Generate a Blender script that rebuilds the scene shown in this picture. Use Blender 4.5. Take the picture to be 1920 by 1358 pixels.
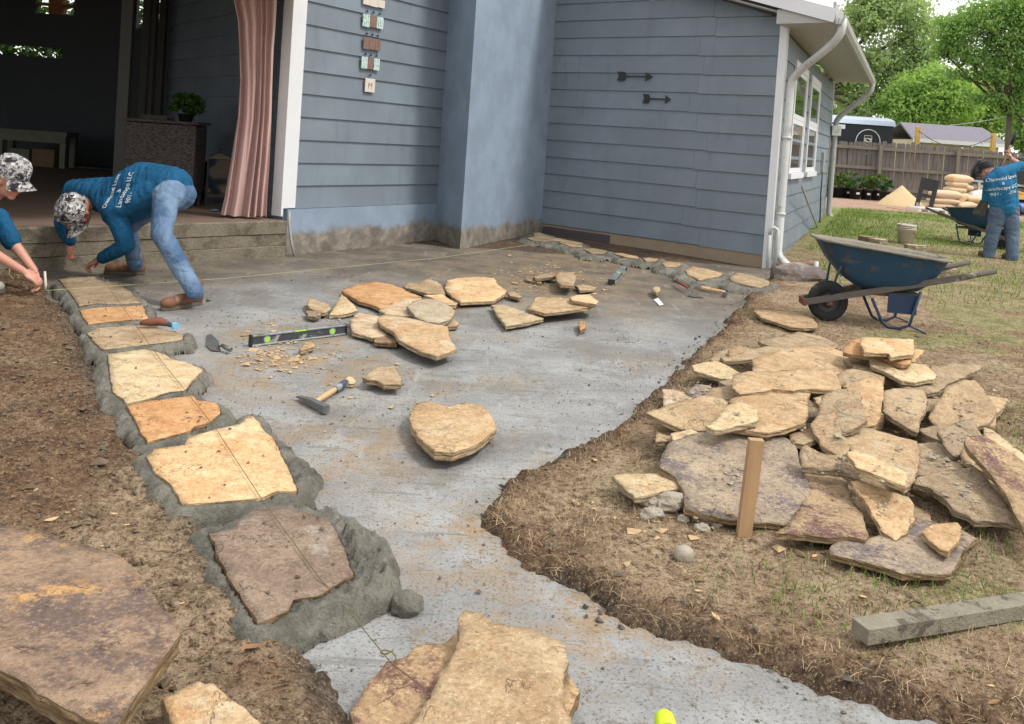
import bpy, bmesh, math, random
import numpy as np
from mathutils import Vector, Matrix, Euler
from mathutils.geometry import delaunay_2d_cdt
from mathutils.bvhtree import BVHTree
for o in list(bpy.data.objects): bpy.data.objects.remove(o)
SC = bpy.context.scene
COL = SC.collection
random.seed(7)
RNG = np.random.default_rng(11)

# ---------------------------------------------------------------- camera
F_PX, PITCH, ROLL, PY, CAM_H = 1650.0, 0.03, 0.068, 306.63, 1.5
_c, _s = math.cos(ROLL), math.sin(ROLL)
_r0 = Vector((1, 0, 0)); _u0 = Vector((0, math.sin(PITCH), math.cos(PITCH))); FWD = Vector((0, math.cos(PITCH), -math.sin(PITCH)))
RIGHT = _c*_r0 + _s*_u0; UP = -_s*_r0 + _c*_u0
cam_data = bpy.data.cameras.new('camera'); cam = bpy.data.objects.new('camera', cam_data); COL.objects.link(cam)
cam.matrix_world = Matrix(((RIGHT.x, UP.x, -FWD.x, 0), (RIGHT.y, UP.y, -FWD.y, 0), (RIGHT.z, UP.z, -FWD.z, CAM_H), (0, 0, 0, 1)))
cam_data.sensor_fit = 'HORIZONTAL'; cam_data.sensor_width = 36; cam_data.lens = 36*F_PX/1920
cam_data.shift_y = -(679-PY)/1920            # the lens is shifted down, as in a levelled panorama
cam_data.clip_start = .05; cam_data.clip_end = 1500
SC.camera = cam

# ---------------------------------------------------------------- sky, sun, exposure
SUN_EL, SUN_AZ = math.radians(55), math.radians(112)     # azimuth measured clockwise from +Y
world = bpy.data.worlds.new('World'); SC.world = world; world.use_nodes = True
wn, wl = world.node_tree.nodes, world.node_tree.links; wn.clear()
w_out = wn.new('ShaderNodeOutputWorld'); w_bg = wn.new('ShaderNodeBackground')
w_sky = wn.new('ShaderNodeTexSky'); w_sky.sky_type = 'NISHITA'; w_sky.sun_disc = False
w_sky.sun_elevation = SUN_EL; w_sky.sun_rotation = SUN_AZ; w_sky.air_density = 1.2; w_sky.dust_density = 2.5; w_sky.ozone_density = 1.0
w_tc = wn.new('ShaderNodeTexCoord'); w_nz = wn.new('ShaderNodeTexNoise'); w_nz.inputs['Scale'].default_value = 2.2; w_nz.inputs['Detail'].default_value = 6
w_rmp = wn.new('ShaderNodeValToRGB'); w_rmp.color_ramp.elements[0].position = .30; w_rmp.color_ramp.elements[0].color = (.62, .62, .62, 1)
w_rmp.color_ramp.elements[1].position = .62; w_rmp.color_ramp.elements[1].color = (.96, .96, .96, 1)
w_mix = wn.new('ShaderNodeMixRGB'); w_mix.inputs[2].default_value = (9.9, 9.8, 9.6, 1)      # thin bright cloud
w_bg.inputs['Strength'].default_value = .088
wl.new(w_tc.outputs['Generated'], w_nz.inputs['Vector']); wl.new(w_nz.outputs['Fac'], w_rmp.inputs['Fac'])
wl.new(w_rmp.outputs['Color'], w_mix.inputs[0]); wl.new(w_sky.outputs['Color'], w_mix.inputs[1])
wl.new(w_mix.outputs['Color'], w_bg.inputs['Color']); wl.new(w_bg.outputs['Background'], w_out.inputs['Surface'])
sun_d = bpy.data.lights.new('sun', 'SUN'); sun_d.energy = 1.5; sun_d.angle = math.radians(11); sun_d.color = (1, .955, .89)
sun = bpy.data.objects.new('sun', sun_d); COL.objects.link(sun)
_sd = Vector((math.sin(SUN_AZ)*math.cos(SUN_EL), math.cos(SUN_AZ)*math.cos(SUN_EL), math.sin(SUN_EL)))
sun.rotation_euler = _sd.to_track_quat('Z', 'Y').to_euler(); sun.location = _sd*60
SC.view_settings.view_transform = 'Standard'; SC.view_settings.look = 'None'; SC.view_settings.exposure = 0.84; SC.view_settings.gamma = 1
SC.view_settings.use_curve_mapping = False
SC.render.engine = 'CYCLES'
SC.cycles.use_denoising = True
SC.cycles.max_bounces = 6; SC.cycles.diffuse_bounces = 4

# ---------------------------------------------------------------- measuring helpers
CAMP = Vector((0, 0, CAM_H))
def ray(px, py):
    return RIGHT*((px-960)/F_PX) + UP*(-(py-PY)/F_PX) + FWD
def G(px, py, z=0.0):                 # the point at height z seen at a place in the photograph
    d = ray(px, py); return CAMP + d*((z-CAM_H)/d.z)
def GP(px, py, c, gx, gy):            # the same on a sloping plane through c
    d = ray(px, py)
    t = (c.z + gx*(0-c.x) + gy*(0-c.y) - CAM_H)/(d.z - gx*d.x - gy*d.y); return CAMP + d*t
def AT(px, py, Y):                    # the same at depth Y
    d = ray(px, py); return CAMP + d*(Y/d.y)

def _h(i, j, k, s):
    n = (i*374761393 + j*668265263 + k*2147483647 + s*1274126177) & 0xffffffff
    n = ((n ^ (n >> 13))*1274126177) & 0xffffffff
    n = ((n ^ (n >> 16))*2246822519) & 0xffffffff
    return ((n ^ (n >> 15)) & 0xffff)/65535.0
def vnoise(p, s=0):
    p = np.asarray(p, float); i = np.floor(p).astype(np.int64); f = p-i; f = f*f*(3-2*f)
    r = 0
    for a in (0, 1):
        for b in (0, 1):
            for c in (0, 1):
                w = (f[:, 0] if a else 1-f[:, 0])*(f[:, 1] if b else 1-f[:, 1])*(f[:, 2] if c else 1-f[:, 2])
                r = r + w*_h(i[:, 0]+a, i[:, 1]+b, i[:, 2]+c, s)
    return r
def fbm(p, s=0, o=4):
    r, a, t = 0, 1.0, 0
    p = np.asarray(p, float)
    for k in range(o):
        r = r + a*vnoise(p*(2**k), s+k*17); t += a; a *= .5
    return r/t
def P3(x, y, k=1.0): 
    x = np.asarray(x, float); return np.stack([x*k, np.asarray(y, float)*k, np.zeros_like(x)], -1)
def sstep(a, b, x):
    t = np.clip((x-a)/(b-a), 0, 1); return t*t*(3-2*t)
def poly_sd(x, y, poly):              # signed distance to a polygon, negative inside
    x = np.asarray(x, float); y = np.asarray(y, float); d = np.full(x.shape, 1e9); ins = np.zeros(x.shape, bool)
    n = len(poly)
    for i in range(n):
        ax, ay = poly[i]; bx, by = poly[(i+1) % n]
        ex, ey = bx-ax, by-ay; L = ex*ex+ey*ey+1e-12
        t = np.clip(((x-ax)*ex+(y-ay)*ey)/L, 0, 1)
        d = np.minimum(d, np.hypot(x-ax-t*ex, y-ay-t*ey))
        c = ((ay > y) != (by > y)) & (x < (bx-ax)*(y-ay)/((by-ay) if abs(by-ay) > 1e-12 else 1e-12)+ax)
        ins ^= c
    return np.where(ins, -d, d)

# ---------------------------------------------------------------- object helpers
def tag(o, label=None, cat=None, group=None, kind=None):
    if label: o['label'] = label
    if cat: o['category'] = cat
    if group: o['group'] = group
    if kind: o['kind'] = kind
    return o
def empty(name, loc=(0, 0, 0), rz=0.0):
    o = bpy.data.objects.new(name, None); COL.objects.link(o); o.location = loc; o.rotation_euler = (0, 0, rz); o.empty_display_size = .1
    return o
def link_mesh(name, me, mat, parent=None, local=False):
    """local: vertices already in the parent's space; otherwise world space (parents made with empty() and no turn)."""
    if mat is not None:
        for m in (mat if isinstance(mat, (list, tuple)) else [mat]): me.materials.append(m)
    n = len(me.vertices); co = np.empty(n*3); me.vertices.foreach_get('co', co); co = co.reshape(-1, 3)
    c = (co.min(0)+co.max(0))/2; c[2] = co[:, 2].min()
    me.vertices.foreach_set('co', (co-c).ravel()); me.update()
    o = bpy.data.objects.new(name, me); COL.objects.link(o)
    if parent is not None:
        o.parent = parent
        off = Vector((0, 0, 0))
        if not local:
            p = parent
            while p is not None: off += Vector(p.location); p = p.parent
        else:
            if parent.type == 'MESH': off = Vector(parent.location)
        o.location = Vector(c)-off
    else: o.location = Vector(c)
    return o
class MB:
    def __init__(s): s.v = []; s.f = []; s.sm = []; s.mi = []
    def add(s, vs, fs, smooth=False, mi=0, M=None):
        b = len(s.v)
        for p in vs: s.v.append(tuple(M @ Vector(p)) if M is not None else tuple(p))
        for f in fs: s.f.append(tuple(i+b for i in f)); s.sm.append(smooth); s.mi.append(mi)
        return s
    def box(s, lo, hi, M=None, bev=0.0, mi=0):
        x0, y0, z0 = lo; x1, y1, z1 = hi
        if bev <= 0:
            v = [(x0, y0, z0), (x1, y0, z0), (x1, y1, z0), (x0, y1, z0), (x0, y0, z1), (x1, y0, z1), (x1, y1, z1), (x0, y1, z1)]
            return s.add(v, [(3, 2, 1, 0), (4, 5, 6, 7), (0, 1, 5, 4), (1, 2, 6, 5), (2, 3, 7, 6), (3, 0, 4, 7)], False, mi, M)
        bm = bmesh.new(); bmesh.ops.create_cube(bm, size=1)
        for p in bm.verts: p.co = Vector(((x0+x1)/2+p.co.x*(x1-x0), (y0+y1)/2+p.co.y*(y1-y0), (z0+z1)/2+p.co.z*(z1-z0)))
        bmesh.ops.bevel(bm, geom=bm.edges[:], offset=bev, segments=2, profile=.5, affect='EDGES')
        return s.bm(bm, M, False, mi)
    def bm(s, bm, M=None, smooth=False, mi=0):
        bm.verts.ensure_lookup_table(); bm.verts.index_update()
        s.add([p.co[:] for p in bm.verts], [[q.index for q in f.verts] for f in bm.faces], smooth, mi, M); bm.free(); return s
    def hexa(s, p, mi=0):              # 8 corners: bottom ring, top ring
        return s.add(p, [(3, 2, 1, 0), (4, 5, 6, 7), (0, 1, 5, 4), (1, 2, 6, 5), (2, 3, 7, 6), (3, 0, 4, 7)], False, mi)
    def beam(s, a, b, w, h, up=(0, 0, 1), mi=0, taper=1.0):    # a bar from a to b, w wide, h high
        a, b = Vector(a), Vector(b); d = (b-a).normalized(); u = Vector(up); sd = d.cross(u)
        if sd.length < 1e-5: sd = d.cross(Vector((0, 1, 0)))
        sd.normalize(); u = sd.cross(d)
        q = []
        for p, k in ((a, 1.0), (b, taper)):
            for i, j in ((-1, -1), (1, -1), (1, 1), (-1, 1)): q.append(p+sd*(w/2*i*k)+u*(h/2*j*k))
        return s.add(q, [(0, 1, 2, 3), (7, 6, 5, 4), (0, 4, 5, 1), (1, 5, 6, 2), (2, 6, 7, 3), (3, 7, 4, 0)], False, mi)
    def tube(s, pts, r, n=10, cap=True, smooth=True, mi=0, sx=1.0):
        pts = [Vector(p) for p in pts]; m = len(pts)
        if not isinstance(r, (list, tuple)): r = [r]*m
        vs = []; prev = None
        for i, p in enumerate(pts):
            d = (pts[min(i+1, m-1)]-pts[max(i-1, 0)]).normalized()
            if prev is None:
                u = d.orthogonal().normalized()
            else:
                u = prev-d*prev.dot(d); u = u.normalized() if u.length > 1e-6 else d.orthogonal().normalized()
            prev = u; w = d.cross(u)
            for k in range(n):
                a = 2*math.pi*k/n; vs.append(p+u*(math.cos(a)*r[i]*sx)+w*(math.sin(a)*r[i]))
        fs = [(i*n+k, i*n+(k+1) % n, (i+1)*n+(k+1) % n, (i+1)*n+k) for i in range(m-1) for k in range(n)]
        s.add(vs, fs, smooth, mi)
        if cap:
            b = len(s.v)-len(vs)
            s.f.append(tuple(b+k for k in reversed(range(n)))); s.sm.append(False); s.mi.append(mi)
            s.f.append(tuple(b+(m-1)*n+k for k in range(n))); s.sm.append(False); s.mi.append(mi)
        return s
    def lathe(s, prof, n=24, M=None, smooth=True, mi=0, cap=(True, True)):
        vs = [(r*math.cos(2*math.pi*k/n), r*math.sin(2*math.pi*k/n), z) for r, z in prof for k in range(n)]
        m = len(prof)
        fs = [(i*n+k, i*n+(k+1) % n, (i+1)*n+(k+1) % n, (i+1)*n+k) for i in range(m-1) for k in range(n)]
        b = len(s.v); s.add(vs, fs, smooth, mi, M)
        if cap[0]: s.f.append(tuple(b+k for k in reversed(range(n)))); s.sm.append(False); s.mi.append(mi)
        if cap[1]: s.f.append(tuple(b+(m-1)*n+k for k in range(n))); s.sm.append(False); s.mi.append(mi)
        return s
    def prism(s, out, z0, z1, M=None, mi=0):
        n = len(out); v = [(x, y, z0) for x, y in out]+[(x, y, z1) for x, y in out]
        fs = [tuple(reversed(range(n))), tuple(range(n, 2*n))]+[(i, (i+1) % n, n+(i+1) % n, n+i) for i in range(n)]
        return s.add(v, fs, False, mi, M)
    def ball(s, c, r, n=2, jit=0.0, M=None, smooth=True, mi=0, seed=0):
        bm = bmesh.new(); bmesh.ops.create_icosphere(bm, subdivisions=n, radius=1)
        if isinstance(r, (int, float)): r = (r, r, r)
        co = np.array([p.co[:] for p in bm.verts]); k = 1+jit*2*(fbm(co*1.7+seed*7.3, seed, 3)-.5)
        for p, q in zip(bm.verts, k): p.co = Vector((p.co.x*r[0]*q+c[0], p.co.y*r[1]*q+c[1], p.co.z*r[2]*q+c[2]))
        return s.bm(bm, M, smooth, mi)
    def mesh(s, name='m'):
        me = bpy.data.meshes.new(name); me.from_pydata([tuple(p) for p in s.v], [], s.f)
        me.polygons.foreach_set('use_smooth', s.sm); me.polygons.foreach_set('material_index', s.mi); me.update(); return me
    def build(s, name, mat, parent=None, local=False):
        return link_mesh(name, s.mesh(name), mat, parent, local)
def copy_tree(o, parent=None):
    c = o.copy(); COL.objects.link(c)
    c.parent = parent
    for ch in list(o.children): copy_tree(ch, c)
    return c
def np_mesh(name, V, Fq, smooth=False):
    """fast mesh from numpy arrays; Fq is (n,3) or (n,4)"""
    me = bpy.data.meshes.new(name); k = Fq.shape[1]
    me.vertices.add(len(V)); me.vertices.foreach_set('co', np.ascontiguousarray(V, dtype=np.float32).ravel())
    me.loops.add(Fq.size); me.loops.foreach_set('vertex_index', np.ascontiguousarray(Fq, dtype=np.int32).ravel())
    me.polygons.add(len(Fq)); me.polygons.foreach_set('loop_start', np.arange(0, Fq.size, k, dtype=np.int32))
    try: me.polygons.foreach_set('loop_total', np.full(len(Fq), k, dtype=np.int32))
    except Exception: pass
    me.polygons.foreach_set('use_smooth', np.full(len(Fq), smooth)); me.update(calc_edges=True); return me

# ---------------------------------------------------------------- materials
def srgb(r, g, b):
    f = lambda c: (c/255/12.92 if c/255 <= .04045 else ((c/255+.055)/1.055)**2.4)
    return (f(r), f(g), f(b))
class NT:
    def __init__(s, name):
        s.m = bpy.data.materials.new(name); s.m.use_nodes = True; s.t = s.m.node_tree; s.n = s.t.nodes; s.l = s.t.links
        s.b = s.n['Principled BSDF']; s.out = s.n['Material Output']
        tc = s.n.new('ShaderNodeTexCoord'); oi = s.n.new('ShaderNodeObjectInfo')
        mul = s.n.new('ShaderNodeVectorMath'); mul.operation = 'MULTIPLY_ADD'
        cx = s.n.new('ShaderNodeCombineXYZ')
        for i in range(3): s.l.new(oi.outputs['Random'], cx.inputs[i])
        s.l.new(cx.outputs[0], mul.inputs[0]); mul.inputs[1].default_value = (37, 19, 53); s.l.new(tc.outputs['Object'], mul.inputs[2])
        s.co = mul.outputs[0]; s.obj = tc.outputs['Object']; s.rnd = oi.outputs['Random']; s.gen = tc.outputs['Generated']
        g = s.n.new('ShaderNodeNewGeometry'); s.pos = g.outputs['Position']; s.nrm = g.outputs['Normal']
    def map(s, v, sc):
        m = s.n.new('ShaderNodeMapping'); m.inputs['Scale'].default_value = sc if isinstance(sc, tuple) else (sc, sc, sc); s.l.new(v, m.inputs['Vector']); return m.outputs[0]
    def noise(s, scale, detail=5, rough=.55, v=None, dist=0.0, stretch=None):
        n = s.n.new('ShaderNodeTexNoise'); n.inputs['Scale'].default_value = scale; n.inputs['Detail'].default_value = detail
        n.inputs['Roughness'].default_value = rough; n.inputs['Distortion'].default_value = dist
        v = v or s.co
        if stretch: v = s.map(v, stretch)
        s.l.new(v, n.inputs['Vector']); return n.outputs['Fac']
    def vor(s, scale, v=None, feat='F1', rnd=1.0):
        n = s.n.new('ShaderNodeTexVoronoi'); n.feature = feat; n.inputs['Scale'].default_value = scale; n.inputs['Randomness'].default_value = rnd
        s.l.new(v or s.co, n.inputs['Vector']); return n.outputs['Distance']
    def ramp(s, fac, stops, interp='LINEAR'):
        r = s.n.new('ShaderNodeValToRGB'); r.color_ramp.interpolation = interp; e = r.color_ramp.elements
        while len(e) > 1: e.remove(e[-1])
        e[0].position = stops[0][0]; e[0].color = (*stops[0][1], 1) if len(stops[0][1]) == 3 else stops[0][1]
        for p, c in stops[1:]:
            q = e.new(p); q.color = (*c, 1)
        s.l.new(fac, r.inputs['Fac']); return r.outputs['Color']
    def bw(s, fac, a, b, lo=0.0, hi=1.0):
        m = s.n.new('ShaderNodeMapRange'); m.inputs[1].default_value = a; m.inputs[2].default_value = b; m.inputs[3].default_value = lo; m.inputs[4].default_value = hi
        m.interpolation_type = 'SMOOTHSTEP'; s.l.new(fac, m.inputs[0]); return m.outputs[0]
    def mix(s, fac, a, b, mode='MIX'):
        m = s.n.new('ShaderNodeMixRGB'); m.blend_type = mode
        for i, q in ((0, fac), (1, a), (2, b)):
            if isinstance(q, (int, float)): m.inputs[i].default_value = q
            elif isinstance(q, tuple): m.inputs[i].default_value = (*q, 1)
            else: s.l.new(q, m.inputs[i])
        return m.outputs[0]
    def math(s, op, a, b=0.0):
        m = s.n.new('ShaderNodeMath'); m.operation = op
        for i, q in ((0, a), (1, b)):
            if isinstance(q, (int, float)): m.inputs[i].default_value = q
            else: s.l.new(q, m.inputs[i])
        return m.outputs[0]
    def attr(s, name):
        a = s.n.new('ShaderNodeAttribute'); a.attribute_name = name; return a.outputs['Fac']
    def sepz(s, v, i=2):
        q = s.n.new('ShaderNodeSeparateXYZ'); s.l.new(v, q.inputs[0]); return q.outputs[i]
    def bump(s, h, strength=.4, dist=.01, prev=None):
        b = s.n.new('ShaderNodeBump'); b.inputs['Strength'].default_value = strength; b.inputs['Distance'].default_value = dist
        s.l.new(h, b.inputs['Height'])
        if prev is not None: s.l.new(prev, b.inputs['Normal'])
        return b.outputs[0]
    def done(s, col=None, rough=.8, nrm=None, metal=0.0, spec=None, **kw):
        def put(k, q):
            if q is None: return
            if isinstance(q, (int, float)): s.b.inputs[k].default_value = q
            elif isinstance(q, tuple): s.b.inputs[k].default_value = (*q, 1)
            else: s.l.new(q, s.b.inputs[k])
        put('Base Color', col); put('Roughness', rough); put('Metallic', metal); put('Specular IOR Level', spec)
        for k, q in kw.items(): put(k, q)
        if nrm is not None: s.l.new(nrm, s.b.inputs['Normal'])
        return s.m
def pm(name, c, var=.18, scale=6.0, rough=.75, bump=.25, dist=.004, spot=None, spot_c=None, metal=0.0, spec=None, stretch=None, bscale=None):
    """a plain painted / raw surface: two-scale tint variation, optional blotches of a second colour, fine relief"""
    t = NT(name)
    a = t.noise(scale, 6, .6, stretch=stretch); b = t.noise(scale*7, 3, .6, stretch=stretch)
    k = t.math('ADD', t.math('MULTIPLY', a, .7), t.math('MULTIPLY', b, .3))
    col = t.ramp(k, [(.25, tuple(q*(1-var) for q in c)), (.75, tuple(min(1, q*(1+var)) for q in c))])
    rg = rough
    if spot:
        m = t.bw(t.noise(spot[0], 6, .65, dist=.4), spot[1], spot[2])
        col = t.mix(m, col, spot_c)
    n = t.bump(t.noise(bscale or scale*9, 4, .6, stretch=stretch), bump, dist) if bump else None
    return t.done(col, rg, n, metal, spec)
M = {}
M['siding'] = (lambda t: t.done(t.mix(t.bw(t.noise(2.2, 7, .75, v=t.pos, stretch=(3, 3, .5)), .52, .64, 0, .22), t.mix(t.bw(t.noise(1.3, 5, .6), .35, .75), tuple(srgb(110, 121, 131)), tuple(srgb(121, 133, 144))), tuple(srgb(86, 92, 96))), .62,
        t.bump(t.noise(26, 4, .6, stretch=(1, 1, 7)), .12, .003)))(NT('painted_siding'))
M['siding_lit'] = pm('lit_side_siding', srgb(138, 146, 152), .08, 2.0, .6, .12)  # lit copy of the siding, brightness put into the colour; unused
def stucco():
    t = NT('chimney_stucco'); z = t.sepz(t.pos)
    n = t.noise(2.2, 6, .65, v=t.pos)
    col = t.mix(t.bw(n, .34, .66), tuple(srgb(124, 139, 156)), tuple(srgb(136, 152, 171)))
    zz = t.math('ADD', t.math('ADD', z, t.math('MULTIPLY', t.math('SUBTRACT', t.noise(26, 5, .7, v=t.pos), .5), .10)), t.math('MULTIPLY', t.math('SUBTRACT', t.noise(2.2, 6, .7, v=t.pos), .5), .30))
    bare = t.mix(t.bw(t.noise(7, 6, .7, v=t.pos), .35, .68), tuple(srgb(116, 110, 102)), tuple(srgb(150, 142, 130)))
    dark = t.mix(t.bw(t.noise(4, 5, .7, v=t.pos), .4, .7), bare, tuple(srgb(98, 92, 85)))
    col = t.mix(t.bw(zz, .30, .20), col, dark)
    col = t.mix(t.math('MULTIPLY', t.bw(t.noise(11, 5, .7, v=t.pos), .66, .7), t.bw(zz, .8, .3)), col, tuple(srgb(165, 160, 150)))
    return t.done(col, .85, t.bump(t.noise(38, 5, .65, v=t.pos), .35, .006))
M['stucco'] = stucco()
M['white_paint'] = pm('white_trim_paint', (.68, .70, .72), .06, 3, .5, .15, .002, spot=(7, .66, .76), spot_c=(.42, .40, .37))
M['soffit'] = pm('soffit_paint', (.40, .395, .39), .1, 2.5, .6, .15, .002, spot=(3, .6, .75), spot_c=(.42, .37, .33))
M['gutter'] = pm('dulled_gutter', (.34, .345, .34), .15, 4, .45, .1, .002, spot=(3.5, .55, .75), spot_c=(.24, .23, .21))
M['downspout'] = pm('white_downspout', (.52, .54, .54), .15, 3, .45, .08, .002, spot=(5, .56, .68), spot_c=(.30, .28, .25))
M['shingle'] = pm('roof_shingle', (.10, .095, .09), .3, 9, .9, .5, .008)
M['foundation'] = pm('tan_foundation_board', srgb(142, 126, 106), .18, 3.5, .85, .3, .005, spot=(5, .6, .72), spot_c=srgb(110, 92, 72))
M['porch_concrete'] = pm('porch_step_concrete', srgb(120, 112, 96), .38, 5, .95, 1.0, .014, spot=(3.5, .48, .66), spot_c=srgb(88, 80, 68))
M['porch_floor'] = pm('porch_floor_finish', srgb(118, 98, 84), .2, 5, .8, .3, .004, spot=(40, .58, .66), spot_c=srgb(100, 80, 68))
M['dark_wall'] = pm('porch_wall_shade_tone', (.045, .055, .065), .15, 3, .6, .1)  # the porch's shade is put into this wall colour
M['ceiling'] = pm('porch_ceiling_shade_tone', (.06, .045, .035), .2, 3, .8, .1)  # ceiling colour kept dark to carry the porch shade
M['dark_frame'] = pm('bronze_door_frame', (.10, .10, .085), .1, 3, .5, .05)
M['orange_wood'] = pm('cedar_stained_wood', (.36, .13, .05), .2, 5, .6, .2, stretch=(1, 1, .2))
def glass(name, c=(.02, .025, .03)):
    t = NT(name); return t.done(c, .04, None, 0, .7)
M['dark_glass'] = glass('dark_window_glass')
M['pane'] = glass('window_pane_glass', (.05, .06, .055))
M['curtain'] = pm('dusty_pink_curtain', srgb(196, 166, 160), .06, 4, .9, .3, .002, bscale=220)
M['wicker'] = (lambda t: (lambda w: t.done(t.mix(w, (.022, .016, .017), (.10, .072, .068)), .6, t.bump(w, .8, .006)))(
        t.bw(t.noise(26, 2, .5, v=t.map(t.obj, (1, 1, 3.5))), .35, .62)))(NT('dark_wicker'))
M['metal_dark'] = pm('dark_metal', (.03, .03, .033), .2, 5, .45, .1)
M['black'] = pm('black_plastic', (.018, .019, .021), .2, 5, .5, .1)
M['cushion'] = pm('beige_cushion', (.34, .28, .20), .1, 8, .9, .2)
M['bench_wood'] = pm('pale_bench_wood', (.20, .20, .15), .2, 5, .7, .2, stretch=(1, 1, .3))
M['cardboard'] = pm('cardboard', (.22, .14, .08), .15, 5, .85, .1)
# bare soil: dirt, thatch and worn lawn, mixed by the ground's own cover masks
def ground_mat():
    t = NT('soil_and_lawn'); p = t.pos
    mid = t.noise(5, 7, .72, v=p); fine = t.noise(30, 6, .76, v=p); grit = t.noise(110, 4, .75, v=p); g2 = t.noise(260, 2, .6, v=p)
    jit = t.math('MULTIPLY', t.math('SUBTRACT', fine, .5), .4)
    dirt = t.mix(t.bw(t.math('ADD', mid, jit), .34, .66), tuple(srgb(94, 72, 56)), tuple(srgb(134, 106, 82)))
    dirt = t.mix(t.bw(t.math('ADD', t.noise(1.7, 6, .7, v=p), jit), .50, .64, 0, .8), dirt, tuple(srgb(86, 60, 48)))
    dirt = t.mix(t.bw(fine, .54, .62, 0, .7), dirt, tuple(srgb(160, 134, 104)))
    dirt = t.mix(t.bw(fine, .47, .39, 0, .8), dirt, tuple(srgb(70, 52, 40)))
    thatch = t.mix(t.bw(t.math('ADD', mid, jit), .34, .66), tuple(srgb(146, 125, 101)), tuple(srgb(186, 164, 137)))
    thatch = t.mix(t.bw(fine, .53, .61, 0, .8), thatch, tuple(srgb(200, 180, 150)))
    thatch = t.mix(t.bw(fine, .47, .40, 0, .8), thatch, tuple(srgb(92, 72, 52)))
    grass = t.mix(t.bw(t.math('ADD', mid, jit), .34, .66), tuple(srgb(98, 118, 56)), tuple(srgb(134, 150, 82)))
    grass = t.mix(t.bw(fine, .5, .7, 0, .8), grass, tuple(srgb(176, 166, 116)))
    path = t.mix(t.bw(mid, .3, .7), tuple(srgb(156, 126, 110)), tuple(srgb(190, 162, 144)))
    col = t.mix(t.attr('thatch'), dirt, thatch); col = t.mix(t.attr('grass'), col, grass); col = t.mix(t.attr('path'), col, path)
    col = t.mix(t.attr('mud'), col, t.mix(t.bw(fine, .36, .64), tuple(srgb(56, 51, 46)), tuple(srgb(104, 97, 88))))
    col = t.mix(t.bw(grit, .55, .62, 0, .75), col, tuple(srgb(62, 47, 36))); col = t.mix(t.bw(grit, .43, .36, 0, .7), col, tuple(srgb(196, 176, 146)))
    col = t.mix(t.bw(g2, .45, .75, 0, .25), col, tuple(srgb(70, 56, 42)))
    h = t.math('ADD', t.math('MULTIPLY', fine, .8), t.math('ADD', t.math('MULTIPLY', grit, .45), t.math('MULTIPLY', mid, .5)))
    return t.done(col, .97, t.bump(h, 1.0, .028), 0, .1)
M['ground'] = ground_mat()
def slab_mat():
    t = NT('site_patio_concrete'); p = t.pos
    mid = t.noise(2.0, 7, .72, v=p); fine = t.noise(24, 6, .74, v=p); grit = t.noise(95, 4, .7, v=p); g2 = t.noise(240, 2, .6, v=p)
    jit = t.math('MULTIPLY', t.math('SUBTRACT', fine, .5), .34)
    col = t.mix(t.bw(t.math('ADD', mid, jit), .36, .66), tuple(srgb(130, 131, 131)), tuple(srgb(155, 157, 157)))
    col = t.mix(t.math('MULTIPLY', t.bw(t.math('ADD', t.noise(.9, 7, .72, v=p), jit), .48, .60), .7), col, tuple(srgb(114, 109, 101)))
    col = t.mix(t.math('MULTIPLY', t.bw(t.math('ADD', t.noise(.8, 7, .74, v=p, stretch=(1.2, .9, 1)), jit), .51, .62), .62), col, tuple(srgb(146, 132, 112)))
    col = t.mix(t.math('MULTIPLY', t.bw(t.math('ADD', t.noise(5.2, 6, .75, v=p), jit), .60, .70), .65), col, tuple(srgb(118, 98, 74)))
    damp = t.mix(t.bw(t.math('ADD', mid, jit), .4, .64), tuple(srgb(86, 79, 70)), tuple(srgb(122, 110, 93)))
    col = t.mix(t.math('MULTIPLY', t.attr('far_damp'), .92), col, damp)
    col = t.mix(t.math('MULTIPLY', t.attr('ochre'), t.bw(t.math('ADD', t.noise(3.2, 7, .74, v=p), jit), .40, .60, 0, .9)), col, tuple(srgb(150, 124, 88)))
    col = t.mix(t.bw(fine, .56, .62, 0, .6), col, tuple(srgb(106, 100, 92)))
    col = t.mix(t.bw(grit, .57, .61, 0, .8), col, tuple(srgb(84, 76, 66)))
    col = t.mix(t.bw(grit, .42, .36, 0, .2), col, tuple(srgb(188, 186, 182)))
    col = t.mix(t.bw(g2, .45, .75, 0, .2), col, tuple(srgb(96, 92, 86)))
    drag = t.noise(5, 6, .7, v=p, stretch=(.35, 2.6, 1)); col = t.mix(t.bw(t.math('ADD', drag, t.math('MULTIPLY', jit, .5)), .58, .64, 0, .5), col, tuple(srgb(102, 97, 90)))
    drag2 = t.noise(4, 6, .7, v=p, stretch=(2.2, .4, 1)); col = t.mix(t.bw(t.math('ADD', drag2, t.math('MULTIPLY', jit, .5)), .59, .65, 0, .22), col, tuple(srgb(176, 177, 177)))
    r = t.bw(t.math('ADD', t.noise(1.4, 6, .7, v=p), jit), .35, .62, .55, .9)
    h = t.math('ADD', t.math('MULTIPLY', mid, .8), t.math('ADD', t.math('MULTIPLY', fine, .6), t.math('MULTIPLY', grit, .3)))
    return t.done(col, r, t.bump(h, .6, .012), 0, .3)
M['slab'] = slab_mat()
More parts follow.
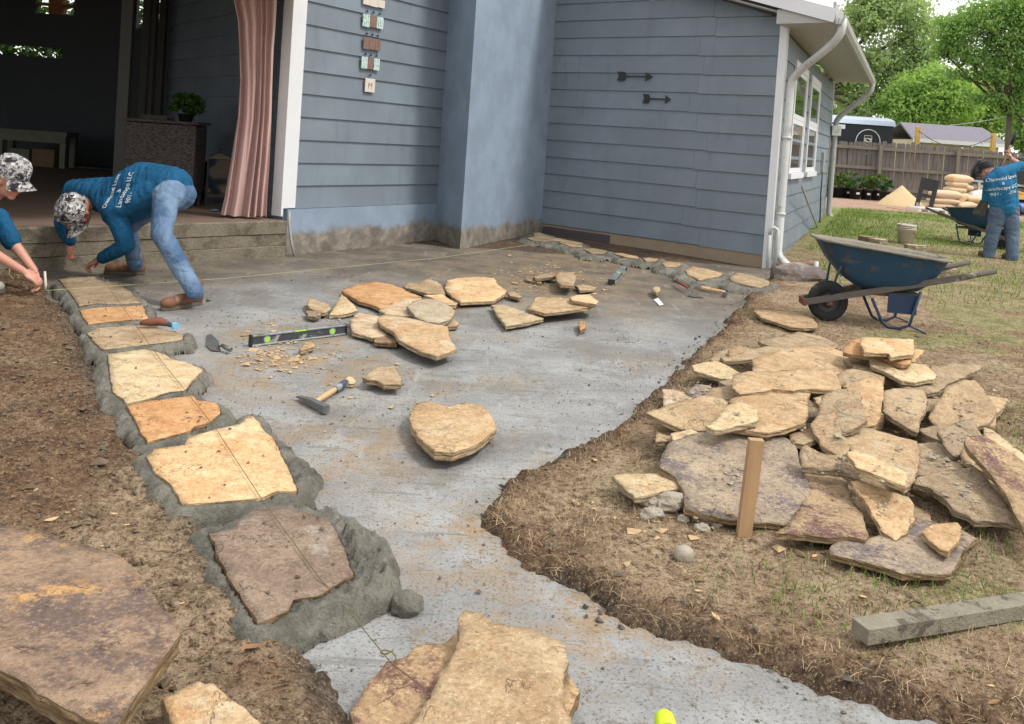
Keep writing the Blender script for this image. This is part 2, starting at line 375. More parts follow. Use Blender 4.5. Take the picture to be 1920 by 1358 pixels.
def mortar_mat():
    t = NT('wet_mortar'); p = t.pos; a = t.noise(7, 7, .7, v=p); b = t.noise(40, 6, .75, v=p); c = t.noise(130, 3, .7, v=p)
    k = t.math('ADD', a, t.math('MULTIPLY', t.math('SUBTRACT', b, .5), .5))
    col = t.mix(t.bw(k, .34, .66), tuple(srgb(94, 92, 83)), tuple(srgb(136, 132, 121)))
    col = t.mix(t.bw(t.noise(3.2, 6, .7, v=p), .52, .68, 0, .7), col, tuple(srgb(152, 147, 137)))
    col = t.mix(t.bw(b, .54, .62, 0, .5), col, tuple(srgb(70, 67, 59))); col = t.mix(t.bw(c, .55, .62, 0, .22), col, tuple(srgb(166, 161, 148)))
    h = t.math('ADD', t.math('MULTIPLY', a, 1.0), t.math('ADD', t.math('MULTIPLY', b, .8), t.math('MULTIPLY', c, .25)))
    return t.done(col, t.bw(a, .38, .62, .36, .8), t.bump(h, 1.0, .026), 0, .35)
M['mortar'] = mortar_mat()
def stone_mat(name, lo, hi, stain, stain_amt=.5, fleck=(.10, .07, .05), fleck_t=.66, side=None, pale=None):
    t = NT(name)
    a = t.noise(3.4, 8, .70, dist=.25); b = t.noise(15, 6, .72); c = t.noise(70, 5, .75); d = t.noise(210, 2, .6)
    col = t.mix(t.bw(a, .33, .67), lo, hi)
    brk = t.math('ADD', t.noise(4.6, 8, .74, dist=.3), t.math('MULTIPLY', t.math('SUBTRACT', c, .5), .22))
    col = t.mix(t.math('MULTIPLY', t.bw(brk, .48, .60), stain_amt), col, stain)
    if pale: col = t.mix(t.math('MULTIPLY', t.bw(t.math('ADD', t.noise(4.3, 8, .74), t.math('MULTIPLY', t.math('SUBTRACT', c, .5), .2)), .55, .62), .85), col, pale)
    col = t.mix(t.bw(b, .46, .64, 0, .45), col, tuple(q*.52 for q in lo))
    col = t.mix(t.bw(c, .53, .64, 0, .5), col, tuple(q*.45 for q in lo))
    col = t.mix(t.bw(c, .47, .36, 0, .45), col, tuple(min(1, q*1.28) for q in hi))
    col = t.mix(t.bw(d, .45, .75, 0, .28), col, tuple(q*.5 for q in lo))
    col = t.mix(t.math('MULTIPLY', t.bw(t.noise(38, 5, .7), fleck_t, fleck_t+.03), .9), col, fleck)
    cn = t.noise(2.6, 6, .62, dist=.4); ck = t.bw(t.math('ABSOLUTE', t.math('SUBTRACT', t.math('FRACT', t.math('MULTIPLY', cn, 5.0)), .5)), .035, .0, 0, .55)
    ck = t.math('MULTIPLY', ck, t.bw(t.noise(6, 3, .6), .46, .56))
    col = t.mix(ck, col, tuple(q*.38 for q in lo))
    # thin beds on the broken edges; side shade is darkened into the colour
    up = t.sepz(t.nrm); lay = t.noise(9, 5, .7, stretch=(.9, .9, 16))
    sd = tuple(q*.72 for q in (side or hi))
    edge = t.mix(t.bw(lay, .38, .62), tuple(q*.42 for q in sd), sd)
    edge = t.mix(t.bw(c, .45, .75, 0, .5), edge, tuple(q*.4 for q in sd))
    col = t.mix(t.bw(up, .72, .45), col, edge)
    tint = t.ramp(t.rnd, [(0, (.76, .77, .79)), (.4, (.93, .92, .91)), (.7, (1.0, .975, .94)), (1, (1.07, .98, .89))])
    col = t.mix(1.0, col, tint, 'MULTIPLY')
    led = t.math('SNAP', t.noise(4.2, 6, .62), .035)
    h = t.math('ADD', t.math('MULTIPLY', a, .9), t.math('ADD', t.math('MULTIPLY', b, .55), t.math('ADD', t.math('MULTIPLY', c, .32), t.math('ADD', t.math('MULTIPLY', d, .10), t.math('MULTIPLY', led, 3.2)))))
    h = t.math('SUBTRACT', h, t.math('MULTIPLY', ck, .5))
    return t.done(col, .9, t.bump(h, .9, .017), 0, .18)
S = srgb
M['st_tan'] = stone_mat('tan_sandstone', S(174, 149, 116), S(206, 183, 149), S(170, 133, 99), .5, pale=S(193, 178, 152))
M['st_buff'] = stone_mat('buff_sandstone', S(194, 171, 134), S(223, 204, 169), S(203, 163, 114), .5, pale=S(211, 196, 166))
M['st_orange'] = stone_mat('orange_sandstone', S(196, 150, 105), S(214, 175, 132), S(183, 128, 85), .5)
M['st_peach'] = stone_mat('peach_sandstone', S(206, 171, 128), S(229, 203, 163), S(211, 158, 110), .65, pale=S(223, 206, 173))
M['st_dust'] = stone_mat('dusty_sandstone', S(164, 143, 116), S(190, 169, 139), S(142, 119, 96), .5)
M['st_grey'] = stone_mat('weathered_grey_sandstone', S(148, 134, 120), S(179, 162, 139), S(115, 107, 112), .95, fleck=S(85, 82, 79), fleck_t=.6, side=S(172, 149, 112))
M['st_purple'] = stone_mat('brown_grey_sandstone', S(138, 119, 104), S(166, 147, 128), S(124, 105, 93), .6, side=S(168, 142, 106), pale=S(178, 169, 157))
M['st_rust'] = stone_mat('rust_veined_sandstone', S(130, 110, 96), S(170, 146, 122), S(104, 90, 88), .85, side=S(166, 142, 110), pale=S(206, 162, 106))
M['st_wine'] = stone_mat('wine_stained_sandstone', S(160, 135, 108), S(194, 169, 134), S(114, 84, 84), .95, side=S(172, 147, 112))
M['st_white'] = stone_mat('lime_whitened_sandstone', S(187, 168, 140), S(212, 198, 173), S(190, 151, 113), .45, pale=S(221, 216, 206))
M['st_greyred'] = pm('grey_red_boulder', S(102, 93, 89), .3, 4, .85, .6, .02, spot=(4, .5, .68), spot_c=S(148, 138, 128))
M['rubble'] = pm('broken_concrete', S(164, 154, 138), .3, 9, .92, .8, .015, spot=(9, .55, .7), spot_c=S(108, 102, 94))
M['pebble'] = pm('river_pebble', S(150, 142, 126), .2, 5, .6, .2, .004)
M['clod'] = pm('damp_clod', S(106, 90, 72), .3, 12, .95, .6, .01)
M['edge_clod'] = pm('dark_mortar_clod', S(92, 88, 81), .35, 14, .95, .6, .01)
M['chip'] = pm('stone_chip', S(178, 152, 116), .35, 40, .9, .4, .005)
M['wood_new'] = pm('new_pine', S(166, 134, 98), .24, 5, .7, .25, .002, stretch=(6, 6, .6))
M['wood_grey'] = pm('mortar_grey_timber', S(126, 120, 104), .35, 9, .9, .8, .008, spot=(12, .54, .62), spot_c=S(84, 78, 66))
M['leaf_dry'] = pm('dry_leaf', S(190, 158, 116), .3, 12, .9, .2)
M['leaf_brown'] = pm('brown_leaf_litter', S(132, 98, 68), .3, 12, .9, .2)
M['straw'] = pm('dry_straw', S(176, 154, 120), .3, 3, .9, 0)
M['grass_blade'] = (lambda t: t.done(t.ramp(t.attr('tint'), [(0, S(70, 100, 38)), (.6, S(118, 146, 64)), (1, S(176, 168, 106))]), .75, None, 0, .2))(NT('grass_blades'))
M['string'] = pm('mason_string', S(168, 168, 118), .1, 20, .8, 0)
M['string_dirty'] = pm('muddied_mason_string', S(104, 96, 58), .2, 30, .9, 0)
M['lime'] = pm('lime_yellow_plastic', S(196, 224, 34), .06, 5, .45, .05)
# ---------------------------------------------------------------- plan of the place (metres)
TP = Vector((-2.53, 9.86, 0)); Q0 = Vector((-1.02, 12.18, 0)); KC = Vector((-.60, 11.40, 0)); K2 = Vector((.53, 13.72, 0))
CC = Vector((3.45, 11.52, 0)); DD = Vector((6.88, 19.25, 0))
dA = (Q0-TP).normalized(); dB = (CC-K2).normalized()
SLAB_PX = [(1440, 528), (1412, 548), (1390, 565), (1340, 620), (1290, 665), (1240, 720), (1200, 760), (1150, 800), (1080, 845), (1000, 885), (930, 920), (893, 955), (897, 992), (930, 1032),
           (990, 1072), (1060, 1112), (1140, 1160), (1230, 1202), (1340, 1240), (1450, 1272), (1560, 1308), (1700, 1352), (1800, 1390), (1830, 1500), (660, 1500), (640, 1400), (600, 1290), (560, 1215), (510, 1170),
           (430, 1100), (385, 1010), (310, 930), (255, 850), (195, 760), (150, 660), (112, 585), (84, 545), (50, 520), (-60, 512)]
SLAB = [G(*p).to_2d()[:] for p in SLAB_PX] + [(-5.2, 8.2), tuple(TP[:2]), tuple((Q0+dA*.5)[:2]), (.6, 14.2), tuple((CC+dA*.25)[:2])]
def left_of(x, y): return x < -.28+(y-2.17)*(-3.38/4.94)+.55
PILE = G(1520, 800)
def gz(x, y):
    x = np.atleast_1d(np.asarray(x, float)); y = np.atleast_1d(np.asarray(y, float))
    sd = poly_sd(x, y, SLAB); lf = left_of(x, y)
    w = (fbm(P3(x, y, 7.0), 3, 3)-.5)
    w2 = fbm(P3(x, y, 24.0), 43, 2)-.5
    sdw = sd+w*.14+w2*.07
    n1 = fbm(P3(x, y, 2.3), 5, 4)-.5; n2 = fbm(P3(x, y, 13.0), 9, 3)-.5; n3 = fbm(P3(x, y, 40.0), 21, 2)-.5
    hl = -.05+.105*sstep(-.10, .08, sdw)+.07*sstep(.2, 1.6, sd)+.05*n1+.040*n2+.022*n3
    cr = sstep(.30, .0, np.abs(sd))
    hr = -.05+.098*sstep(-.01, .09, sdw)+.03*sstep(.1, 1.0, sd)+.03*n1+(.018+.05*cr)*n2+(.010+.03*cr)*n3
    near = sstep(14, 9, y)
    h = np.where(lf, hl, hr*1.0)
    h = np.where(sd < -.12, -.06, h)
    h = h*np.maximum(near, .25)+(1-near)*.05*(1-np.maximum(near, .25)*0)
    h = h+.24*sstep(12, 22, y)*sstep(2.5, 6, x)
    h = h+.06*np.exp(-((x-PILE.x)**2/.5+(y-PILE.y)**2/.8))*(~lf)
    return h
def gz1(x, y): return float(gz(x, y)[0])
def axis(a, b, step, lo, hi, grow=1.16):
    c = list(np.arange(a, b+1e-6, step)); s = step
    while c[-1] < hi: s = min(s*grow, 25); c.append(c[-1]+s)
    s = step; L = []; q = a
    while q > lo: s = min(s*grow, 25); q -= s; L.append(q)
    return np.array(L[::-1]+c)
def make_ground():
    xs = axis(-4.6, 4.3, .026, -300, 300); ys = axis(1.75, 8.2, .026, -40, 500, 1.035)
    X, Y = np.meshgrid(xs, ys); x, y = X.ravel(), Y.ravel()
    z = gz(x, y); V = np.stack([x, y, z], 1); nx = len(xs); ny = len(ys)
    i = np.arange((nx-1)*(ny-1)); r, c = i//(nx-1), i % (nx-1); a = r*nx+c
    me = np_mesh('ground', V, np.stack([a, a+1, a+nx+1, a+nx], 1), True)
    sd = poly_sd(x, y, SLAB); lf = left_of(x, y)
    n = fbm(P3(x, y, 1.1), 31, 4); n2 = fbm(P3(x, y, 3.1), 37, 4)
    thatch = np.where(lf, .08+.75*sstep(6.0, 3.6, y+1.6*(n2-.5))*sstep(.3, .55, n), sstep(.0, .35, sd)*(.55+.45*sstep(.35, .55, n2)))
    grass = np.where(lf, 0, sstep(.50, .66, n*.55+n2*.45)*sstep(.25, .8, sd)*.55)
    far = (.42*sstep(8.0, 11.0, y)+.58*sstep(12.5, 17.0, y))*sstep(3.0, 5.5, x)
    gp = sstep(.40, .58, fbm(P3(x, y, .55), 41, 4))
    grass = np.maximum(grass, far*(.35+.6*gp)*(~lf))
    grass = np.where(y > 17.0, np.maximum(grass, .55+.4*gp), grass)
    pth = sstep(21.2, 22.2, y+1.2*(n-.5))*sstep(29.0, 28.0, y)*sstep(4, 6, x)*sstep(17.5, 14.5, x)
    mud = sstep(.14, .0, sd)*(.35+.65*sstep(.4, .6, n2)); mud = np.where(lf, mud*.8, mud)
    for nm, val in (('thatch', thatch), ('grass', grass), ('path', pth), ('mud', mud)):
        at = me.attributes.new(nm, 'FLOAT', 'POINT'); at.data.foreach_set('value', np.clip(val, 0, 1).astype(np.float32))
    o = link_mesh('ground', me, M['ground']); tag(o, 'trampled brown soil and worn lawn around the new patio', kind='structure')
make_ground()
def cdt(outline, inner):
    n = len(outline); v = [Vector(p) for p in outline]+[Vector(p) for p in inner]
    r = delaunay_2d_cdt(v, [], [list(range(n))], 1, 1e-5)
    return [tuple(p) for p in r[0]], [tuple(f) for f in r[2]]
def make_slab():
    ov = []
    P = np.array(SLAB); c = P.mean(0)
    # the slab runs a little under the soil banks
    area = sum(P[i][0]*P[(i+1) % len(P)][1]-P[(i+1) % len(P)][0]*P[i][1] for i in range(len(P)))
    sgn = 1 if area > 0 else -1
    for i in range(len(P)):
        a, b = P[i-1], P[(i+1) % len(P)]; d = b-a; d /= np.linalg.norm(d); ov.append(tuple(P[i]+np.array([d[1], -d[0]])*sgn*.055))
    inner = [(x+random.uniform(-.04, .04), y+random.uniform(-.04, .04)) for x in np.arange(-5, 4.2, .12) for y in np.arange(1.4, 14, .12)]
    ii = np.array(inner); s = poly_sd(ii[:, 0], ii[:, 1], ov); inner = [inner[k] for k in range(len(inner)) if s[k] < -.03]
    v, f = cdt(ov, inner); v = np.array(v); z = .012*(fbm(P3(v[:, 0], v[:, 1], 1.6), 51, 3)-.5)
    me = bpy.data.meshes.new('slab'); me.from_pydata([(p[0], p[1], q) for p, q in zip(v, z)], [], f); me.polygons.foreach_set('use_smooth', [True]*len(f))
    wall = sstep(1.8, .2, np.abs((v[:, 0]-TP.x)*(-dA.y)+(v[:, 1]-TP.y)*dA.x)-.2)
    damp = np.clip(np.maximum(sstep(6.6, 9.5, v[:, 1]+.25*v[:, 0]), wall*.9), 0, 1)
    och = np.zeros(len(v))
    for (px, py, r) in ((560, 690, .55), (1010, 530, .9), (1080, 480, 1.0), (640, 840, .35), (520, 640, .5), (930, 560, .4), (830, 560, .5), (880, 1010, .3), (1120, 1150, .3)):
        g = G(px, py); och = np.maximum(och, np.exp(-((v[:, 0]-g.x)**2+((v[:, 1]-g.y)*.8)**2)/(r*r)))
    for nm, val in (('far_damp', damp), ('ochre', np.clip(och, 0, 1))):
        at = me.attributes.new(nm, 'FLOAT', 'POINT'); at.data.foreach_set('value', val.astype(np.float32))
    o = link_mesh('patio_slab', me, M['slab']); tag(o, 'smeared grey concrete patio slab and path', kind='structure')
make_slab()
# ---------------------------------------------------------------- house
house = empty('house', TP[:]); tag(house, 'blue-grey lap-sided house with stucco chimney, corner wing and open covered porch', 'house')
nA = Vector((dA.y, -dA.x, 0)); nB = Vector((dB.y, -dB.x, 0)); nB = -nB if nB.y > 0 else nB
dS = (DD-CC).normalized(); nS = Vector((dS.y, -dS.x, 0))
EXPO = .262
def planks(a, d, n, L, z0, z1, mat, name='siding_plank', ztop=None, joint=None, seed=0, tail=0.0, drop=0.0):
    rnd = random.Random(seed); k = 0; z = z0
    while z < z1:
        zt = min(z+EXPO+.025, z1+.3); segs = [(0, L, 0)]
        if joint:
            j = L*joint+rnd.uniform(-.16, .16); segs = [(0, j-.0015, 0), (j+.0015, L, drop)]
        for (s0, s1, dz) in segs:
            zb, ze = z-dz, zt-dz
            if ztop:
                if ztop(s1) < zb+.02:
                    # cut back under the sloping eave
                    while s1 > s0+.05 and ztop(s1) < zb+.02: s1 -= .02
                    if s1 <= s0+.06: continue
            zr = min(ze, ztop(s1)) if ztop else ze; zl = min(ze, ztop(s0)) if ztop else ze
            p = []
            w = rnd.uniform(-.0015, .0015)
            for s_, zz, off in ((s0, zb, .0), (s1, zb+w, .0), (s1, zb+w, .030), (s0, zb, .030), (s0, zl, .0), (s1, zr, .0), (s1, zr, .008), (s0, zl, .008)):
                q = a+d*s_+n*off; p.append((q.x, q.y, zz))
            MB().hexa([p[0], p[1], p[2], p[3], p[4], p[5], p[6], p[7]]).build(name, mat, house)
        z += EXPO; k += 1
def wall_core(a, b, n, z0, z1, name='wall', mat=None, th=.12):
    p = [a-n*th, b-n*th, b-n*.002, a-n*.002]
    MB().hexa([(q.x, q.y, z0) for q in p]+[(q.x, q.y, z1) for q in p]).build(name, mat or M['siding'], house)
LA, LB, LS = (Q0-TP).length, (CC-K2).length, (DD-CC).length
ROOF0, SLOPE = 3.29, .29
ztopB = lambda s_: ROOF0+SLOPE*(LB-s_)
wall_core(TP, Q0+dA*2.5, nA, -.3, 5.2)
wall_core(K2-dB*.4, CC, nB, -.3, 3.1)
wall_core(K2-dB*.4, K2+dB*1.6, nB, 3.1, 3.42)
wall_core(CC+dS*.03, DD, nS, -.3, 3.1)
planks(TP+dA*.15, dA, nA, LA-.15+.05, .52, 4.6, M['siding'], seed=1)
planks(K2-dB*.02, dB, nB, LB-.05+.02, .19, 3.7, M['siding'], ztop=ztopB, joint=.70, seed=2, drop=.013)
planks(CC+dS*.09, dS, nS, LS-.12, .14, 3.0, M['siding'], seed=3)
# stucco foundation under the porch-side wall, tan board under the wing
def strip(a, b, n, z0, z1, off, mat, name):
    p = [a-n*.05, b-n*.05, b+n*off, a+n*off]
    return MB().hexa([(q.x, q.y, z0) for q in p]+[(q.x, q.y, z1) for q in p]).build(name, mat, house)
strip(TP+dA*.02, Q0+dA*.4, nA, -.2, .515, .055, M['stucco'], 'foundation')
strip(K2-dB*.02, CC-dB*.02, nB, -.25, .178, .018, M['foundation'], 'foundation_board')
strip(CC+dS*.06, DD, nS, -.25, .135, .012, M['siding'], 'skirt_board')
# dark flashing board at the inner foot of the wing
strip(K2+dB*.05, K2+dB*1.25, nB, -.05, .15, .05, pm('dark_flashing', S(74, 68, 72), .3, 6, .7, .3), 'flashing_board')
# chimney
def chimney():
    bk = K2-nA*1.0; b2 = Q0-nA*.6
    out = [(Q0.x, Q0.y), (KC.x, KC.y), (K2.x, K2.y), (bk.x, bk.y), (b2.x, b2.y)]
    bm = bmesh.new(); lv = []
    for z in (-.2, .0, .3, 1.0, 2.0, 3.0, 4.2, 6.0): lv.append([bm.verts.new((x, y, z)) for x, y in out])
    for i in range(len(lv)-1):
        for k in range(5): bm.faces.new((lv[i][k], lv[i][(k+1) % 5], lv[i+1][(k+1) % 5], lv[i+1][k]))
    bm.faces.new(lv[-1])
    es = [e for e in bm.edges if abs(e.verts[0].co.z-e.verts[1].co.z) > .01 and (e.verts[0].co.xy-KC.xy).length < .01]
    bmesh.ops.bevel(bm, geom=es, offset=.02, segments=3, affect='EDGES', profile=.5)
    MB().bm(bm).build('chimney', M['stucco'], house)
chimney()
# white corner boards
def vboard(a, d, n, w, th, z0, z1, name='corner_board', off=0.0):
    p = [a+n*off, a+d*w+n*off, a+d*w+n*(off+th), a+n*(off+th)]
    return MB().hexa([(q.x, q.y, z0) for q in p]+[(q.x, q.y, z1) for q in p]).build(name, M['white_paint'], house)
nP = -dB                                             # porch side wall runs this way from T
nPo = Vector((-dA.x, -dA.y, 0))
vboard(TP-dA*.03, dA, nA, .175, .035, .53, 4.6)
vboard(TP-dA*.03-nA*.12, nA, nPo, .155, .03, .44, 4.6)
vboard(CC-dB*.075, dB, nB, .10, .03, .0, ROOF0)
vboard(CC, dS, nS, .085, .03, .0, ROOF0-.03)
vboard(DD-dS*.09, dS, nS, .09, .03, .05, ROOF0-.03)
# ------------------------------------------------ wing roof, eave and rake
def wing_roof():
    ov = .74; rk = .40                               # overhang past the side wall and past the gable end
    e0 = CC+nB*rk; e1 = DD+dS*.3
    z = lambda off: ROOF0+.14-SLOPE*off              # height above the wall top, falling outwards
    def quad4(name, mat, pts, th):
        MB().hexa([(p[0], p[1], p[2]-th) for p in pts]+[tuple(p) for p in pts]).build(name, mat, house)
    A = e0-dB*(LB*.9); Bp = e1-dB*(LB*.9)
    hi = z(0)+SLOPE*LB*.9
    lo = z(ov)
    P1, P2 = e0+dB*ov, e1+dB*ov
    quad4('roof', M['shingle'], [(A.x, A.y, hi+.06), (P1.x, P1.y, lo+.06), (P2.x, P2.y, lo+.06), (Bp.x, Bp.y, hi+.06)], .03)
    # soffit under the side eave
    s0, s1 = CC+nB*rk*.9, DD+dS*.25
    q = [s0+nS*.02, s0+dB*(ov-.03), s1+dB*(ov-.03), s1+nS*.02]
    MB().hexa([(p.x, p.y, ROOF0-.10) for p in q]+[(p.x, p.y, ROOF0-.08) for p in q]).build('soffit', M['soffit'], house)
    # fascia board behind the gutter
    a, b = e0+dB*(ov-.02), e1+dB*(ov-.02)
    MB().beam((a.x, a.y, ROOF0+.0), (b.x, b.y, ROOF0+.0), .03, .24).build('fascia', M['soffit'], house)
    # rake board and its soffit at the gable end
    ra, rb = e0-dB*(LB*.9), e0+dB*(ov+.01)
    MB().beam((ra.x, ra.y, hi+.02), (rb.x, rb.y, lo+.02), .03, .17).build('rake_board', M['white_paint'], house)
    qa = CC-dB*(LB*.9)
    for k, (m0, m1) in enumerate(((0.02, .19), (.195, .34))):
        p = [qa+nB*m0, qa+nB*m1, CC+dB*.3+nB*m1, CC+dB*.3+nB*m0]
        zz = [hi-.10, hi-.10, z(.3)-.10, z(.3)-.10]
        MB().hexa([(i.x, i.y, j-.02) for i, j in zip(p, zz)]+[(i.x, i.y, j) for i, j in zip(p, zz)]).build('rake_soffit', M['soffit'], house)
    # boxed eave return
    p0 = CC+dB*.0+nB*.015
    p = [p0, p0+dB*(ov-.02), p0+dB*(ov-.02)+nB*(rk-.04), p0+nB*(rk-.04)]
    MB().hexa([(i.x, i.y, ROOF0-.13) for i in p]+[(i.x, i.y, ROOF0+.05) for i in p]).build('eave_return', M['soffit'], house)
    # gutter: an open trough along the eave
    prof = [(0, .0), (0, -.11), (.03, -.125), (.075, -.125), (.11, -.07), (.12, .0), (.112, .0), (.10, -.065), (.07, -.115), (.03, -.115), (.008, -.10), (.008, .0)]
    g0, g1 = e0+dB*ov-dS*.02, e1+dB*ov
    mb = MB(); vs = []
    for g in (g0, g1):
        for (u, v) in prof: q = g+dB*u; vs.append((q.x, q.y, lo+.04+v))
    n = len(prof); fs = [(i, (i+1) % n, n+(i+1) % n, n+i) for i in range(n)]+[tuple(range(n))[::-1], tuple(range(n, 2*n))]
    mb.add(vs, fs); mb.build('gutter', M['gutter'], house)
    return lo, ov
lo_, ov_ = wing_roof()
# downspouts
def downspout(top, wallp, foot, mat, r=.048, n=nS):
    pts = [top, top-Vector((0, 0, .10))]
    a, b = top-Vector((0, 0, .12)), wallp
    for i in range(1, 12):
        t = i/12; e = t*t*(3-2*t); pts.append(Vector((a.x+(b.x-a.x)*e, a.y+(b.y-a.y)*e, a.z+(b.z-a.z)*t)))
    pts += [wallp-Vector((0, 0, .06)), Vector((wallp.x, wallp.y, .9)), Vector((wallp.x, wallp.y, foot.z+.22))]
    for t in (.35, .7, 1.0): pts.append(Vector((wallp.x+(foot.x-wallp.x)*t*t, wallp.y+(foot.y-wallp.y)*t*t, foot.z+.22-(.20)*t)))
    o = MB().tube(pts, r, 12, sx=1.25).build('downspout', mat, house)
    return o, pts
gx = CC+nB*.30+dB*(ov_+.06)
ds1, _ = downspout(Vector((gx.x, gx.y, lo_+.0)), CC+nS*.10+dS*.06+Vector((0, 0, 2.42)), CC+nS*.32+nB*.10+dS*.05+Vector((0, 0, .03)), M['downspout'])
for zz in (.72, 1.72):
    q = CC+nS*.10+dS*.06; MB().lathe([(.066, 0), (.066, .03)], 12, Matrix.Translation((q.x, q.y, zz))).build('bracket', M['downspout'], ds1)
gx2 = DD+dS*.22+dB*(ov_+.06)
ds2, _ = downspout(Vector((gx2.x, gx2.y, lo_+.0)), DD+nS*.11-dS*.05+Vector((0, 0, 2.25)), DD+nS*.36-dS*.05+Vector((0, 0, .10)), M['gutter'], .055)
q = DD+nS*.11-dS*.05; MB().box((q.x-.10, q.y-.10, 2.0), (q.x+.10, q.y+.10, 2.22), bev=.01).build('leader_head', M['downspout'], ds2)
# windows in the side wall
def window(s0, s1, z0, z1):
    a = CC+nS*.0
    def bar(u0, u1, v0, v1, o0, o1, name, mat, par):
        p = [a+dS*u0+nS*o0, a+dS*u1+nS*o0, a+dS*u1+nS*o1, a+dS*u0+nS*o1]
        return MB().hexa([(q.x, q.y, v0) for q in p]+[(q.x, q.y, v1) for q in p]).build(name, mat, par)
    w = bar(s0, s1, z0, z1, .018, .024, 'window', M['white_paint'], house)
    c = .11
    bar(s0, s0+c, z0, z1, .0245, .05, 'frame', M['white_paint'], w); bar(s1-c, s1, z0, z1, .0245, .05, 'frame', M['white_paint'], w)
    bar(s0+c, s1-c, z1-c, z1, .0245, .048, 'frame', M['white_paint'], w)
    bar(s0-.02, s1+.02, z0-.05, z0+.03, .0245, .085, 'sill', M['white_paint'], w)
    zm = (z0+z1)/2
    for (v0, v1, o) in ((z0+.035, zm, .028), (zm, z1-c-.004, .033)):
        bar(s0+c+.004, s1-c-.004, v0, v1, .0250, o-.0015, 'pane', M['pane'], w)
        f = .07
        bar(s0+c+.004, s0+c+f, v0, v1, o-.001, o+.012, 'sash', M['white_paint'], w); bar(s1-c-f, s1-c-.004, v0, v1, o-.001, o+.012, 'sash', M['white_paint'], w)
        bar(s0+c+f, s1-c-f, v1-f, v1, o-.001, o+.0115, 'sash', M['white_paint'], w); bar(s0+c+f, s1-c-f, v0, v0+f, o-.001, o+.0115, 'sash', M['white_paint'], w)
window(1.05, 2.75, 1.22, 2.86); window(3.35, 5.05, 1.22, 2.86)
# meter box and conduit on the side wall
q = CC+dS*6.6+nS*.03
mbx = MB().box((-.09, -.05, 0), (.09, .06, .40), Matrix.Translation((q.x, q.y, 1.22)) @ Matrix.Rotation(math.atan2(dS.y, dS.x), 4, 'Z'), bev=.012).build('meter_box', M['gutter'], house)
q2 = q+nS*.03; MB().tube([(q2.x, q2.y, 1.23), (q2.x, q2.y, .8), (q2.x+.02, q2.y-.01, .3), (q2.x+.02, q2.y, .1)], .014, 8).build('conduit', M['metal_dark'], mbx)
# white drain pipe at the near corner
q = CC+nS*.055-dS*.0+nB*.07
MB().tube([(q.x-.045, q.y-.01, -.04), (q.x-.045, q.y-.01, .50)], .022, 10).tube([(q.x-.045, q.y-.01, .46), (q.x-.04, q.y-.012, .53), (q.x, q.y-.02, .56), (q.x+.045, q.y-.03, .53), (q.x+.05, q.y-.03, .45), (q.x+.04, q.y-.03, -.02)], .024, 10).build('drain_pipe', M['downspout'], house)
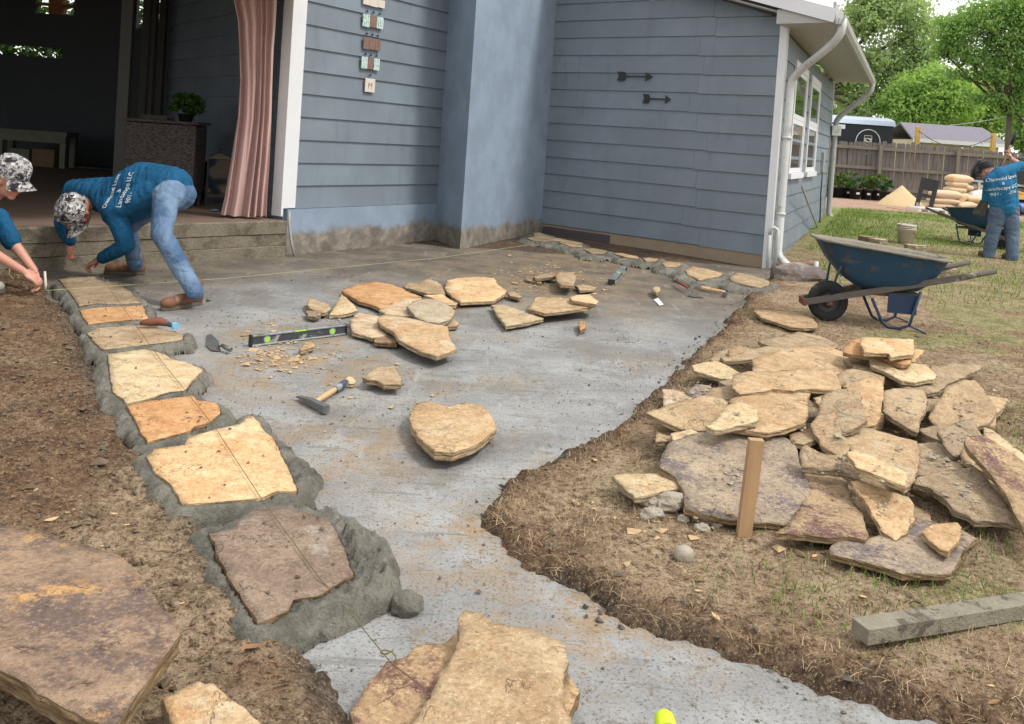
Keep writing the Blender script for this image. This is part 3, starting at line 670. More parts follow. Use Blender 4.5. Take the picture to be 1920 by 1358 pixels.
# ------------------------------------------------ porch
PZ = .40
PF = G(40, 424, PZ); dP = (Vector((PF.x, PF.y, 0))-TP).normalized(); PL = TP+dP*6.0
nPf = Vector((-dP.y, dP.x, 0)); nPf = nPf if nPf.y < 0 else -nPf
BY = 17.0
def porch():
    fl = [TP-dA*.02+dP*.0, PL, Vector((-15, 7, 0)), Vector((-15, BY+.2, 0)), Vector((-3.0, BY+.2, 0)), TP-dB*.0-nA*.1]
    MB().prism([(p.x, p.y) for p in reversed(fl)], -.02, PZ).build('porch_floor', M['porch_floor'], house)
    # three poured lifts of the step, each a little uneven
    for k, (z0, z1, off) in enumerate(((.255, PZ-.004, .10), (.125, .2535, .094), (-.06, .1235, .098))):
        n = 120; bm = bmesh.new(); rows = []
        for i in range(n+1):
            p = TP-dA*.0+dP*(6.0*i/n)
            f = off+.012*(fbm(np.array([[p.x*3, p.y*3, k*3.]]), 60+k, 3)[0]-.5)*2
            e = .004*(fbm(np.array([[p.x*6, p.y*6, k*5.]]), 70+k, 3)[0]-.5)
            q = p+nPf*f
            rows.append([bm.verts.new((p.x, p.y, z0)), bm.verts.new((q.x, q.y, z0)), bm.verts.new((q.x, q.y, z1-.012+e)), bm.verts.new((q.x-nPf.x*.014, q.y-nPf.y*.014, z1+e)), bm.verts.new((p.x, p.y, z1))])
        for i in range(n):
            for j in range(4): bm.faces.new((rows[i][j], rows[i+1][j], rows[i+1][j+1], rows[i][j+1]))
        bm.faces.new(rows[0]); bm.faces.new(rows[-1][::-1]); bmesh.ops.recalc_face_normals(bm, faces=bm.faces[:])
        MB().bm(bm).build('step_course', M['porch_concrete'], house)
    # side wall with its own laps, running back from the white corner board
    Ls = 2.2; nSd = -dA
    nSd = Vector((nPo.x, nPo.y, 0))
    Ls = 4.2; dW = Vector((-.61, .79, 0)).normalized(); nW = Vector((-dW.y, dW.x, 0)); s0 = TP-nA*.12-dA*.02
    wall_core(s0, s0+dW*Ls, nW, .38, 4.0, 'porch_wall')
    planks(s0+dW*.05, dW, nW, Ls-.06, PZ+.06, 3.6, M['siding'], seed=5)
    e = s0+dW*Ls; wall_core(e, e+dA*6, -nA, .38, 4.0, 'porch_wall')
    # ceiling and front beam
    c = [TP+nA*.02+dP*0, PL, Vector((-15, 7, 0)), Vector((-15, BY+.3, 0)), Vector((0, BY+.3, 0)), TP+dA*3-nA*.4]
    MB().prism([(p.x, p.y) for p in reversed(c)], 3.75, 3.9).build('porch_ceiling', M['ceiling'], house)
    a, b = TP+dP*.05, PL; MB().beam((a.x, a.y, 3.32), (b.x, b.y, 3.32), .14, .85).build('porch_beam', M['white_paint'], house)
    # unseen eave and front wall, added to keep daylight out of the porch
    q = [TP+dP*.1, TP+dP*9, TP+dP*9+nPf*1.15, TP+dP*.1+nPf*1.15]
    MB().hexa([(p.x, p.y, 2.90) for p in q]+[(p.x, p.y, 3.02) for p in q]).build('added_shade_eave', M['soffit'], house)
    w0, w1 = TP+dP*3.55, TP+dP*10
    MB().beam((w0.x, w0.y, 1.65), (w1.x, w1.y, 1.65), .14, 2.5).build('added_shade_wall', M['siding'], house)
    # outer walls far back, with openings through to the garden
    x_of = lambda px, py: AT(px, py, BY)
    def panel(px0, py0, px1, py1):
        a, b = x_of(px0, py0), x_of(px1, py1)
        if b.x-a.x < .01 or a.z-b.z < .01: return
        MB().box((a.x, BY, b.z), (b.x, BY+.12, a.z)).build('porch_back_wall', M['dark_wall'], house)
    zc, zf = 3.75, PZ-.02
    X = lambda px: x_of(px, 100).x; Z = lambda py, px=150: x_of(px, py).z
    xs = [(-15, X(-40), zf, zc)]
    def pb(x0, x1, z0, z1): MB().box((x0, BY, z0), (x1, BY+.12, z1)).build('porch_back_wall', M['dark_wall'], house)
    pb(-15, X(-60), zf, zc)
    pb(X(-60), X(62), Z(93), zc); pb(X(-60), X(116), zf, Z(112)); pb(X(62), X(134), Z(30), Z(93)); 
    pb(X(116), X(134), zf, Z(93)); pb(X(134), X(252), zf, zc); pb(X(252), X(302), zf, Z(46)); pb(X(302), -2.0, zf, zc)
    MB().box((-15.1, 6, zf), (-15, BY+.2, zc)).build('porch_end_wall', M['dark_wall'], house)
    # cedar frame standing in the upper opening
    for (p0, p1) in ((88, 113),): MB().box((X(p0), BY-.02, Z(30)), (X(p1), BY+.16, zc)).build('cedar_post', M['orange_wood'], house)
    MB().box((X(62), BY-.03, Z(14)), (X(134), BY+.17, Z(10))).build('cedar_rail', M['orange_wood'], house)
    # slim door frames between porch and back wall
    for px, Y, w in ((236, 12.6, .16), (272, 12.9, .10), (286, 13.1, .07), (302, 13.2, .09)):
        p = AT(px, 120, Y); MB().box((p.x-w/2, p.y-.05, PZ), (p.x+w/2, p.y+.05, 3.75)).build('door_frame', M['dark_frame'], house)
    a, b = AT(304, 120, 13.25), AT(238, 120, 12.6)
porch()
# upper roof over the main house (above the picture) keeps the rooms dark
q = [TP+nA*.45-dA*.5, Q0+nA*.45+dA*4, Q0-nA*9+dA*4, TP-nA*9-dA*.5]
MB().prism([(p.x, p.y) for p in q], 4.9, 5.05).build('main_roof', M['shingle'], house)
# ---------------------------------------------------------------- flagstones
def zt(off, sc, pts): return [(off[0]+x/sc, off[1]+y/sc) for x, y in pts]
def rough_outline(W, seed, amp=.012, step=.022):
    rnd = random.Random(seed); out = []
    n = len(W)
    for i in range(n):
        a, b = W[i], W[(i+1) % n]; L = (b-a).length; k = max(1, int(L/step)); d = (b-a)
        nn = Vector((-d.y, d.x)); nn = nn.normalized() if nn.length > 0 else nn
        ph = rnd.uniform(0, 100)
        for j in range(k):
            t = j/k; p = a+d*t; w = math.sin(math.pi*t)**.5 if k > 1 else 0
            q = np.array([[p.x*14+ph, p.y*14, 0]]); u = (fbm(q, seed % 97, 3)[0]-.5)*2*amp*w*min(1, L/.25+.3)
            out.append(p+nn*(u+rnd.uniform(-.0016, .0016)))
    return out
def slab_stone(name, label, px, z, mat, thick=.045, tilt=(0, 0), seed=None, group=None, cat='flagstone', rough=.010, amp=.012, world=False, parent=None):
    seed = seed if seed is not None else (abs(hash(label)) % 1000 if False else sum(ord(c)*(i+1) for i, c in enumerate(label or name)) % 997)
    cx = sum(p[0] for p in px)/len(px); cy = sum(p[1] for p in px)/len(px)
    if world: W3 = [Vector((p[0], p[1], z)) for p in px]; c = Vector((cx, cy, z))
    else: c = G(cx, cy, z); W3 = [GP(p[0], p[1], c, *tilt) for p in px]
    W = [Vector((p.x-c.x, p.y-c.y)) for p in W3]
    ar = sum(W[i].x*W[i-len(W)+1].y-W[i-len(W)+1].x*W[i].y for i in range(len(W)))
    if ar < 0: W = W[::-1]
    diam = max((p-q).length for p in W for q in W)
    step = min(.024, max(.008, diam/30))
    O = rough_outline(W, seed, min(amp, diam*.035), step)
    n = len(O); xs = [p.x for p in O]; ys = [p.y for p in O]
    g = max(.014, diam/24); rnd = random.Random(seed+5)
    pts = [(x+rnd.uniform(-.3, .3)*g, y+rnd.uniform(-.3, .3)*g) for x in np.arange(min(xs)+g/2, max(xs), g) for y in np.arange(min(ys)+g/2, max(ys), g)]
    if pts:
        ii = np.array(pts); s = poly_sd(ii[:, 0], ii[:, 1], [tuple(p) for p in O]); pts = [p for p, q in zip(pts, s) if q < -.35*g]
    v, f = cdt([tuple(p) for p in O], pts); v = np.array(v)
    sd = -poly_sd(v[:, 0], v[:, 1], [tuple(p) for p in O])
    k = 1.0/max(diam, .05)
    a = fbm(P3(v[:, 0]+seed, v[:, 1], 5.5), seed, 4)
    ter = np.floor(a*9)/9+np.clip((a*9-np.floor(a*9))*3-2, 0, 1)/9       # flaky beds
    hz = (ter-.5)*2.2*rough+(fbm(P3(v[:, 0], v[:, 1]+seed, 22), seed+3, 3)-.5)*.006
    hz = hz*np.clip(.35+sd/.05, 0, 1)-np.clip(1-sd/.008, 0, 1)*.0025
    ztop = tilt[0]*v[:, 0]+tilt[1]*v[:, 1]+hz
    m = MB(); nv = len(v)
    m.add([(p[0], p[1], q) for p, q in zip(v, ztop)], f, True)
    # find the rim vertices in order (cdt keeps the outline first)
    rim = list(range(n)); prev = rim
    nr = []
    for i in range(n):
        d = O[(i+1) % n]-O[i-1]; nr.append(Vector((d.y, -d.x)).normalized() if d.length > 1e-9 else Vector((0, 0)))
    lay = [(.28, .05), (.55, -.15), (.80, .0), (1.0, -.8)]
    nz = [fbm(np.array([[O[i].x*25+seed, O[i].y*25, q*2.7] for i in range(n)]), seed+q, 3)-.5 for q in range(4)]
    for q, (fr, of) in enumerate(lay):
        ring = []
        for i in range(n):
            o_ = (of*.010+nz[q][i]*.014)*min(1, thick/.03)
            p = O[i]+nr[i]*o_; ring.append((p.x, p.y, tilt[0]*O[i].x+tilt[1]*O[i].y-thick*fr+(nz[(q+1) % 4][i]*thick*.18 if q < 3 else 0)))
        b = len(m.v); m.v += ring
        for i in range(n):
            m.f.append((prev[i], b+i, b+(i+1) % n, prev[(i+1) % n])); m.sm.append(False); m.mi.append(0)
        prev = list(range(b, b+n))
    m.f.append(tuple(reversed(prev))); m.sm.append(False); m.mi.append(0)
    me = m.mesh(name); bm = bmesh.new(); bm.from_mesh(me); bmesh.ops.recalc_face_normals(bm, faces=bm.faces[:]); bm.to_mesh(me); bm.free()
    co = np.empty(len(me.vertices)*3); me.vertices.foreach_get('co', co); co = co.reshape(-1, 3)+np.array(c[:]); me.vertices.foreach_set('co', co.ravel())
    o = link_mesh(name, me, mat, parent)
    if label: tag(o, label, cat, group)
    return o
RA = ((60, 480), 2.83); RB = ((360, 860), 2.526); RC = ((0, 880), 2.841); RD = ((480, 340), 3.31); RE = ((900, 420), 3.31); RF = ((1120, 560), 2.4); RG = ((360, 400), 3.0)
# the laid row along the string, from the house to the front
ROW = [
 ('olive-tan flagstone laid first in the row, beside the crouching worker', RA, [(140,120),(330,105),(350,125),(470,145),(530,195),(580,250),(420,255),(340,250),(250,265),(200,190)], 'st_dust'),
 ('narrow bright orange flagstone, second in the laid row from the house', RA, [(250,285),(340,272),(440,268),(590,260),(600,300),(615,330),(480,340),(420,345),(300,360),(275,330)], 'st_orange'),
 ('long tan flagstone under the brush, third in the laid row', RA, [(290,405),(350,380),(480,370),(580,365),(700,390),(805,412),(800,440),(680,460),(540,475),(380,495),(340,465)], 'st_tan'),
 ('pale buff flagstone with pointed right end, fourth in the laid row', RA, [(400,520),(600,490),(700,520),(740,545),(820,560),(905,600),(860,650),(820,700),(810,712),(730,720),(600,760),(505,780),(430,715),(415,640),(410,570)], 'st_buff'),
 ('plain orange flagstone, fifth in the laid row, between two pale ones', RA, [(500,790),(620,765),(850,738),(880,765),(980,775),(1000,830),(940,880),(860,900),(840,925),(615,985),(570,910)], 'st_orange'),
 ('large peach and yellow flagstone, sixth in the laid row', RA, [(610,1060),(650,1020),(810,1000),(830,960),(950,925),(1100,890),(1150,848),(1175,850),(1280,970),(1330,1070),(1380,1170),(1405,1245),(1300,1245),(1220,1280),(1000,1300),(795,1310),(740,1210),(660,1150)], 'st_peach'),
 ('purple-brown flagstone ending the laid row, set in thick wet mortar', RB, [(80,345),(180,330),(290,240),(430,230),(560,260),(640,280),(690,350),(720,420),(765,540),(680,600),(590,650),(480,665),(460,715),(310,775),(210,620),(130,480)], 'st_purple')]
ROWZ = .085
ROW_OUT = []
for lab, (off, sc), pts, mt in ROW:
    px = zt(off, sc, pts); ROW_OUT.append([G(x, y, ROWZ).to_2d()[:] for x, y in px])
    slab_stone('flagstone', lab, px, ROWZ, M[mt], .05, group='flagstones laid in the mortar row', rough=.004)
# stones along the foot of the wing
WING = [
 ('thin tan flagstone in the far corner by the chimney', [(290,88),(335,78),(420,92),(470,103),(400,110),(330,102)], 'st_dust'),
 ('upright yellowish edge piece leaning at the dark flashing', [(335,55),(370,52),(470,85),(530,95),(640,118),(630,126),(500,108),(400,90),(335,75)], 'st_buff'),
 ('flat tan piece mortared below the dark flashing', [(490,112),(560,118),(640,130),(630,142),(560,138)], 'st_tan'),
 ('grey-tan flagstone set past the end of the dark flashing', [(640,155),(700,148),(790,165),(770,185),(690,182)], 'st_dust'),
 ('thin long flagstone in mortar at the middle of the wing wall', [(825,180),(880,178),(985,205),(980,215),(900,205)], 'st_tan'),
 ('small rounded flagstone in mortar under the wing wall', [(1010,212),(1050,207),(1105,215),(1090,232),(1030,230)], 'st_dust'),
 ('short pitted flagstone in mortar, third from the downspout', [(1125,240),(1180,232),(1250,248),(1230,265),(1150,265)], 'st_dust'),
 ('wide pitted tan flagstone in mortar, second from the downspout', [(1270,285),(1320,262),(1400,275),(1510,305),(1480,325),(1360,345),(1290,315)], 'st_tan'),
 ('tan flagstone in mortar at the corner beside the downspout', [(1545,330),(1590,300),(1680,315),(1790,350),(1795,378),(1740,395),(1650,378),(1560,352)], 'st_tan')]
WING_OUT = []
for lab, pts, mt in WING:
    px = zt(*RE, pts); WING_OUT.append([G(x, y, .085).to_2d()[:] for x, y in px]); slab_stone('flagstone', lab, px, .085, M[mt], .045, group='flagstones mortared along the wing', rough=.006)
# loose stones lying on the slab
LOOSE = [
 ('large brown-orange flagstone at the back of the loose group', RD, [(530,680),(575,655),(640,635),(740,620),(850,640),(900,660),(960,690),(1030,715),(900,735),(830,775),(770,790),(700,760),(640,745),(590,715)], 'st_orange', .05, (0,0)),
 ('small broken orange flagstone between two larger ones at the back', RD, [(920,640),(935,625),(1000,635),(1060,603),(1120,620),(1150,640),(1175,695),(1060,697),(1010,680),(960,665),(925,660)], 'st_tan', .05, (0,0)),
 ('squarish tan flagstone with a notched edge, right of the loose group', RD, [(1170,660),(1190,610),(1250,597),(1390,590),(1480,600),(1500,640),(1560,680),(1480,740),(1380,745),(1270,750),(1225,720)], 'st_peach', .06, (0,0)),
 ('thin pale wedge half hidden behind the round grey stone', RD, [(1040,705),(1160,698),(1200,730),(1250,755),(1240,768),(1190,765),(1140,740)], 'st_buff', .045, (0,0)),
 ('white-stained flagstone under the round grey stone', RD, [(765,800),(800,770),(880,740),(930,725),(1030,720),(1000,770),(1000,800),(1020,835),(900,835),(800,822)], 'st_white', .05, (0,0)),
 ('roundish speckled grey-buff flagstone on top of the loose group', RD, [(935,775),(970,745),(1050,725),(1130,730),(1190,765),(1235,800),(1225,835),(1190,865),(1130,880),(1060,870),(1000,845),(960,810)], 'st_white', .10, (0,.02)),
 ('small tan wedge poking out under the round grey stone', RD, [(1150,885),(1205,855),(1215,835),(1260,880),(1250,895),(1180,898)], 'st_tan', .045, (0,0)),
 ('white and rust stained flagstone beside the end of the level', RD, [(585,860),(630,810),(700,825),(775,835),(790,870),(800,930),(830,950),(725,970),(600,935),(585,890)], 'st_white', .05, (0,0)),
 ('flat rusty piece under the front flagstone of the loose group', RD, [(728,965),(820,945),(890,975),(875,1005),(740,997)], 'st_rust', .045, (0,0)),
 ('long pale orange flagstone at the front of the loose group', RD, [(750,865),(770,830),(850,830),(950,845),(1090,880),(1190,900),(1195,950),(1245,1040),(1190,1065),(1120,1085),(1040,1060),(950,1020),(890,985),(850,930),(790,895)], 'st_peach', .10, (.01,.03)),
 ('upright pointed triangular flagstone left of the loose group', RD, [(455,830),(490,770),(530,700),(560,720),(600,760),(630,800),(540,825)], 'st_buff', .06, (0,.10)),
 ('small orange flagstone leaning by the pointed triangular one', RD, [(315,765),(330,722),(400,745),(455,765),(465,790),(430,815),(380,810),(340,790)], 'st_tan', .06, (0,.05)),
 ('small dull wedge in front of the small orange flagstone', RD, [(305,800),(390,805),(405,825),(370,840),(320,830)], 'st_dust', .05, (0,0)),
 ('speckled triangular flagstone apart to the right of the loose group', RE, [(70,500),(150,500),(250,535),(340,550),(395,585),(300,610),(160,632),(110,570)], 'st_buff', .055, (0,0)),
 ('smooth tan flagstone propped on its neighbour, right on the slab', RE, [(297,525),(345,450),(440,452),(560,460),(640,480),(720,490),(680,515),(580,530),(480,545),(400,553)], 'st_tan', .10, (.02,0)),
 ('small slim slab lying on the smooth propped flagstone', RE, [(555,455),(590,440),(680,435),(735,480),(720,498),(640,485),(565,470)], 'st_peach', .14, (0,0)),
 ('thick single tan flagstone alone in the middle of the slab', ((0,0),1.0), [(766,783),(772,765),(782,755),(806,751),(828,758),(848,760),(870,753),(905,760),(925,785),(931,803),(905,825),(880,838),(850,848),(815,846),(795,828),(772,800)], 'st_tan', .085, (0,0)),
 ('small pale wedge stone lying near the hammer', RG, [(958,922),(1050,860),(1140,860),(1180,930),(1178,958),(1080,962),(1040,940),(985,935)], 'st_dust', .065, (0,0)),
 ('small stone block leaning on the front of the level', RG, [(605,755),(650,715),(690,725),(692,745),(650,757),(612,768)], 'st_tan', .05, (0,0)),
 ('flat chip stone touching the hammer grip', RG, [(855,935),(875,915),(900,918),(922,940),(905,955),(875,955)], 'st_buff', .03, (0,0)),
 ('square tan block in the rubble beyond the loose group', RE, [(470,310),(490,295),(580,300),(598,330),(580,380),(500,378),(475,350)], 'st_tan', .11, (0,0)),
 ('thin flagstone shard at the front of the rubble', RE, [(590,380),(650,375),(720,392),(715,405),(620,410)], 'st_tan', .05, (0,0)),
 ('long narrow shard on the left of the rubble', RE, [(330,325),(400,305),(465,305),(470,325),(400,335),(345,338)], 'st_dust', .07, (0,0)),
 ('flat sliver lying left of the rubble', RE, [(272,342),(330,340),(385,355),(380,367),(310,355)], 'st_tan', .03, (0,0)),
 ('small pale stone block alone near the paper', RE, [(1068,398),(1090,384),(1115,390),(1118,415),(1095,426),(1076,415)], 'st_buff', .07, (0,0)),
 ('small pointed orange chip alone on the open slab', RE, [(610,615),(625,598),(655,605),(657,640),(625,660)], 'st_orange', .055, (0,0)),
 ('thin dark-edged shard between the loose groups', RE, [(170,425),(215,420),(260,450),(240,458),(185,445)], 'st_dust', .05, (0,0))]
for lab, R_, pts, mt, z, tl in LOOSE:
    slab_stone('flagstone', lab, zt(*R_, pts), z, M[mt], min(z, .034 if z < .08 or tl != (0, 0) or z > .09 else .045), tl, group='loose flagstones on the slab', rough=.007)
# front stones, near the camera
slab_stone('flagstone', 'huge rust-brown veined flagstone in the lower left corner', zt(*RC, [(-300,330),(0,290),(100,320),(280,350),(420,390),(560,430),(650,460),(740,550),(800,650),(900,770),(960,875),(830,1050),(740,1180),(610,1370),(540,1358),(400,1290),(200,1190),(100,1110),(0,1065),(-300,960)]), .21, M['st_rust'], .055, (.03, -.05), group='big flagstones in the foreground', rough=.010)
slab_stone('flagstone', 'small peach flagstone cut off at the bottom edge, on dark soil', zt(*RC, [(865,1215),(990,1150),(1060,1115),(1090,1135),(1130,1125),(1200,1190),(1300,1260),(1400,1358),(1450,1420),(960,1430),(900,1310)]), .13, M['st_peach'], .05, group='big flagstones in the foreground')
slab_stone('flagstone', 'wine-stained flagstone under the big tan one at the bottom', zt(*RB, [(750,1190),(830,1070),(920,960),(1010,940),(1050,890),(1110,870),(1200,870),(1260,820),(1310,800),(1400,770),(1500,800),(1650,860),(1840,1100),(1790,1200),(1700,1340),(780,1340),(760,1240)]), .07, M['st_wine'], .05, group='big flagstones in the foreground', rough=.014)
slab_stone('flagstone', 'big tan flagstone with a pointed top at the bottom of the picture', zt(*RB, [(1265,740),(1290,712),(1370,730),(1450,780),(1560,790),(1680,840),(1760,870),(1785,960),(1760,1060),(1755,1170),(1800,1230),(1780,1340),(1060,1340),(1040,1250),(1130,1130),(1180,1000),(1250,900)]), .13, M['st_tan'], .05, (.0, .02), group='big flagstones in the foreground', rough=.016)
# the heap on the lawn, back to front
GL = .07
PILE_S = [
 ('flat lone flagstone by the wheelbarrow wheel', [(705,48),(760,50),(885,60),(965,88),(993,112),(985,128),(930,133),(860,125),(790,100),(735,85),(715,68)], 'st_dust', GL+.05, (0,0)),
 ('flat flagstone just behind the heap, partly in grass', [(722,190),(850,165),(905,148),(1000,165),(1085,205),(1080,220),(1000,225),(870,225),(800,220),(735,200)], 'st_dust', GL+.05, (0,0)),
 ('dark narrow stone at the back left of the heap', [(505,270),(550,235),(600,225),(620,245),(570,270),(520,285)], 'st_dust', GL+.05, (0,0)),
 ('slim curved slab lying at the back left of the heap', [(553,262),(600,258),(690,225),(760,212),(880,218),(885,232),(800,245),(700,270),(640,278),(570,282)], 'st_tan', GL+.16, (0,0)),
 ('small stone under the slim curved slab at the back', [(590,228),(640,215),(700,230),(680,255),(600,262)], 'st_tan', GL+.10, (0,0)),
 ('broad tan slab across the back of the heap', [(695,270),(790,240),(860,210),(950,208),(1060,222),(1180,260),(1290,330),(1300,350),(1200,360),(1130,350),(1060,350),(1000,345),(900,330),(800,330),(700,325)], 'st_tan', GL+.14, (0,0)),
 ('pale slab jutting out at the left of the heap', [(425,300),(480,285),(540,278),(580,295),(640,330),(640,350),(610,365),(560,360),(490,340),(435,322)], 'st_buff', GL+.11, (0,0)),
 ('wide tan slab on the upper middle of the heap', [(610,340),(680,325),(800,325),(900,312),(990,320),(1060,312),(1080,350),(1098,405),(1060,410),(960,405),(880,410),(790,405),(720,420),(640,425),(612,400),(608,370)], 'st_tan', GL+.21, (0,.02)),
 ('third piece at the right end of the small stack', [(1380,235),(1415,222),(1468,228),(1455,250),(1420,285),(1390,275)], 'st_peach', GL+.21, (0,0)),
 ('lower orange block of the small stack on the heap', [(1105,225),(1140,190),(1190,175),(1400,190),(1420,230),(1415,262),(1410,290),(1370,295),(1250,262),(1150,250),(1105,238)], 'st_orange', GL+.25, (0,0)),
 ('top orange rectangular block of the small stack', [(1190,172),(1425,180),(1423,250),(1320,262),(1310,245),(1200,240),(1185,200)], 'st_peach', GL+.30, (0,0)),
 ('pale slab under the small stack', [(1225,275),(1300,270),(1400,285),(1480,295),(1530,345),(1520,360),(1430,375),(1370,370),(1290,325),(1230,300)], 'st_buff', GL+.18, (0,0)),
 ('broad slab at the back right of the heap', [(1330,355),(1430,360),(1500,345),(1500,300),(1600,288),(1700,292),(1735,305),(1700,330),(1660,345),(1580,380),(1540,415),(1490,425),(1380,400)], 'st_dust', GL+.11, (0,0)),
 ('brown slab with crumbs in the middle of the heap', [(1070,345),(1110,325),(1150,310),(1215,325),(1290,345),(1290,400),(1200,410),(1110,400),(1080,380)], 'st_dust', GL+.16, (0,0)),
 ('whitish slab at the left edge of the heap', [(290,405),(340,405),(420,430),(450,440),(400,460),(330,475),(298,478)], 'st_white', GL+.06, (0,0)),
 ('grey rough chunk at the left of the heap', [(395,420),(440,385),(510,390),(510,430),(430,442)], 'st_grey', GL+.08, (0,0)),
 ('slab tucked under the wide tan one on the left', [(480,435),(520,400),(600,390),(690,415),(680,445),(560,470),(500,450)], 'st_tan', GL+.12, (0,0)),
 ('long pointed slab reaching left over the grey one', [(215,510),(330,470),(480,432),(560,445),(590,470),(570,500),(560,540),(520,590),(470,592),(380,585),(330,565),(260,530)], 'st_tan', GL+.17, (0,0)),
 ('large tan slab with grey dust behind the stake', [(600,450),(680,425),(800,402),(880,410),(960,425),(945,450),(950,520),(930,560),(900,565),(850,585),(770,600),(680,590),(600,578),(590,520)], 'st_tan', GL+.20, (0,0)),
 ('smaller tan slab overlapping two others left of the stake', [(490,570),(540,535),(580,480),(610,455),(660,465),(725,500),(720,550),(660,565),(590,580),(530,590)], 'st_buff', GL+.25, (0,.02)),
 ('tan slab right of the dark gap', [(1010,440),(1060,410),(1130,405),(1180,410),(1190,470),(1215,545),(1150,590),(1100,600),(1070,560),(1050,520),(990,525),(1000,480)], 'st_tan', GL+.24, (0,0)),
 ('tall slab with rounded right edge, middle of the heap', [(1110,420),(1140,380),(1180,360),(1240,345),(1285,370),(1290,420),(1275,530),(1250,570),(1200,575),(1180,500),(1150,440)], 'st_tan', GL+.21, (.05,.2)),
 ('grey-tan slab with a ragged lower point', [(1290,410),(1330,402),(1420,405),(1470,410),(1490,460),(1460,530),(1440,600),(1400,580),(1330,540),(1285,500),(1285,450)], 'st_dust', GL+.19, (-.05,.2)),
 ('stone behind the steep brown slab on the far right', [(1740,430),(1800,440),(1850,450),(1830,490),(1795,520),(1790,570),(1740,575)], 'st_tan', GL+.08, (0,0)),
 ('steep rough brown slab on the right of the heap', [(1490,530),(1530,460),(1570,400),(1650,360),(1700,365),(1740,410),(1790,480),(1800,510),(1760,560),(1710,580),(1680,570),(1600,585),(1550,590),(1500,555)], 'st_dust', GL+.17, (.05,.32)),
 ('brown triangular slab below the steep rough one', [(1530,595),(1600,560),(1690,535),(1730,610),(1710,650),(1650,700),(1600,705),(1560,660)], 'st_dust', GL+.19, (.08,.2)),
 ('tan slab leaning forward at the dark gap', [(960,560),(990,525),(1070,510),(1085,545),(1100,600),(1140,655),(1130,690),(1090,710),(1040,680),(1000,640),(970,610)], 'st_tan', GL+.20, (.04,.26)),
 ('wide tan slab right of centre, strewn with chips', [(1110,620),(1140,590),(1200,575),(1290,600),(1440,640),(1455,690),(1440,760),(1430,830),(1380,850),(1340,820),(1200,740),(1140,680)], 'st_tan', GL+.14, (0,0)),
 ('thin slab under the chip-strewn one on the right', [(1430,650),(1530,640),(1600,690),(1660,740),(1660,775),(1480,790),(1430,790)], 'st_dust', GL+.11, (0,0)),
 ('dark upturned slab leaning right of the stake', [(910,700),(920,665),(940,655),(1000,690),(1120,710),(1170,735),(1250,775),(1380,835),(1395,870),(1380,880),(1250,840),(1150,810),(1100,775),(1040,765),(960,760),(920,755)], 'st_dust', GL+.16, (-.08,.75)),
 ('bright cream slab lying over the dark upturned one', [(1120,690),(1150,680),(1220,700),(1290,730),(1390,780),(1385,840),(1340,825),(1250,790),(1170,755)], 'st_buff', GL+.24, (-.04,.05)),
 ('short flat piece right behind the stake', [(860,610),(920,590),(910,575),(1000,600),(1005,625),(930,655),(880,645)], 'st_tan', GL+.16, (0,0)),
 ('big weathered grey and lavender slab around the stake', [(280,760),(290,700),(320,650),(350,635),(460,600),(560,592),(700,600),(850,625),(890,650),(905,720),(930,790),(960,850),(930,940),(900,990),(870,1020),(800,1010),(700,1000),(600,990),(480,970),(395,945),(390,910),(380,850),(350,800)], 'st_grey', GL+.10, (-.02,.14)),
 ('purple and tan slab at the front, right of the big grey one', [(925,775),(1000,760),(1090,760),(1120,810),(1140,890),(1200,960),(1220,1060),(1205,1085),(1130,1070),(1040,1075),(940,1060),(800,1055),(860,1010),(920,930),(940,880)], 'st_wine', GL+.065, (0,0)),
 ('tongue-shaped slab pointing down at the front of the heap', [(1140,820),(1180,815),(1280,850),(1400,890),(1425,930),(1430,990),(1400,1030),(1395,1060),(1340,1085),(1290,1050),(1260,1000),(1230,950),(1190,890)], 'st_tan', GL+.11, (-.06,.22)),
 ('ochre slab sloping down at the right front of the heap', [(1420,830),(1440,800),(1510,780),(1690,755),(1750,800),(1800,870),(1870,970),(1885,1020),(1800,1000),(1700,1000),(1660,970),(1600,950),(1570,910),(1500,850)], 'st_dust', GL+.13, (.04,.2)),
 ('grey strip wedged behind the purple-spotted slab', [(1640,700),(1660,650),(1720,720),(1790,810),(1720,770),(1650,725)], 'st_dust', GL+.16, (0,0)),
 ('thin slab behind the purple-spotted one at the right edge', [(1740,575),(1780,590),(1920,700),(1990,760),(1940,760),(1800,670),(1745,640)], 'st_buff', GL+.16, (0,0)),
 ('leaning cream slab with purple blotches at the right edge', [(1655,620),(1740,615),(1800,650),(1920,730),(1990,770),(2010,1060),(1920,1040),(1880,970),(1840,870),(1780,800),(1700,710),(1660,660)], 'st_wine', GL+.24, (-.05,.28)),
 ('flat wide flagstone lying in the grass before the heap', [(1045,1115),(1100,1080),(1220,1075),(1300,1050),(1430,980),(1500,1000),(1640,1040),(1715,1080),(1640,1130),(1620,1190),(1590,1235),(1500,1235),(1370,1235),(1270,1200),(1150,1170),(1050,1145)], 'st_grey', GL+.05, (0,0)),
 ('small slab on top of the flat wide flagstone in the grass', [(1460,1045),(1500,1010),(1620,1005),(1640,1030),(1630,1080),(1580,1135),(1540,1120),(1490,1080)], 'st_tan', GL+.11, (0,.03)),
 ('boot-shaped pale slab lying on the soil left of the heap', [(65,795),(120,788),(290,785),(330,795),(410,800),(418,818),(390,845),(280,870),(170,893),(120,850)], 'st_buff', GL+.06, (0,0)),
 ('small brick-like stone on the corner of the grey slab', [(330,605),(420,583),(465,605),(460,620),(370,648),(340,635)], 'st_buff', GL+.14, (0,0)),
 ('short block under the long pointed slab', [(262,580),(330,570),(350,600),(335,635),(262,640)], 'st_dust', GL+.10, (0,0))]
rt_ = random.Random(12)
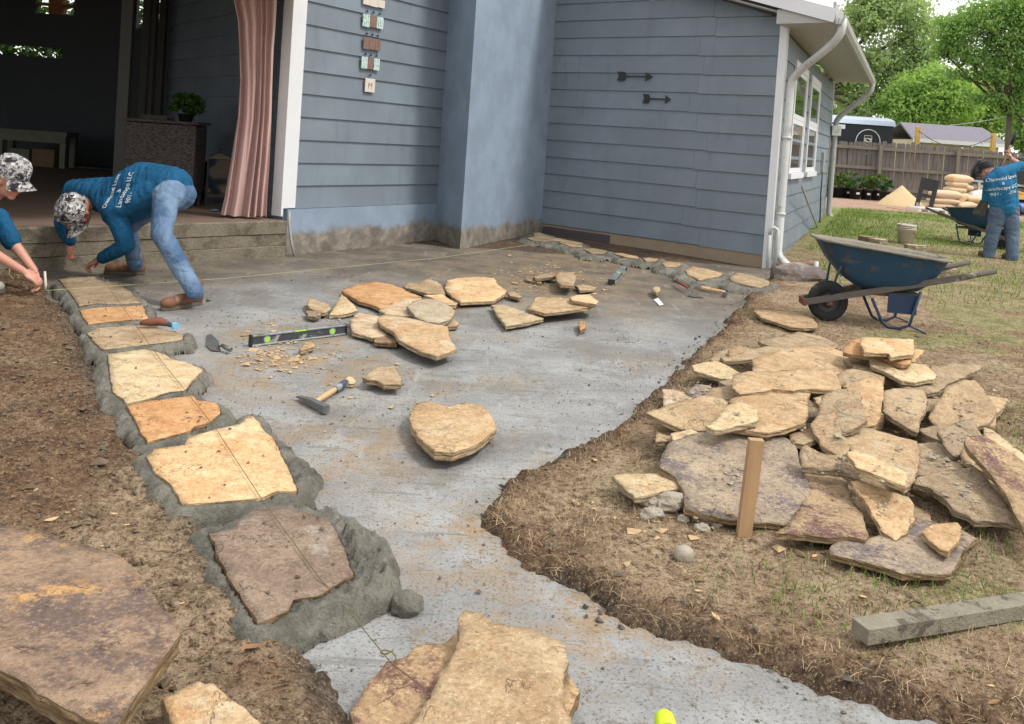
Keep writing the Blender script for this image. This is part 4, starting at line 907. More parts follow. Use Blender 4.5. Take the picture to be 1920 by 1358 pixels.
for lab, pts, mt, z, tl in PILE_S:
    if tl == (0, 0) and z-GL > .07: tl = (rt_.uniform(-.14, .14), rt_.uniform(-.05, .18))
    z = GL+(z-GL)*(.85 if z-GL > .08 else 1.0); th = .030
    slab_stone('flagstone', lab, zt(*RF, pts), z, M[mt], min(th, z-GL+.02), tl, group='flagstones heaped on the lawn', rough=.010)
# hidden packing stones that carry the heap
rp = random.Random(4)
PACK = [(700,400,.10),(850,480,.12),(1150,480,.14),(1350,340,.10),(1550,480,.08),(650,540,.11),(1200,660,.08),(1000,600,.10),(1400,470,.10),(1620,620,.10),(1780,720,.10),(900,330,.09),(1250,300,.12),(1550,850,.05),(500,520,.09),(800,560,.12),(1850,860,.10),(1100,880,.03),(1300,950,.03)]
for k, (x, y, z) in enumerate(PACK):
    c = G(RF[0][0]+x/2.4, RF[0][1]+y/2.4, GL+z); r = rp.uniform(.16, .24)
    out = [(c.x+math.cos(a)*r*rp.uniform(.7, 1.2), c.y+math.sin(a)*r*rp.uniform(.7, 1.2)) for a in np.linspace(0, 6.28, 8)[:-1]]
    slab_stone('flagstone', 'broken brown flagstone showing only in the gaps under the heap', out, GL+z, M['st_dust'], max(.05, z+.04), seed=300+k, group='packing stones under the heap', world=True)
# ---------------------------------------------------------------- wet mortar beds
def mortar_bed(name, label, outs, zfill, reach, h0, seed, res=.013, fat=None):
    allp = np.array([p for o in outs for p in o]); R2 = reach+(.3 if fat else .06); lo = allp.min(0)-R2; hi = allp.max(0)+R2
    xs = np.arange(lo[0], hi[0], res); ys = np.arange(lo[1], hi[1], res)
    X, Y = np.meshgrid(xs, ys); x, y = X.ravel(), Y.ravel()
    pre = np.full(x.shape, 9.0)
    for o in outs:
        q = np.array(o); c = q.mean(0); rad = np.hypot(*(q-c).T).max(); pre = np.minimum(pre, np.hypot(x-c[0], y-c[1])-rad)
    near = np.where(pre < R2)[0]; xn, yn = x[near], y[near]
    d = np.full(xn.shape, 9.0)
    for o in outs: d = np.minimum(d, poly_sd(xn, yn, o))
    lump = fbm(P3(xn, yn, 5), seed, 4); l2 = fbm(P3(xn, yn, 14), seed+5, 4); l3 = fbm(P3(xn, yn, 45), seed+9, 3)
    rid = 1-np.abs(l2*2-1)
    wx = reach*(.35+1.25*lump)+.05*(l2-.5)
    if fat: wx = wx+fat(xn, yn)*(.7+.6*lump)
    t = np.clip(1-d/np.maximum(wx, .01), 0, 1)
    ru = 1-np.abs(fbm(P3(xn, yn, 27), seed+31, 4)*2-1); brk = .35+.65*sstep(.44, .58, fbm(P3(xn, yn, 7), seed+13, 3))
    z = h0*np.clip(t, 0, 1)**.4*(.65+.55*lump)+np.clip(t*3, 0, 1)*(.022*(rid-.5)+brk*(.042*(ru-.65)+.032*(l3-.5)))
    if fat: fa = fat(xn, yn); z = z+np.clip(t*3, 0, 1)*fa*(.32*(ru-.62)+.30*(rid-.55)+.25*(l3-.5))
    z = np.where(d < 0, zfill, z); z = np.where((d >= 0) & (d < .025), np.minimum(z, zfill+.030), z)
    z = np.where(d > wx*1.02, -.04, z-.004)
    full = np.full(x.shape, -.04); full[near] = z; kp = np.zeros(x.shape, bool); kp[near] = d < wx*1.12
    K = kp.reshape(X.shape); ny, nx = X.shape
    idx = np.arange(nx*ny).reshape(ny, nx)
    q = K[:-1, :-1] & K[1:, :-1] & K[:-1, 1:] & K[1:, 1:]
    a = idx[:-1, :-1][q]; F = np.stack([a, a+1, a+nx+1, a+nx], 1)
    us, inv = np.unique(F, return_inverse=True); V = np.stack([x, y, full], 1)[us]
    o = link_mesh(name, np_mesh(name, V, inv.reshape(F.shape), True), M['mortar']); tag(o, label, 'mortar'); return o
EM = G(715, 1085, 0); EN = G(560, 900, 0)
mortar_bed('mortar_bed', 'wet grey-green mortar bed around the laid row of flagstones', ROW_OUT, .050, .075, .086, 3, .0105, lambda x, y: .12*np.exp(-((x-EM.x)**2+(y-EM.y)**2)/.09)+.06*np.exp(-((x-EN.x)**2+(y-EN.y)**2)/.05))
mortar_bed('mortar_bed', 'rough mortar ledge around the stones at the foot of the wing', WING_OUT, .05, .16, .072, 8, .02)
# one dropped lump
g = G(762, 1148, 0)
m = MB(); m.ball((g.x, g.y, .025), (.052, .046, .038), 4, .30, seed=3); tag(m.build('mortar_lump', M['mortar']), 'round lump of mortar dropped beside the end of the row', 'mortar')
# ---------------------------------------------------------------- porch furniture and wall ornaments
def curtain():
    Y = 9.62; rows = []
    keys = [(-60, 440, 520), (0, 438, 519), (40, 446, 517), (85, 448, 514), (150, 450, 512), (220, 446, 510), (300, 434, 506), (370, 422, 501), (404, 414, 500)]
    N = 90; ph = [random.uniform(0, 6.28) for _ in range(6)]
    V = []; F = []; m = 60
    for i in range(m+1):
        py = -60+464*i/m
        for (a, b) in zip(keys[:-1], keys[1:]):
            if a[0] <= py <= b[0]+1e-6:
                t = (py-a[0])/(b[0]-a[0]); l = a[1]+(b[1]-a[1])*t; r = a[2]+(b[2]-a[2])*t; break
        pl, pr = AT(l, py, Y-.02), AT(r, py, Y+.12)
        zc = max((pl.z+pr.z)/2, 0); z = pl.z
        amp = .055+.03*(i/m)
        ax = (pr-pl); L = ax.length; ax = Vector((ax.x, ax.y, 0)).normalized(); nn = Vector((ax.y, -ax.x, 0))
        for k in range(N):
            s_ = k/(N-1)
            sh = .07*math.sin(i/m*5+1.0)*math.exp(-((i/m-.25)/.2)**2)
            u = s_+.025*math.sin(9*s_+ph[0]+i*.03)
            w_ = u*3.0+.5*math.sin(3.3*u+.9)+.35*math.sin(7.1*u+ph[0])+.010*i*(u-.4); q_ = math.sin(2*math.pi*w_+ph[1])
            f = amp*(.75*(1-2*abs(q_)**1.3)+.16*math.sin(2*math.pi*(1.6*w_)+ph[2]+i*.045)+.06*math.sin(2*math.pi*5*u+i*.13)*math.sin(i*.09))
            f -= .05*math.exp(-((s_-.28-.1*i/m)/.05)**2)
            p = pl+ax*(L*s_)+nn*f; zz = pl.z+(pr.z-pl.z)*0+.006*math.sin(8*s_+1)
            V.append((p.x, p.y, max(zz, PZ+.006)))
    # give the cloth a thickness with a second skin
    n1 = len(V)
    V2 = [(x+nPf.x*-.006, y+nPf.y*-.006, z) for x, y, z in V]
    for i in range(m):
        for k in range(N-1):
            a = i*N+k; F.append((a, a+N, a+N+1, a+1)); F.append((n1+a, n1+a+1, n1+a+N+1, n1+a+N))
    for i in range(m):
        for k in (0, N-1):
            a = i*N+k; F.append((a, a+N, n1+a+N, n1+a) if k else (a, n1+a, n1+a+N, a+N))
    mb = MB(); mb.add(V+V2, F, True); o = mb.build('curtain', M['curtain']); tag(o, 'dusty pink outdoor curtain gathered beside the white corner post', 'curtain')
curtain()
# wicker console with its fern
def porch_set():
    p = G(318, 388, PZ); base = Vector((p.x-.10, p.y+.1, PZ)); rz = math.radians(4)
    con = empty('wicker_console', base[:], rz); tag(con, 'tall dark wicker console table behind the bending worker', 'table')
    m = MB(); m.box((-.42, -.22, .17), (.38, .26, .98), bev=.02); m.build('body', M['wicker'], con, True)
    MB().box((-.45, -.25, .985), (.41, .29, 1.02), bev=.01).build('top', M['wicker'], con, True)
    for sx in (-.38, .34):
        for sy in (-.18, .22): MB().box((sx-.02, sy-.02, 0), (sx+.02, sy+.02, .168)).build('leg', M['black'], con, True)
    tr = MB(); tr.box((-.20, -.12, 0), (.12, .10, .012)).box((-.20, -.12, .0125), (.12, -.10, .05)).box((-.20, .08, .0125), (.12, .10, .05))
    o = tr.build('tray', M['black']); o.location = base+Vector((-.15, .02, 1.021)); tag(o, 'low black tray on the wicker console', 'tray')
    fern = empty('potted_fern', (base+Vector((.16, .10, 1.021)))[:]); tag(fern, 'bushy green potted fern on the wicker console', 'plant')
    MB().lathe([(.07, 0), (.10, .09), (.105, .09), (.095, .085), (.0, .08)], 16, cap=(True, False)).build('pot', M['black'], fern, True)
    V, F = leaf_cloud(900, [((0, 0, .2), (.19, .19, .13))], .035, 5)
    me = np_mesh('fronds', V, F); o = link_mesh('fronds', me, M['leaf_fern'], fern, True)
    # armchair behind, seen from its side
    p = G(232, 350, PZ); ch = empty('wicker_armchair', (p.x+.25, p.y+1.0, PZ), math.radians(10)); tag(ch, 'dark wicker armchair with beige cushion behind the console', 'chair')
    MB().box((-.38, -.35, .14), (.38, .35, .38), bev=.02).build('seat', M['wicker'], ch, True)
    MB().box((-.36, -.33, .385), (.30, .33, .50), bev=.04).build('seat_cushion', M['cushion'], ch, True)
    MB().box((-.38, -.42, .14), (.38, -.355, .64), bev=.02).build('arm', M['wicker'], ch, True); MB().box((-.38, .355, .14), (.38, .42, .64), bev=.02).build('arm', M['wicker'], ch, True)
    bk = MB(); bk.hexa([(.385, -.42, .12), (.46, -.42, .12), (.46, .42, .12), (.385, .42, .12), (.62, -.42, 1.05), (.68, -.42, 1.05), (.68, .42, 1.05), (.62, .42, 1.05)]); bk.build('backrest', M['wicker'], ch, True)
    for sx in (-.33, .40):
        for sy in (-.37, .37): MB().box((sx-.025, sy-.025, 0), (sx+.025, sy+.025, .138)).build('leg', M['black'], ch, True)
    m = MB(); m.ball((0, 0, 0), (.24, .08, .22), 3, .08); o = m.build('throw_pillow', M['pillow']); o.location = (p.x+.28, p.y+.95, PZ+.52); o.rotation_euler = (0, math.radians(25), .3); tag(o, 'patterned throw pillow on the wicker armchair', 'pillow')
    # second chair: only its leaning back and leg show past the console
    p = G(362, 372, PZ); c2 = empty('wicker_chair', (p.x+.18, p.y+.55, PZ), math.radians(-8)); tag(c2, 'dark wicker chair right of the console, its back leaning toward the wall', 'chair')
    MB().box((-.30, -.26, .36), (.25, .26, .44), bev=.02).build('seat', M['wicker'], c2, True)
    MB().hexa([(.22, -.26, .40), (.27, -.26, .40), (.27, .26, .40), (.22, .26, .40), (.40, -.26, 1.28), (.45, -.26, 1.28), (.45, .26, 1.28), (.40, .26, 1.28)]).build('backrest', M['wicker'], c2, True)
    for sx in (-.27, .22):
        for sy in (-.23, .23): MB().box((sx-.02, sy-.02, 0), (sx+.02, sy+.02, .358)).build('leg', M['black'], c2, True)
    # two lantern-like stands by the curtain
    for k, (px, py, h, w, lab) in enumerate(((408, 385, .58, .15, 'black lantern with a pale peaked cap, right beside the curtain'), (392, 378, .48, .13, 'lower black lantern behind the capped one'))):
        p = G(px, py, PZ); ln = empty('lantern', p[:], .3); tag(ln, lab, 'lantern')
        MB().box((-w, -w, 0), (w, w, .03)).build('base', M['black'], ln, True)
        for sx in (-1, 1):
            for sy in (-1, 1): MB().box((sx*w*.9-.012, sy*w*.9-.012, .0305), (sx*w*.9+.012, sy*w*.9+.012, h)).build('post', M['black'], ln, True)
        MB().box((-w*.84, -w*.84, .031), (w*.84, w*.84, h-.005)).build('glass', M['dark_glass'], ln, True)
        MB().add([(-w*1.1, -w*1.1, h+.001), (w*1.1, -w*1.1, h+.001), (w*1.1, w*1.1, h+.001), (-w*1.1, w*1.1, h+.001), (0, 0, h+.07)], [(0, 1, 4), (1, 2, 4), (2, 3, 4), (3, 0, 4), (3, 2, 1, 0)]).build('cap', M['cushion'] if k == 0 else M['black'], ln, True)
        MB().tube([(0, 0, h+.065), (-.02, 0, h+.11), (.03, 0, h+.13)], .006, 6).build('handle', M['metal_dark'], ln, True)
    p = G(402, 397, PZ); o = MB().lathe([(.02, 0), (.045, .006), (.05, .016), (.042, .026), (.015, .03)], 18).build('jar_lid', pm('teal_plastic', S(70, 112, 122), .1, 5, .5, .05)); o.location = p; tag(o, 'small teal lid lying on the porch floor', 'lid')
    # far bench with boxes under it
    p = AT(70, 288, 15.8); bn = empty('bench', (p.x, p.y, PZ)); tag(bn, 'pale wooden bench far back in the dark porch', 'bench')
    w = .62
    MB().box((-w, -.22, .56), (w, .22, .64)).build('seat', M['bench_wood'], bn, True); MB().box((-w+.03, -.20, .44), (w-.03, -.17, .558)).build('apron', M['bench_wood'], bn, True)
    for sx in (-w+.06, w-.06):
        for sy in (-.17, .17): MB().box((sx-.05, sy-.05, 0), (sx+.05, sy+.05, .438 if sy < 0 else .558)).build('leg', M['bench_wood'], bn, True)
    for k, (dx, ww, hh, c, lab) in enumerate(((-.25, .18, .30, 'bench_wood', 'pale crate under the left of the far bench'), (.18, .20, .32, 'cardboard', 'brown cardboard box under the far bench'))):
        o = MB().box((-ww, -.15, 0), (ww, .14, hh), bev=.008).build('storage_box', M[c]); o.location = (p.x+dx, p.y, PZ); tag(o, lab, 'box')
    p = G(190, 318, PZ); o = MB().box((-.35, -.25, 0), (.35, .25, .05), bev=.02).build('floor_mat', M['black']); o.location = (p.x, p.y, PZ); tag(o, 'dark flat mat on the porch floor left of the console', 'mat')
def leaf_cloud(n, blobs, size, seed, clump=0.16, shape=.55):
    """n small leaf quads filling ellipsoids, gathered in clumps; returns V (4n,3) and F (n,4)"""
    r = np.random.default_rng(seed)
    vol = np.array([b[1][0]*b[1][1]*b[1][2] for b in blobs]); vol = vol**.8; vol /= vol.sum()
    bi = r.choice(len(blobs), n, p=vol); C = np.array([b[0] for b in blobs], float); Rr = np.array([b[1] for b in blobs], float)
    nc = max(6, n//45)
    cb = r.choice(len(blobs), nc, p=vol); d = r.normal(size=(nc, 3)); d /= np.linalg.norm(d, axis=1)[:, None]
    rad = r.uniform(0, 1, nc)**.38
    cc = C[cb]+d*Rr[cb]*rad[:, None]
    ci = r.integers(0, nc, n); loc = cc[ci]+r.normal(size=(n, 3))*Rr[cb[ci]]*clump*np.array([1, 1, .7])
    a = r.normal(size=(n, 3)); a /= np.linalg.norm(a, axis=1)[:, None]; b = np.cross(a, r.normal(size=(n, 3))); b /= np.linalg.norm(b, axis=1)[:, None]
    s = size*r.uniform(.6, 1.35, n)[:, None]
    V = np.stack([loc-a*s, loc+b*s*shape, loc+a*s, loc-b*s*shape], 1).reshape(-1, 3)
    F = np.arange(4*n).reshape(-1, 4); return V, F
def leaf_mat(name, c1, c2, tr=.35):
    t = NT(name); f = t.noise(2.3, 3, .6); k = t.noise(19, 2, .5)
    col = t.mix(t.math('ADD', t.math('MULTIPLY', f, .55), t.math('MULTIPLY', k, .45)), c1, c2)
    m = t.done(col, .6, None, 0, .25)
    tl = t.n.new('ShaderNodeBsdfTranslucent'); t.l.new(t.mix(1.0, col, (1.0, 1.05, .55), 'MULTIPLY'), tl.inputs['Color'])
    mx = t.n.new('ShaderNodeMixShader'); mx.inputs[0].default_value = tr
    t.l.new(t.b.outputs[0], mx.inputs[1]); t.l.new(tl.outputs[0], mx.inputs[2]); t.l.new(mx.outputs[0], t.out.inputs['Surface']); return m
M['leaf_fern'] = leaf_mat('fern_leaves', (.03, .07, .018), (.07, .15, .03))
def pillow_mat():
    t = NT('floral_pillow'); a = t.noise(14, 4, .6)
    return t.done(t.ramp(a, [(.3, (.30, .22, .18)), (.45, (.5, .44, .38)), (.55, (.12, .16, .10)), (.65, (.45, .2, .2))], 'CONSTANT'), .9)
M['pillow'] = pillow_mat()
porch_set()
# garden seen through the porch openings
for k, (x, w) in enumerate(((-14.5, 3.2), (-9.5, 2.6), (-7.2, 1.8))):
    hd = empty('garden_hedge', (x, BY+2.6+k*.3, 0)); tag(hd, ['leafy hedge seen through the slit in the porch back wall', 'leafy hedge seen behind the cedar frame of the porch', 'leafy hedge seen between the slim door frames'][k], 'hedge')
    V, F = leaf_cloud(6000, [((0, 0, 2.3), (w, .9, 2.4))], .11, 60+k, .22); link_mesh('crown', np_mesh('crown', V, F), M['leaf_fern'], hd, True)
# wall ornaments
def on_wall_A(px, py, off=.035):
    # point on the lap siding of wall A
    d = ray(px, py); p0 = TP+nA*off; t = (p0-CAMP).dot(nA)/d.dot(nA); return CAMP+d*t
def on_wall_B(px, py, off=.035):
    d = ray(px, py); p0 = K2+nB*off; t = (p0-CAMP).dot(nB)/d.dot(nB); return CAMP+d*t
frameA = Matrix(((dA.x, 0, nA.x), (dA.y, 0, nA.y), (0, 1, 0)))      # x along, y up, z out
frameB = Matrix(((dB.x, 0, nB.x), (dB.y, 0, nB.y), (0, 1, 0)))
M['tile_teal'] = pm('verdigris_tile', S(168, 196, 194), .2, 8, .5, .2, spot=(40, .5, .6), spot_c=S(60, 74, 78))
M['tile_brown'] = pm('copper_tile', S(112, 106, 104), .3, 12, .5, .3, spot=(30, .52, .62), spot_c=S(150, 118, 100))
M['tile_pale'] = pm('pale_clay_tile', S(205, 196, 186), .12, 10, .7, .2)
M['red_print'] = pm('brick_red_glaze', S(140, 104, 92), .1, 10, .6, 0)
M['bead'] = pm('cobalt_bead', (.012, .02, .12), .1, 5, .3, 0)
M['metal_stripe'] = pm('bright_strip', S(212, 226, 222), .08, 8, .4, 0)
def box_on(fr, p, x0, x1, y0, y1, z0, z1):
    X = fr.to_4x4(); X.translation = p; return MB().box((x0, y0, z0), (x1, y1, z1), X)
def text_mesh(body, size, align='CENTER', extrude=.0):
    cu = bpy.data.curves.new('txt', 'FONT'); cu.body = body; cu.size = size; cu.align_x = align; cu.align_y = 'CENTER'; cu.extrude = extrude; cu.resolution_u = 3
    o = bpy.data.objects.new('txt', cu); COL.objects.link(o); dg = bpy.context.evaluated_depsgraph_get(); me = bpy.data.meshes.new_from_object(o.evaluated_get(dg))
    bpy.data.objects.remove(o); bpy.data.curves.remove(cu); return me
def chime():
    top = on_wall_A(701, 8); ch = empty('wall_chime', (top.x, top.y, 1.9)); tag(ch, 'hanging string of small metal and clay tiles on the grey siding', 'wall ornament')
    tiers = [(701, 5, 44, 15, 3, ('tile_pale',)*3), (699, 41, 42, 23, 3, ('tile_teal', 'tile_brown', 'tile_teal')), (697, 83, 35, 22, 3, ('tile_brown',)*3), (694, 119, 37, 22, 3, ('tile_teal', 'tile_brown', 'tile_teal')), (693, 160, 20, 25, 1, ('tile_pale',))]
    last = None
    for (px, py, w, h, n, ms) in tiers:
        c = on_wall_A(px, py, .045); k = 1650/c.y/1650*1.0; mpp = c.y/1650
        W, H = w*mpp*1.35, h*mpp
        for i in range(n):
            x0 = -W/2+W*i/n; x1 = x0+W/n-.004
            o = box_on(frameA, c, x0, x1, -H/2+random.uniform(-.006, .006), H/2, 0, .012).build('tile', M[ms[i % len(ms)]], ch)
            if n == 3 and py > 20:
                for j in range(4):
                    u = x0+(x1-x0)*(j+.5)/4
                    box_on(frameA, c, u-.005, u+.005, -H/2+.008, H/2-.006, .0122, .015).build('strip', M['metal_stripe' if ms[i] == 'tile_teal' else 'red_print'], o)
            if n == 1:
                me = text_mesh('M', .11); X = frameA.to_4x4(); X.translation = c+nA*.0135+Vector((0, 0, -.01)); me.transform(X); link_mesh('letter', me, M['red_print'], o)
        if last:
            for u in ((-.3, 0, .3) if n == 3 else (0,)):
                a = last[0]+dA*(last[1]*u)-Vector((0, 0, last[2]/2)); b = c+dA*(W*u*(1 if n == 3 else 0))+Vector((0, 0, H/2))
                th = MB().tube([a+nA*.006, b+nA*.006], .0016, 5).build('thread', M['bead'], ch)
                q = a*.35+b*.65+nA*.006; MB().ball(q, .014, 2).build('bead', M['bead'], ch)
        last = (c, W, H)
chime()
def arrow(px0, py0, px1, py1, lab):
    a, b = on_wall_B(px0, py0, .04), on_wall_B(px1, py1, .04); L = (b-a).length
    o = empty('wall_arrow', ((a+b)/2)[:]); tag(o, lab, 'wall ornament', 'black arrows on the wing')
    X = frameB.to_4x4(); X.translation = a
    MB().prism([(L*.2, -.010), (L*.82, -.010), (L*.82, .010), (L*.2, .010)], 0, .012, X).build('shaft', M['black'], o)
    MB().prism([(L*.79, -.062), (L, 0), (L*.79, .062), (L*.83, 0)], .001, .014, X).build('arrow_head', M['black'], o)
    MB().prism([(0, -.066), (L*.2, -.062), (L*.26, 0), (L*.2, .062), (0, .066), (L*.05, 0)], .001, .014, X).build('fletching', M['black'], o)
arrow(1158, 143, 1224, 147, 'upper of the two black metal arrows on the siding'); arrow(1206, 185, 1258, 188, 'lower of the two black metal arrows on the siding')
# grey hose pipe standing at the porch corner
a = on_wall_A(519, 395, .06); b = on_wall_A(526, 474, .08)
MB().tube([(TP+nA*.10-dA*.0+Vector((0, 0, .50))), TP+nA*.11+Vector((0, 0, .36)), TP+nA*.13+dA*.03+Vector((0, 0, .15)), TP+nA*.16+dA*.06+Vector((0, 0, .0))], .016, 8).build('conduit', M['gutter'], house)
# ---------------------------------------------------------------- tools on the slab
M['alu'] = pm('muddy_aluminium', S(170, 176, 180), .2, 8, .35, .1, .002, metal=.6, spot=(5, .5, .66), spot_c=S(110, 108, 100))
M['level_black'] = pm('scuffed_black_level', S(58, 62, 66), .4, 14, .5, .2, .003, spot=(9, .52, .62), spot_c=S(150, 148, 140))
M['steel'] = pm('dull_steel', S(110, 112, 112), .25, 9, .45, .2, .003, metal=.5, spot=(8, .55, .66), spot_c=S(140, 134, 120))
M['vial'] = pm('green_vial', S(150, 214, 60), .1, 5, .2, 0)
M['handle_wood'] = pm('worn_hickory', S(190, 156, 116), .2, 10, .6, .2, stretch=(1, 6, 6))
M['tape'] = pm('blue_black_tape', S(60, 70, 82), .35, 20, .6, .3, spot=(16, .5, .6), spot_c=S(140, 146, 150))
M['blue_steel'] = pm('chipped_blue_steel', S(26, 48, 78), .25, 6, .45, .2, .003, spot=(9, .62, .70), spot_c=S(60, 56, 52))
M['tray_blue'] = pm('scuffed_blue_tray', S(24, 62, 90), .35, 6, .55, .3, .005, spot=(7, .55, .62), spot_c=S(70, 72, 70))
M['rubber'] = pm('tyre_rubber', (.022, .022, .022), .3, 12, .85, .5, .004, spot=(8, .6, .7), spot_c=S(96, 90, 80))
M['dry_mortar'] = pm('dry_mortar_crust', S(132, 126, 114), .25, 9, .9, .8, .012)
M['grey_wood'] = pm('weathered_handle_wood', S(92, 86, 80), .3, 7, .85, .4, .004, stretch=(.6, 6, 6), spot=(6, .6, .7), spot_c=S(140, 132, 120))
M['rust'] = pm('rusty_bracket', S(110, 66, 48), .3, 9, .8, .4)
def spirit_level(pa, pb, z0, lab, h=.075, w=.035, green=True, tilt=0):
    a, b = G(*pa, z0), G(*pb, z0); L = (b-a).length; o = empty('spirit_level', ((a+b)/2)[:], math.atan2(b.y-a.y, b.x-a.x)); tag(o, lab, 'level')
    l = L/2; o.rotation_euler[0] = tilt
    MB().box((-l, -w/2, 0), (l, w/2, .012), bev=.003).build('rail', M['alu'], o, True); 
    MB().box((-l, -w/2, h-.012), (-.05, w/2, h), bev=.003).build('rail', M['alu'], o, True); MB().box((.05, -w/2, h-.012), (l, w/2, h), bev=.003).build('rail', M['alu'], o, True)
    body = MB().box((-l+.012, -w*.28, .012), (l-.012, w*.28, h-.012)).build('web', M['level_black'], o, True)
    for s in (-1, 1): MB().box((s*l-.012 if s > 0 else -l-.002, -w/2-.002, -.002), (s*l+.002 if s > 0 else -l+.012, w/2+.002, h+.002), bev=.004).build('end_cap', M['black'], o, True)
    MB().box((-.05, -w*.25, h-.024), (.05, w*.25, h-.006)).build('vial', M['vial'], o, True)
    for s in (-.68, .68):
        X = Matrix.Translation((s*l, 0, h/2)) @ Matrix.Rotation(math.pi/2, 4, 'X')
        r = MB().lathe([(.026, -w*.33), (.026, w*.33)], 20, X).build('vial_ring', M['alu'], o, True)
        MB().lathe([(.018, -w*.36), (.018, w*.36)], 16, X).build('vial', M['vial'], o, True)
spirit_level((468, 650), (648, 627), .004, 'long black spirit level with green vials lying near the loose stones')
spirit_level((1146, 535), (1170, 508), .004, 'dirty spirit level lying end-on in front of the wing wall', .06, .07)
def brick_hammer(head_a, head_b, ha, hb, lab, grip):
    a, b = G(*head_a, .03), G(*head_b, .03); p, q = G(*ha, .03), G(*hb, .03)
    o = empty('hammer', ((a+b)/2).to_2d().to_3d()[:]); tag(o, lab, 'hammer')
    d = (b-a).normalized(); up = Vector((0, 0, 1)); sd = d.cross(up)
    L = (b-a).length; m = MB(); r = []
    prof = [(0, .014, .004), (.30, .016, .012), (.45, .017, .017), (.60, .017, .017), (.80, .015, .015), (.86, .019, .019), (1.0, .019, .019)]
    vs = []
    for (t, w, h) in prof:
        c = a+d*(L*t)-up*(.010*(1-t)**2)
        for i, j in ((-1, -1), (1, -1), (1, 1), (-1, 1)): vs.append(c+sd*(w*i)+up*(h*j))
    fs = [(k*4+i, k*4+(i+1) % 4, k*4+4+(i+1) % 4, k*4+4+i) for k in range(len(prof)-1) for i in range(4)]+[(3, 2, 1, 0), tuple(len(vs)-4+i for i in range(4))]
    m.add(vs, fs); m.build('hammer_head', M['steel'], o)
    dd = q-p
    MB().tube([p+dd*t for t in (0, .1, .3, .55, .64)], [.012, .014, .016, .016, .015], 12, sx=1.25).build('handle', M['handle_wood'], o)
    MB().tube([p+dd*t for t in (.62, .66, .75, .85, .95, 1.0)], [.018, .020, .021, .020, .022, .018], 12, sx=1.2).build('grip', grip, o)
brick_hammer((560, 740), (612, 768), (590, 755), (648, 718), 'brick hammer with taped grip lying in the middle of the slab', M['tape'])
brick_hammer((1364, 547), (1358, 553), (1360, 548), (1315, 540), 'wooden-handled hammer lying by the wing stones', M['handle_wood'])
def trowel(blade_px, hnd_px, lab, grip, z=.012):
    B = [G(*p, z) for p in blade_px]; o = empty('trowel', (sum((Vector(b) for b in B), Vector())/len(B))[:]); tag(o, lab, 'trowel')
    top = [tuple(b) for b in B]; n = len(top); c = sum((Vector(b) for b in B), Vector())/n
    MB().add(top+[(x, y, zz-.003) for x, y, zz in top], [tuple(range(n)), tuple(reversed(range(n, 2*n)))]+[(i, (i+1) % n, n+(i+1) % n, n+i) for i in range(n)]).build('blade', M['steel'], o)
    H = [G(p[0], p[1], zz) for p, zz in hnd_px]
    MB().tube(H[:2], .006, 8).build('tang', M['steel'], o); MB().tube(H[1:], [.012, .016, .015, .012][:len(H)-1], 10).build('handle', grip, o)
trowel([(388, 628), (396, 626), (410, 640), (414, 658), (396, 657), (386, 648)], [((410, 650), .02), ((416, 648), .04), ((424, 652), .035), ((433, 656), .03)], 'grey pointing trowel lying beside the laid row', M['steel'])
trowel([(1292, 552), (1312, 554), (1320, 558), (1300, 557), (1290, 555)], [((1293, 552), .03), ((1290, 540), .06), ((1278, 533), .06), ((1267, 527), .05)], 'red-handled trowel lying near the wing stones', pm('faded_red_grip', S(128, 60, 60), .2, 9, .6, .1))
# brush on the third stone
def brush():
    pts = [G(262, 606, .12), G(280, 604, .125), G(300, 603, .125), G(318, 607, .12), G(328, 611, .115)]
    o = empty('brush', pts[2].to_2d().to_3d()[:]); o.location.z = .09; tag(o, 'worn mason brush with a blue end lying across the third laid stone', 'brush')
    MB().tube(pts[:4], [.012, .026, .028, .02], 10).build('bristle_block', M['rust'], o); MB().tube(pts[2:5], [.018, .022, .016], 10).build('handle', M['tape'], o)
    e = pts[4]; f = (pts[4]-pts[3]).normalized(); MB().tube([e, e+f*.012], .026, 12).build('end_ring', pm('sky_blue_band', S(120, 180, 210), .1, 5, .5, 0), o)
brush()
# strings
def string(pts, lab, mat, r=.0022):
    out = []
    for a, b in zip(pts[:-1], pts[1:]):
        for k in range(12):
            p = a.lerp(b, k/12); out.append(p)
    out.append(pts[-1]); o = MB().tube(out, r, 5).build('string_line', mat); tag(o, lab, 'string'); return o
string([G(86, 545, .16), G(425, 522, .10), G(820, 484, .09), G(1002, 458, .12)], 'pale mason line stretched from the worker to the far corner', M['string'], .002)
string([G(190, 520, .14), G(305, 680, .098), G(402, 800, .098), G(487, 930, .098), G(600, 1085, .095), G(665, 1160, .05), G(735, 1245, .09), G(798, 1292, .165)], 'dark mason line running over the laid stones to the foreground', M['string_dirty'], .0016)
cv = [G(735, 1245, .10)+Vector((math.cos(a)*.022-.01, math.sin(a)*.03, .004*k)) for k, a in enumerate(np.linspace(0, 5.4, 14))]
tag(MB().tube(cv, .0018, 5).build('string_loop', M['string_dirty']), 'loose curl of string on the wine-stained stone', 'string')
cv = [G(5, 508, .13), G(18, 503, .12), G(17, 515, .11), G(27, 525, .11), G(36, 520, .12), G(30, 514, .12), G(40, 517, .12)]
tag(MB().tube(cv, .0035, 5).build('string_loop', M['string']), 'tangled lime string on the dark soil by the worker', 'string')
st = G(85, 545, .06); tag(MB().tube([st, st+Vector((0, 0, .04)), st+Vector((-.012, 0, .15))], [.006, .011, .009], 8).build('line_peg', M['tile_pale']), 'small pale peg holding the string at the worker\'s hand', 'peg')
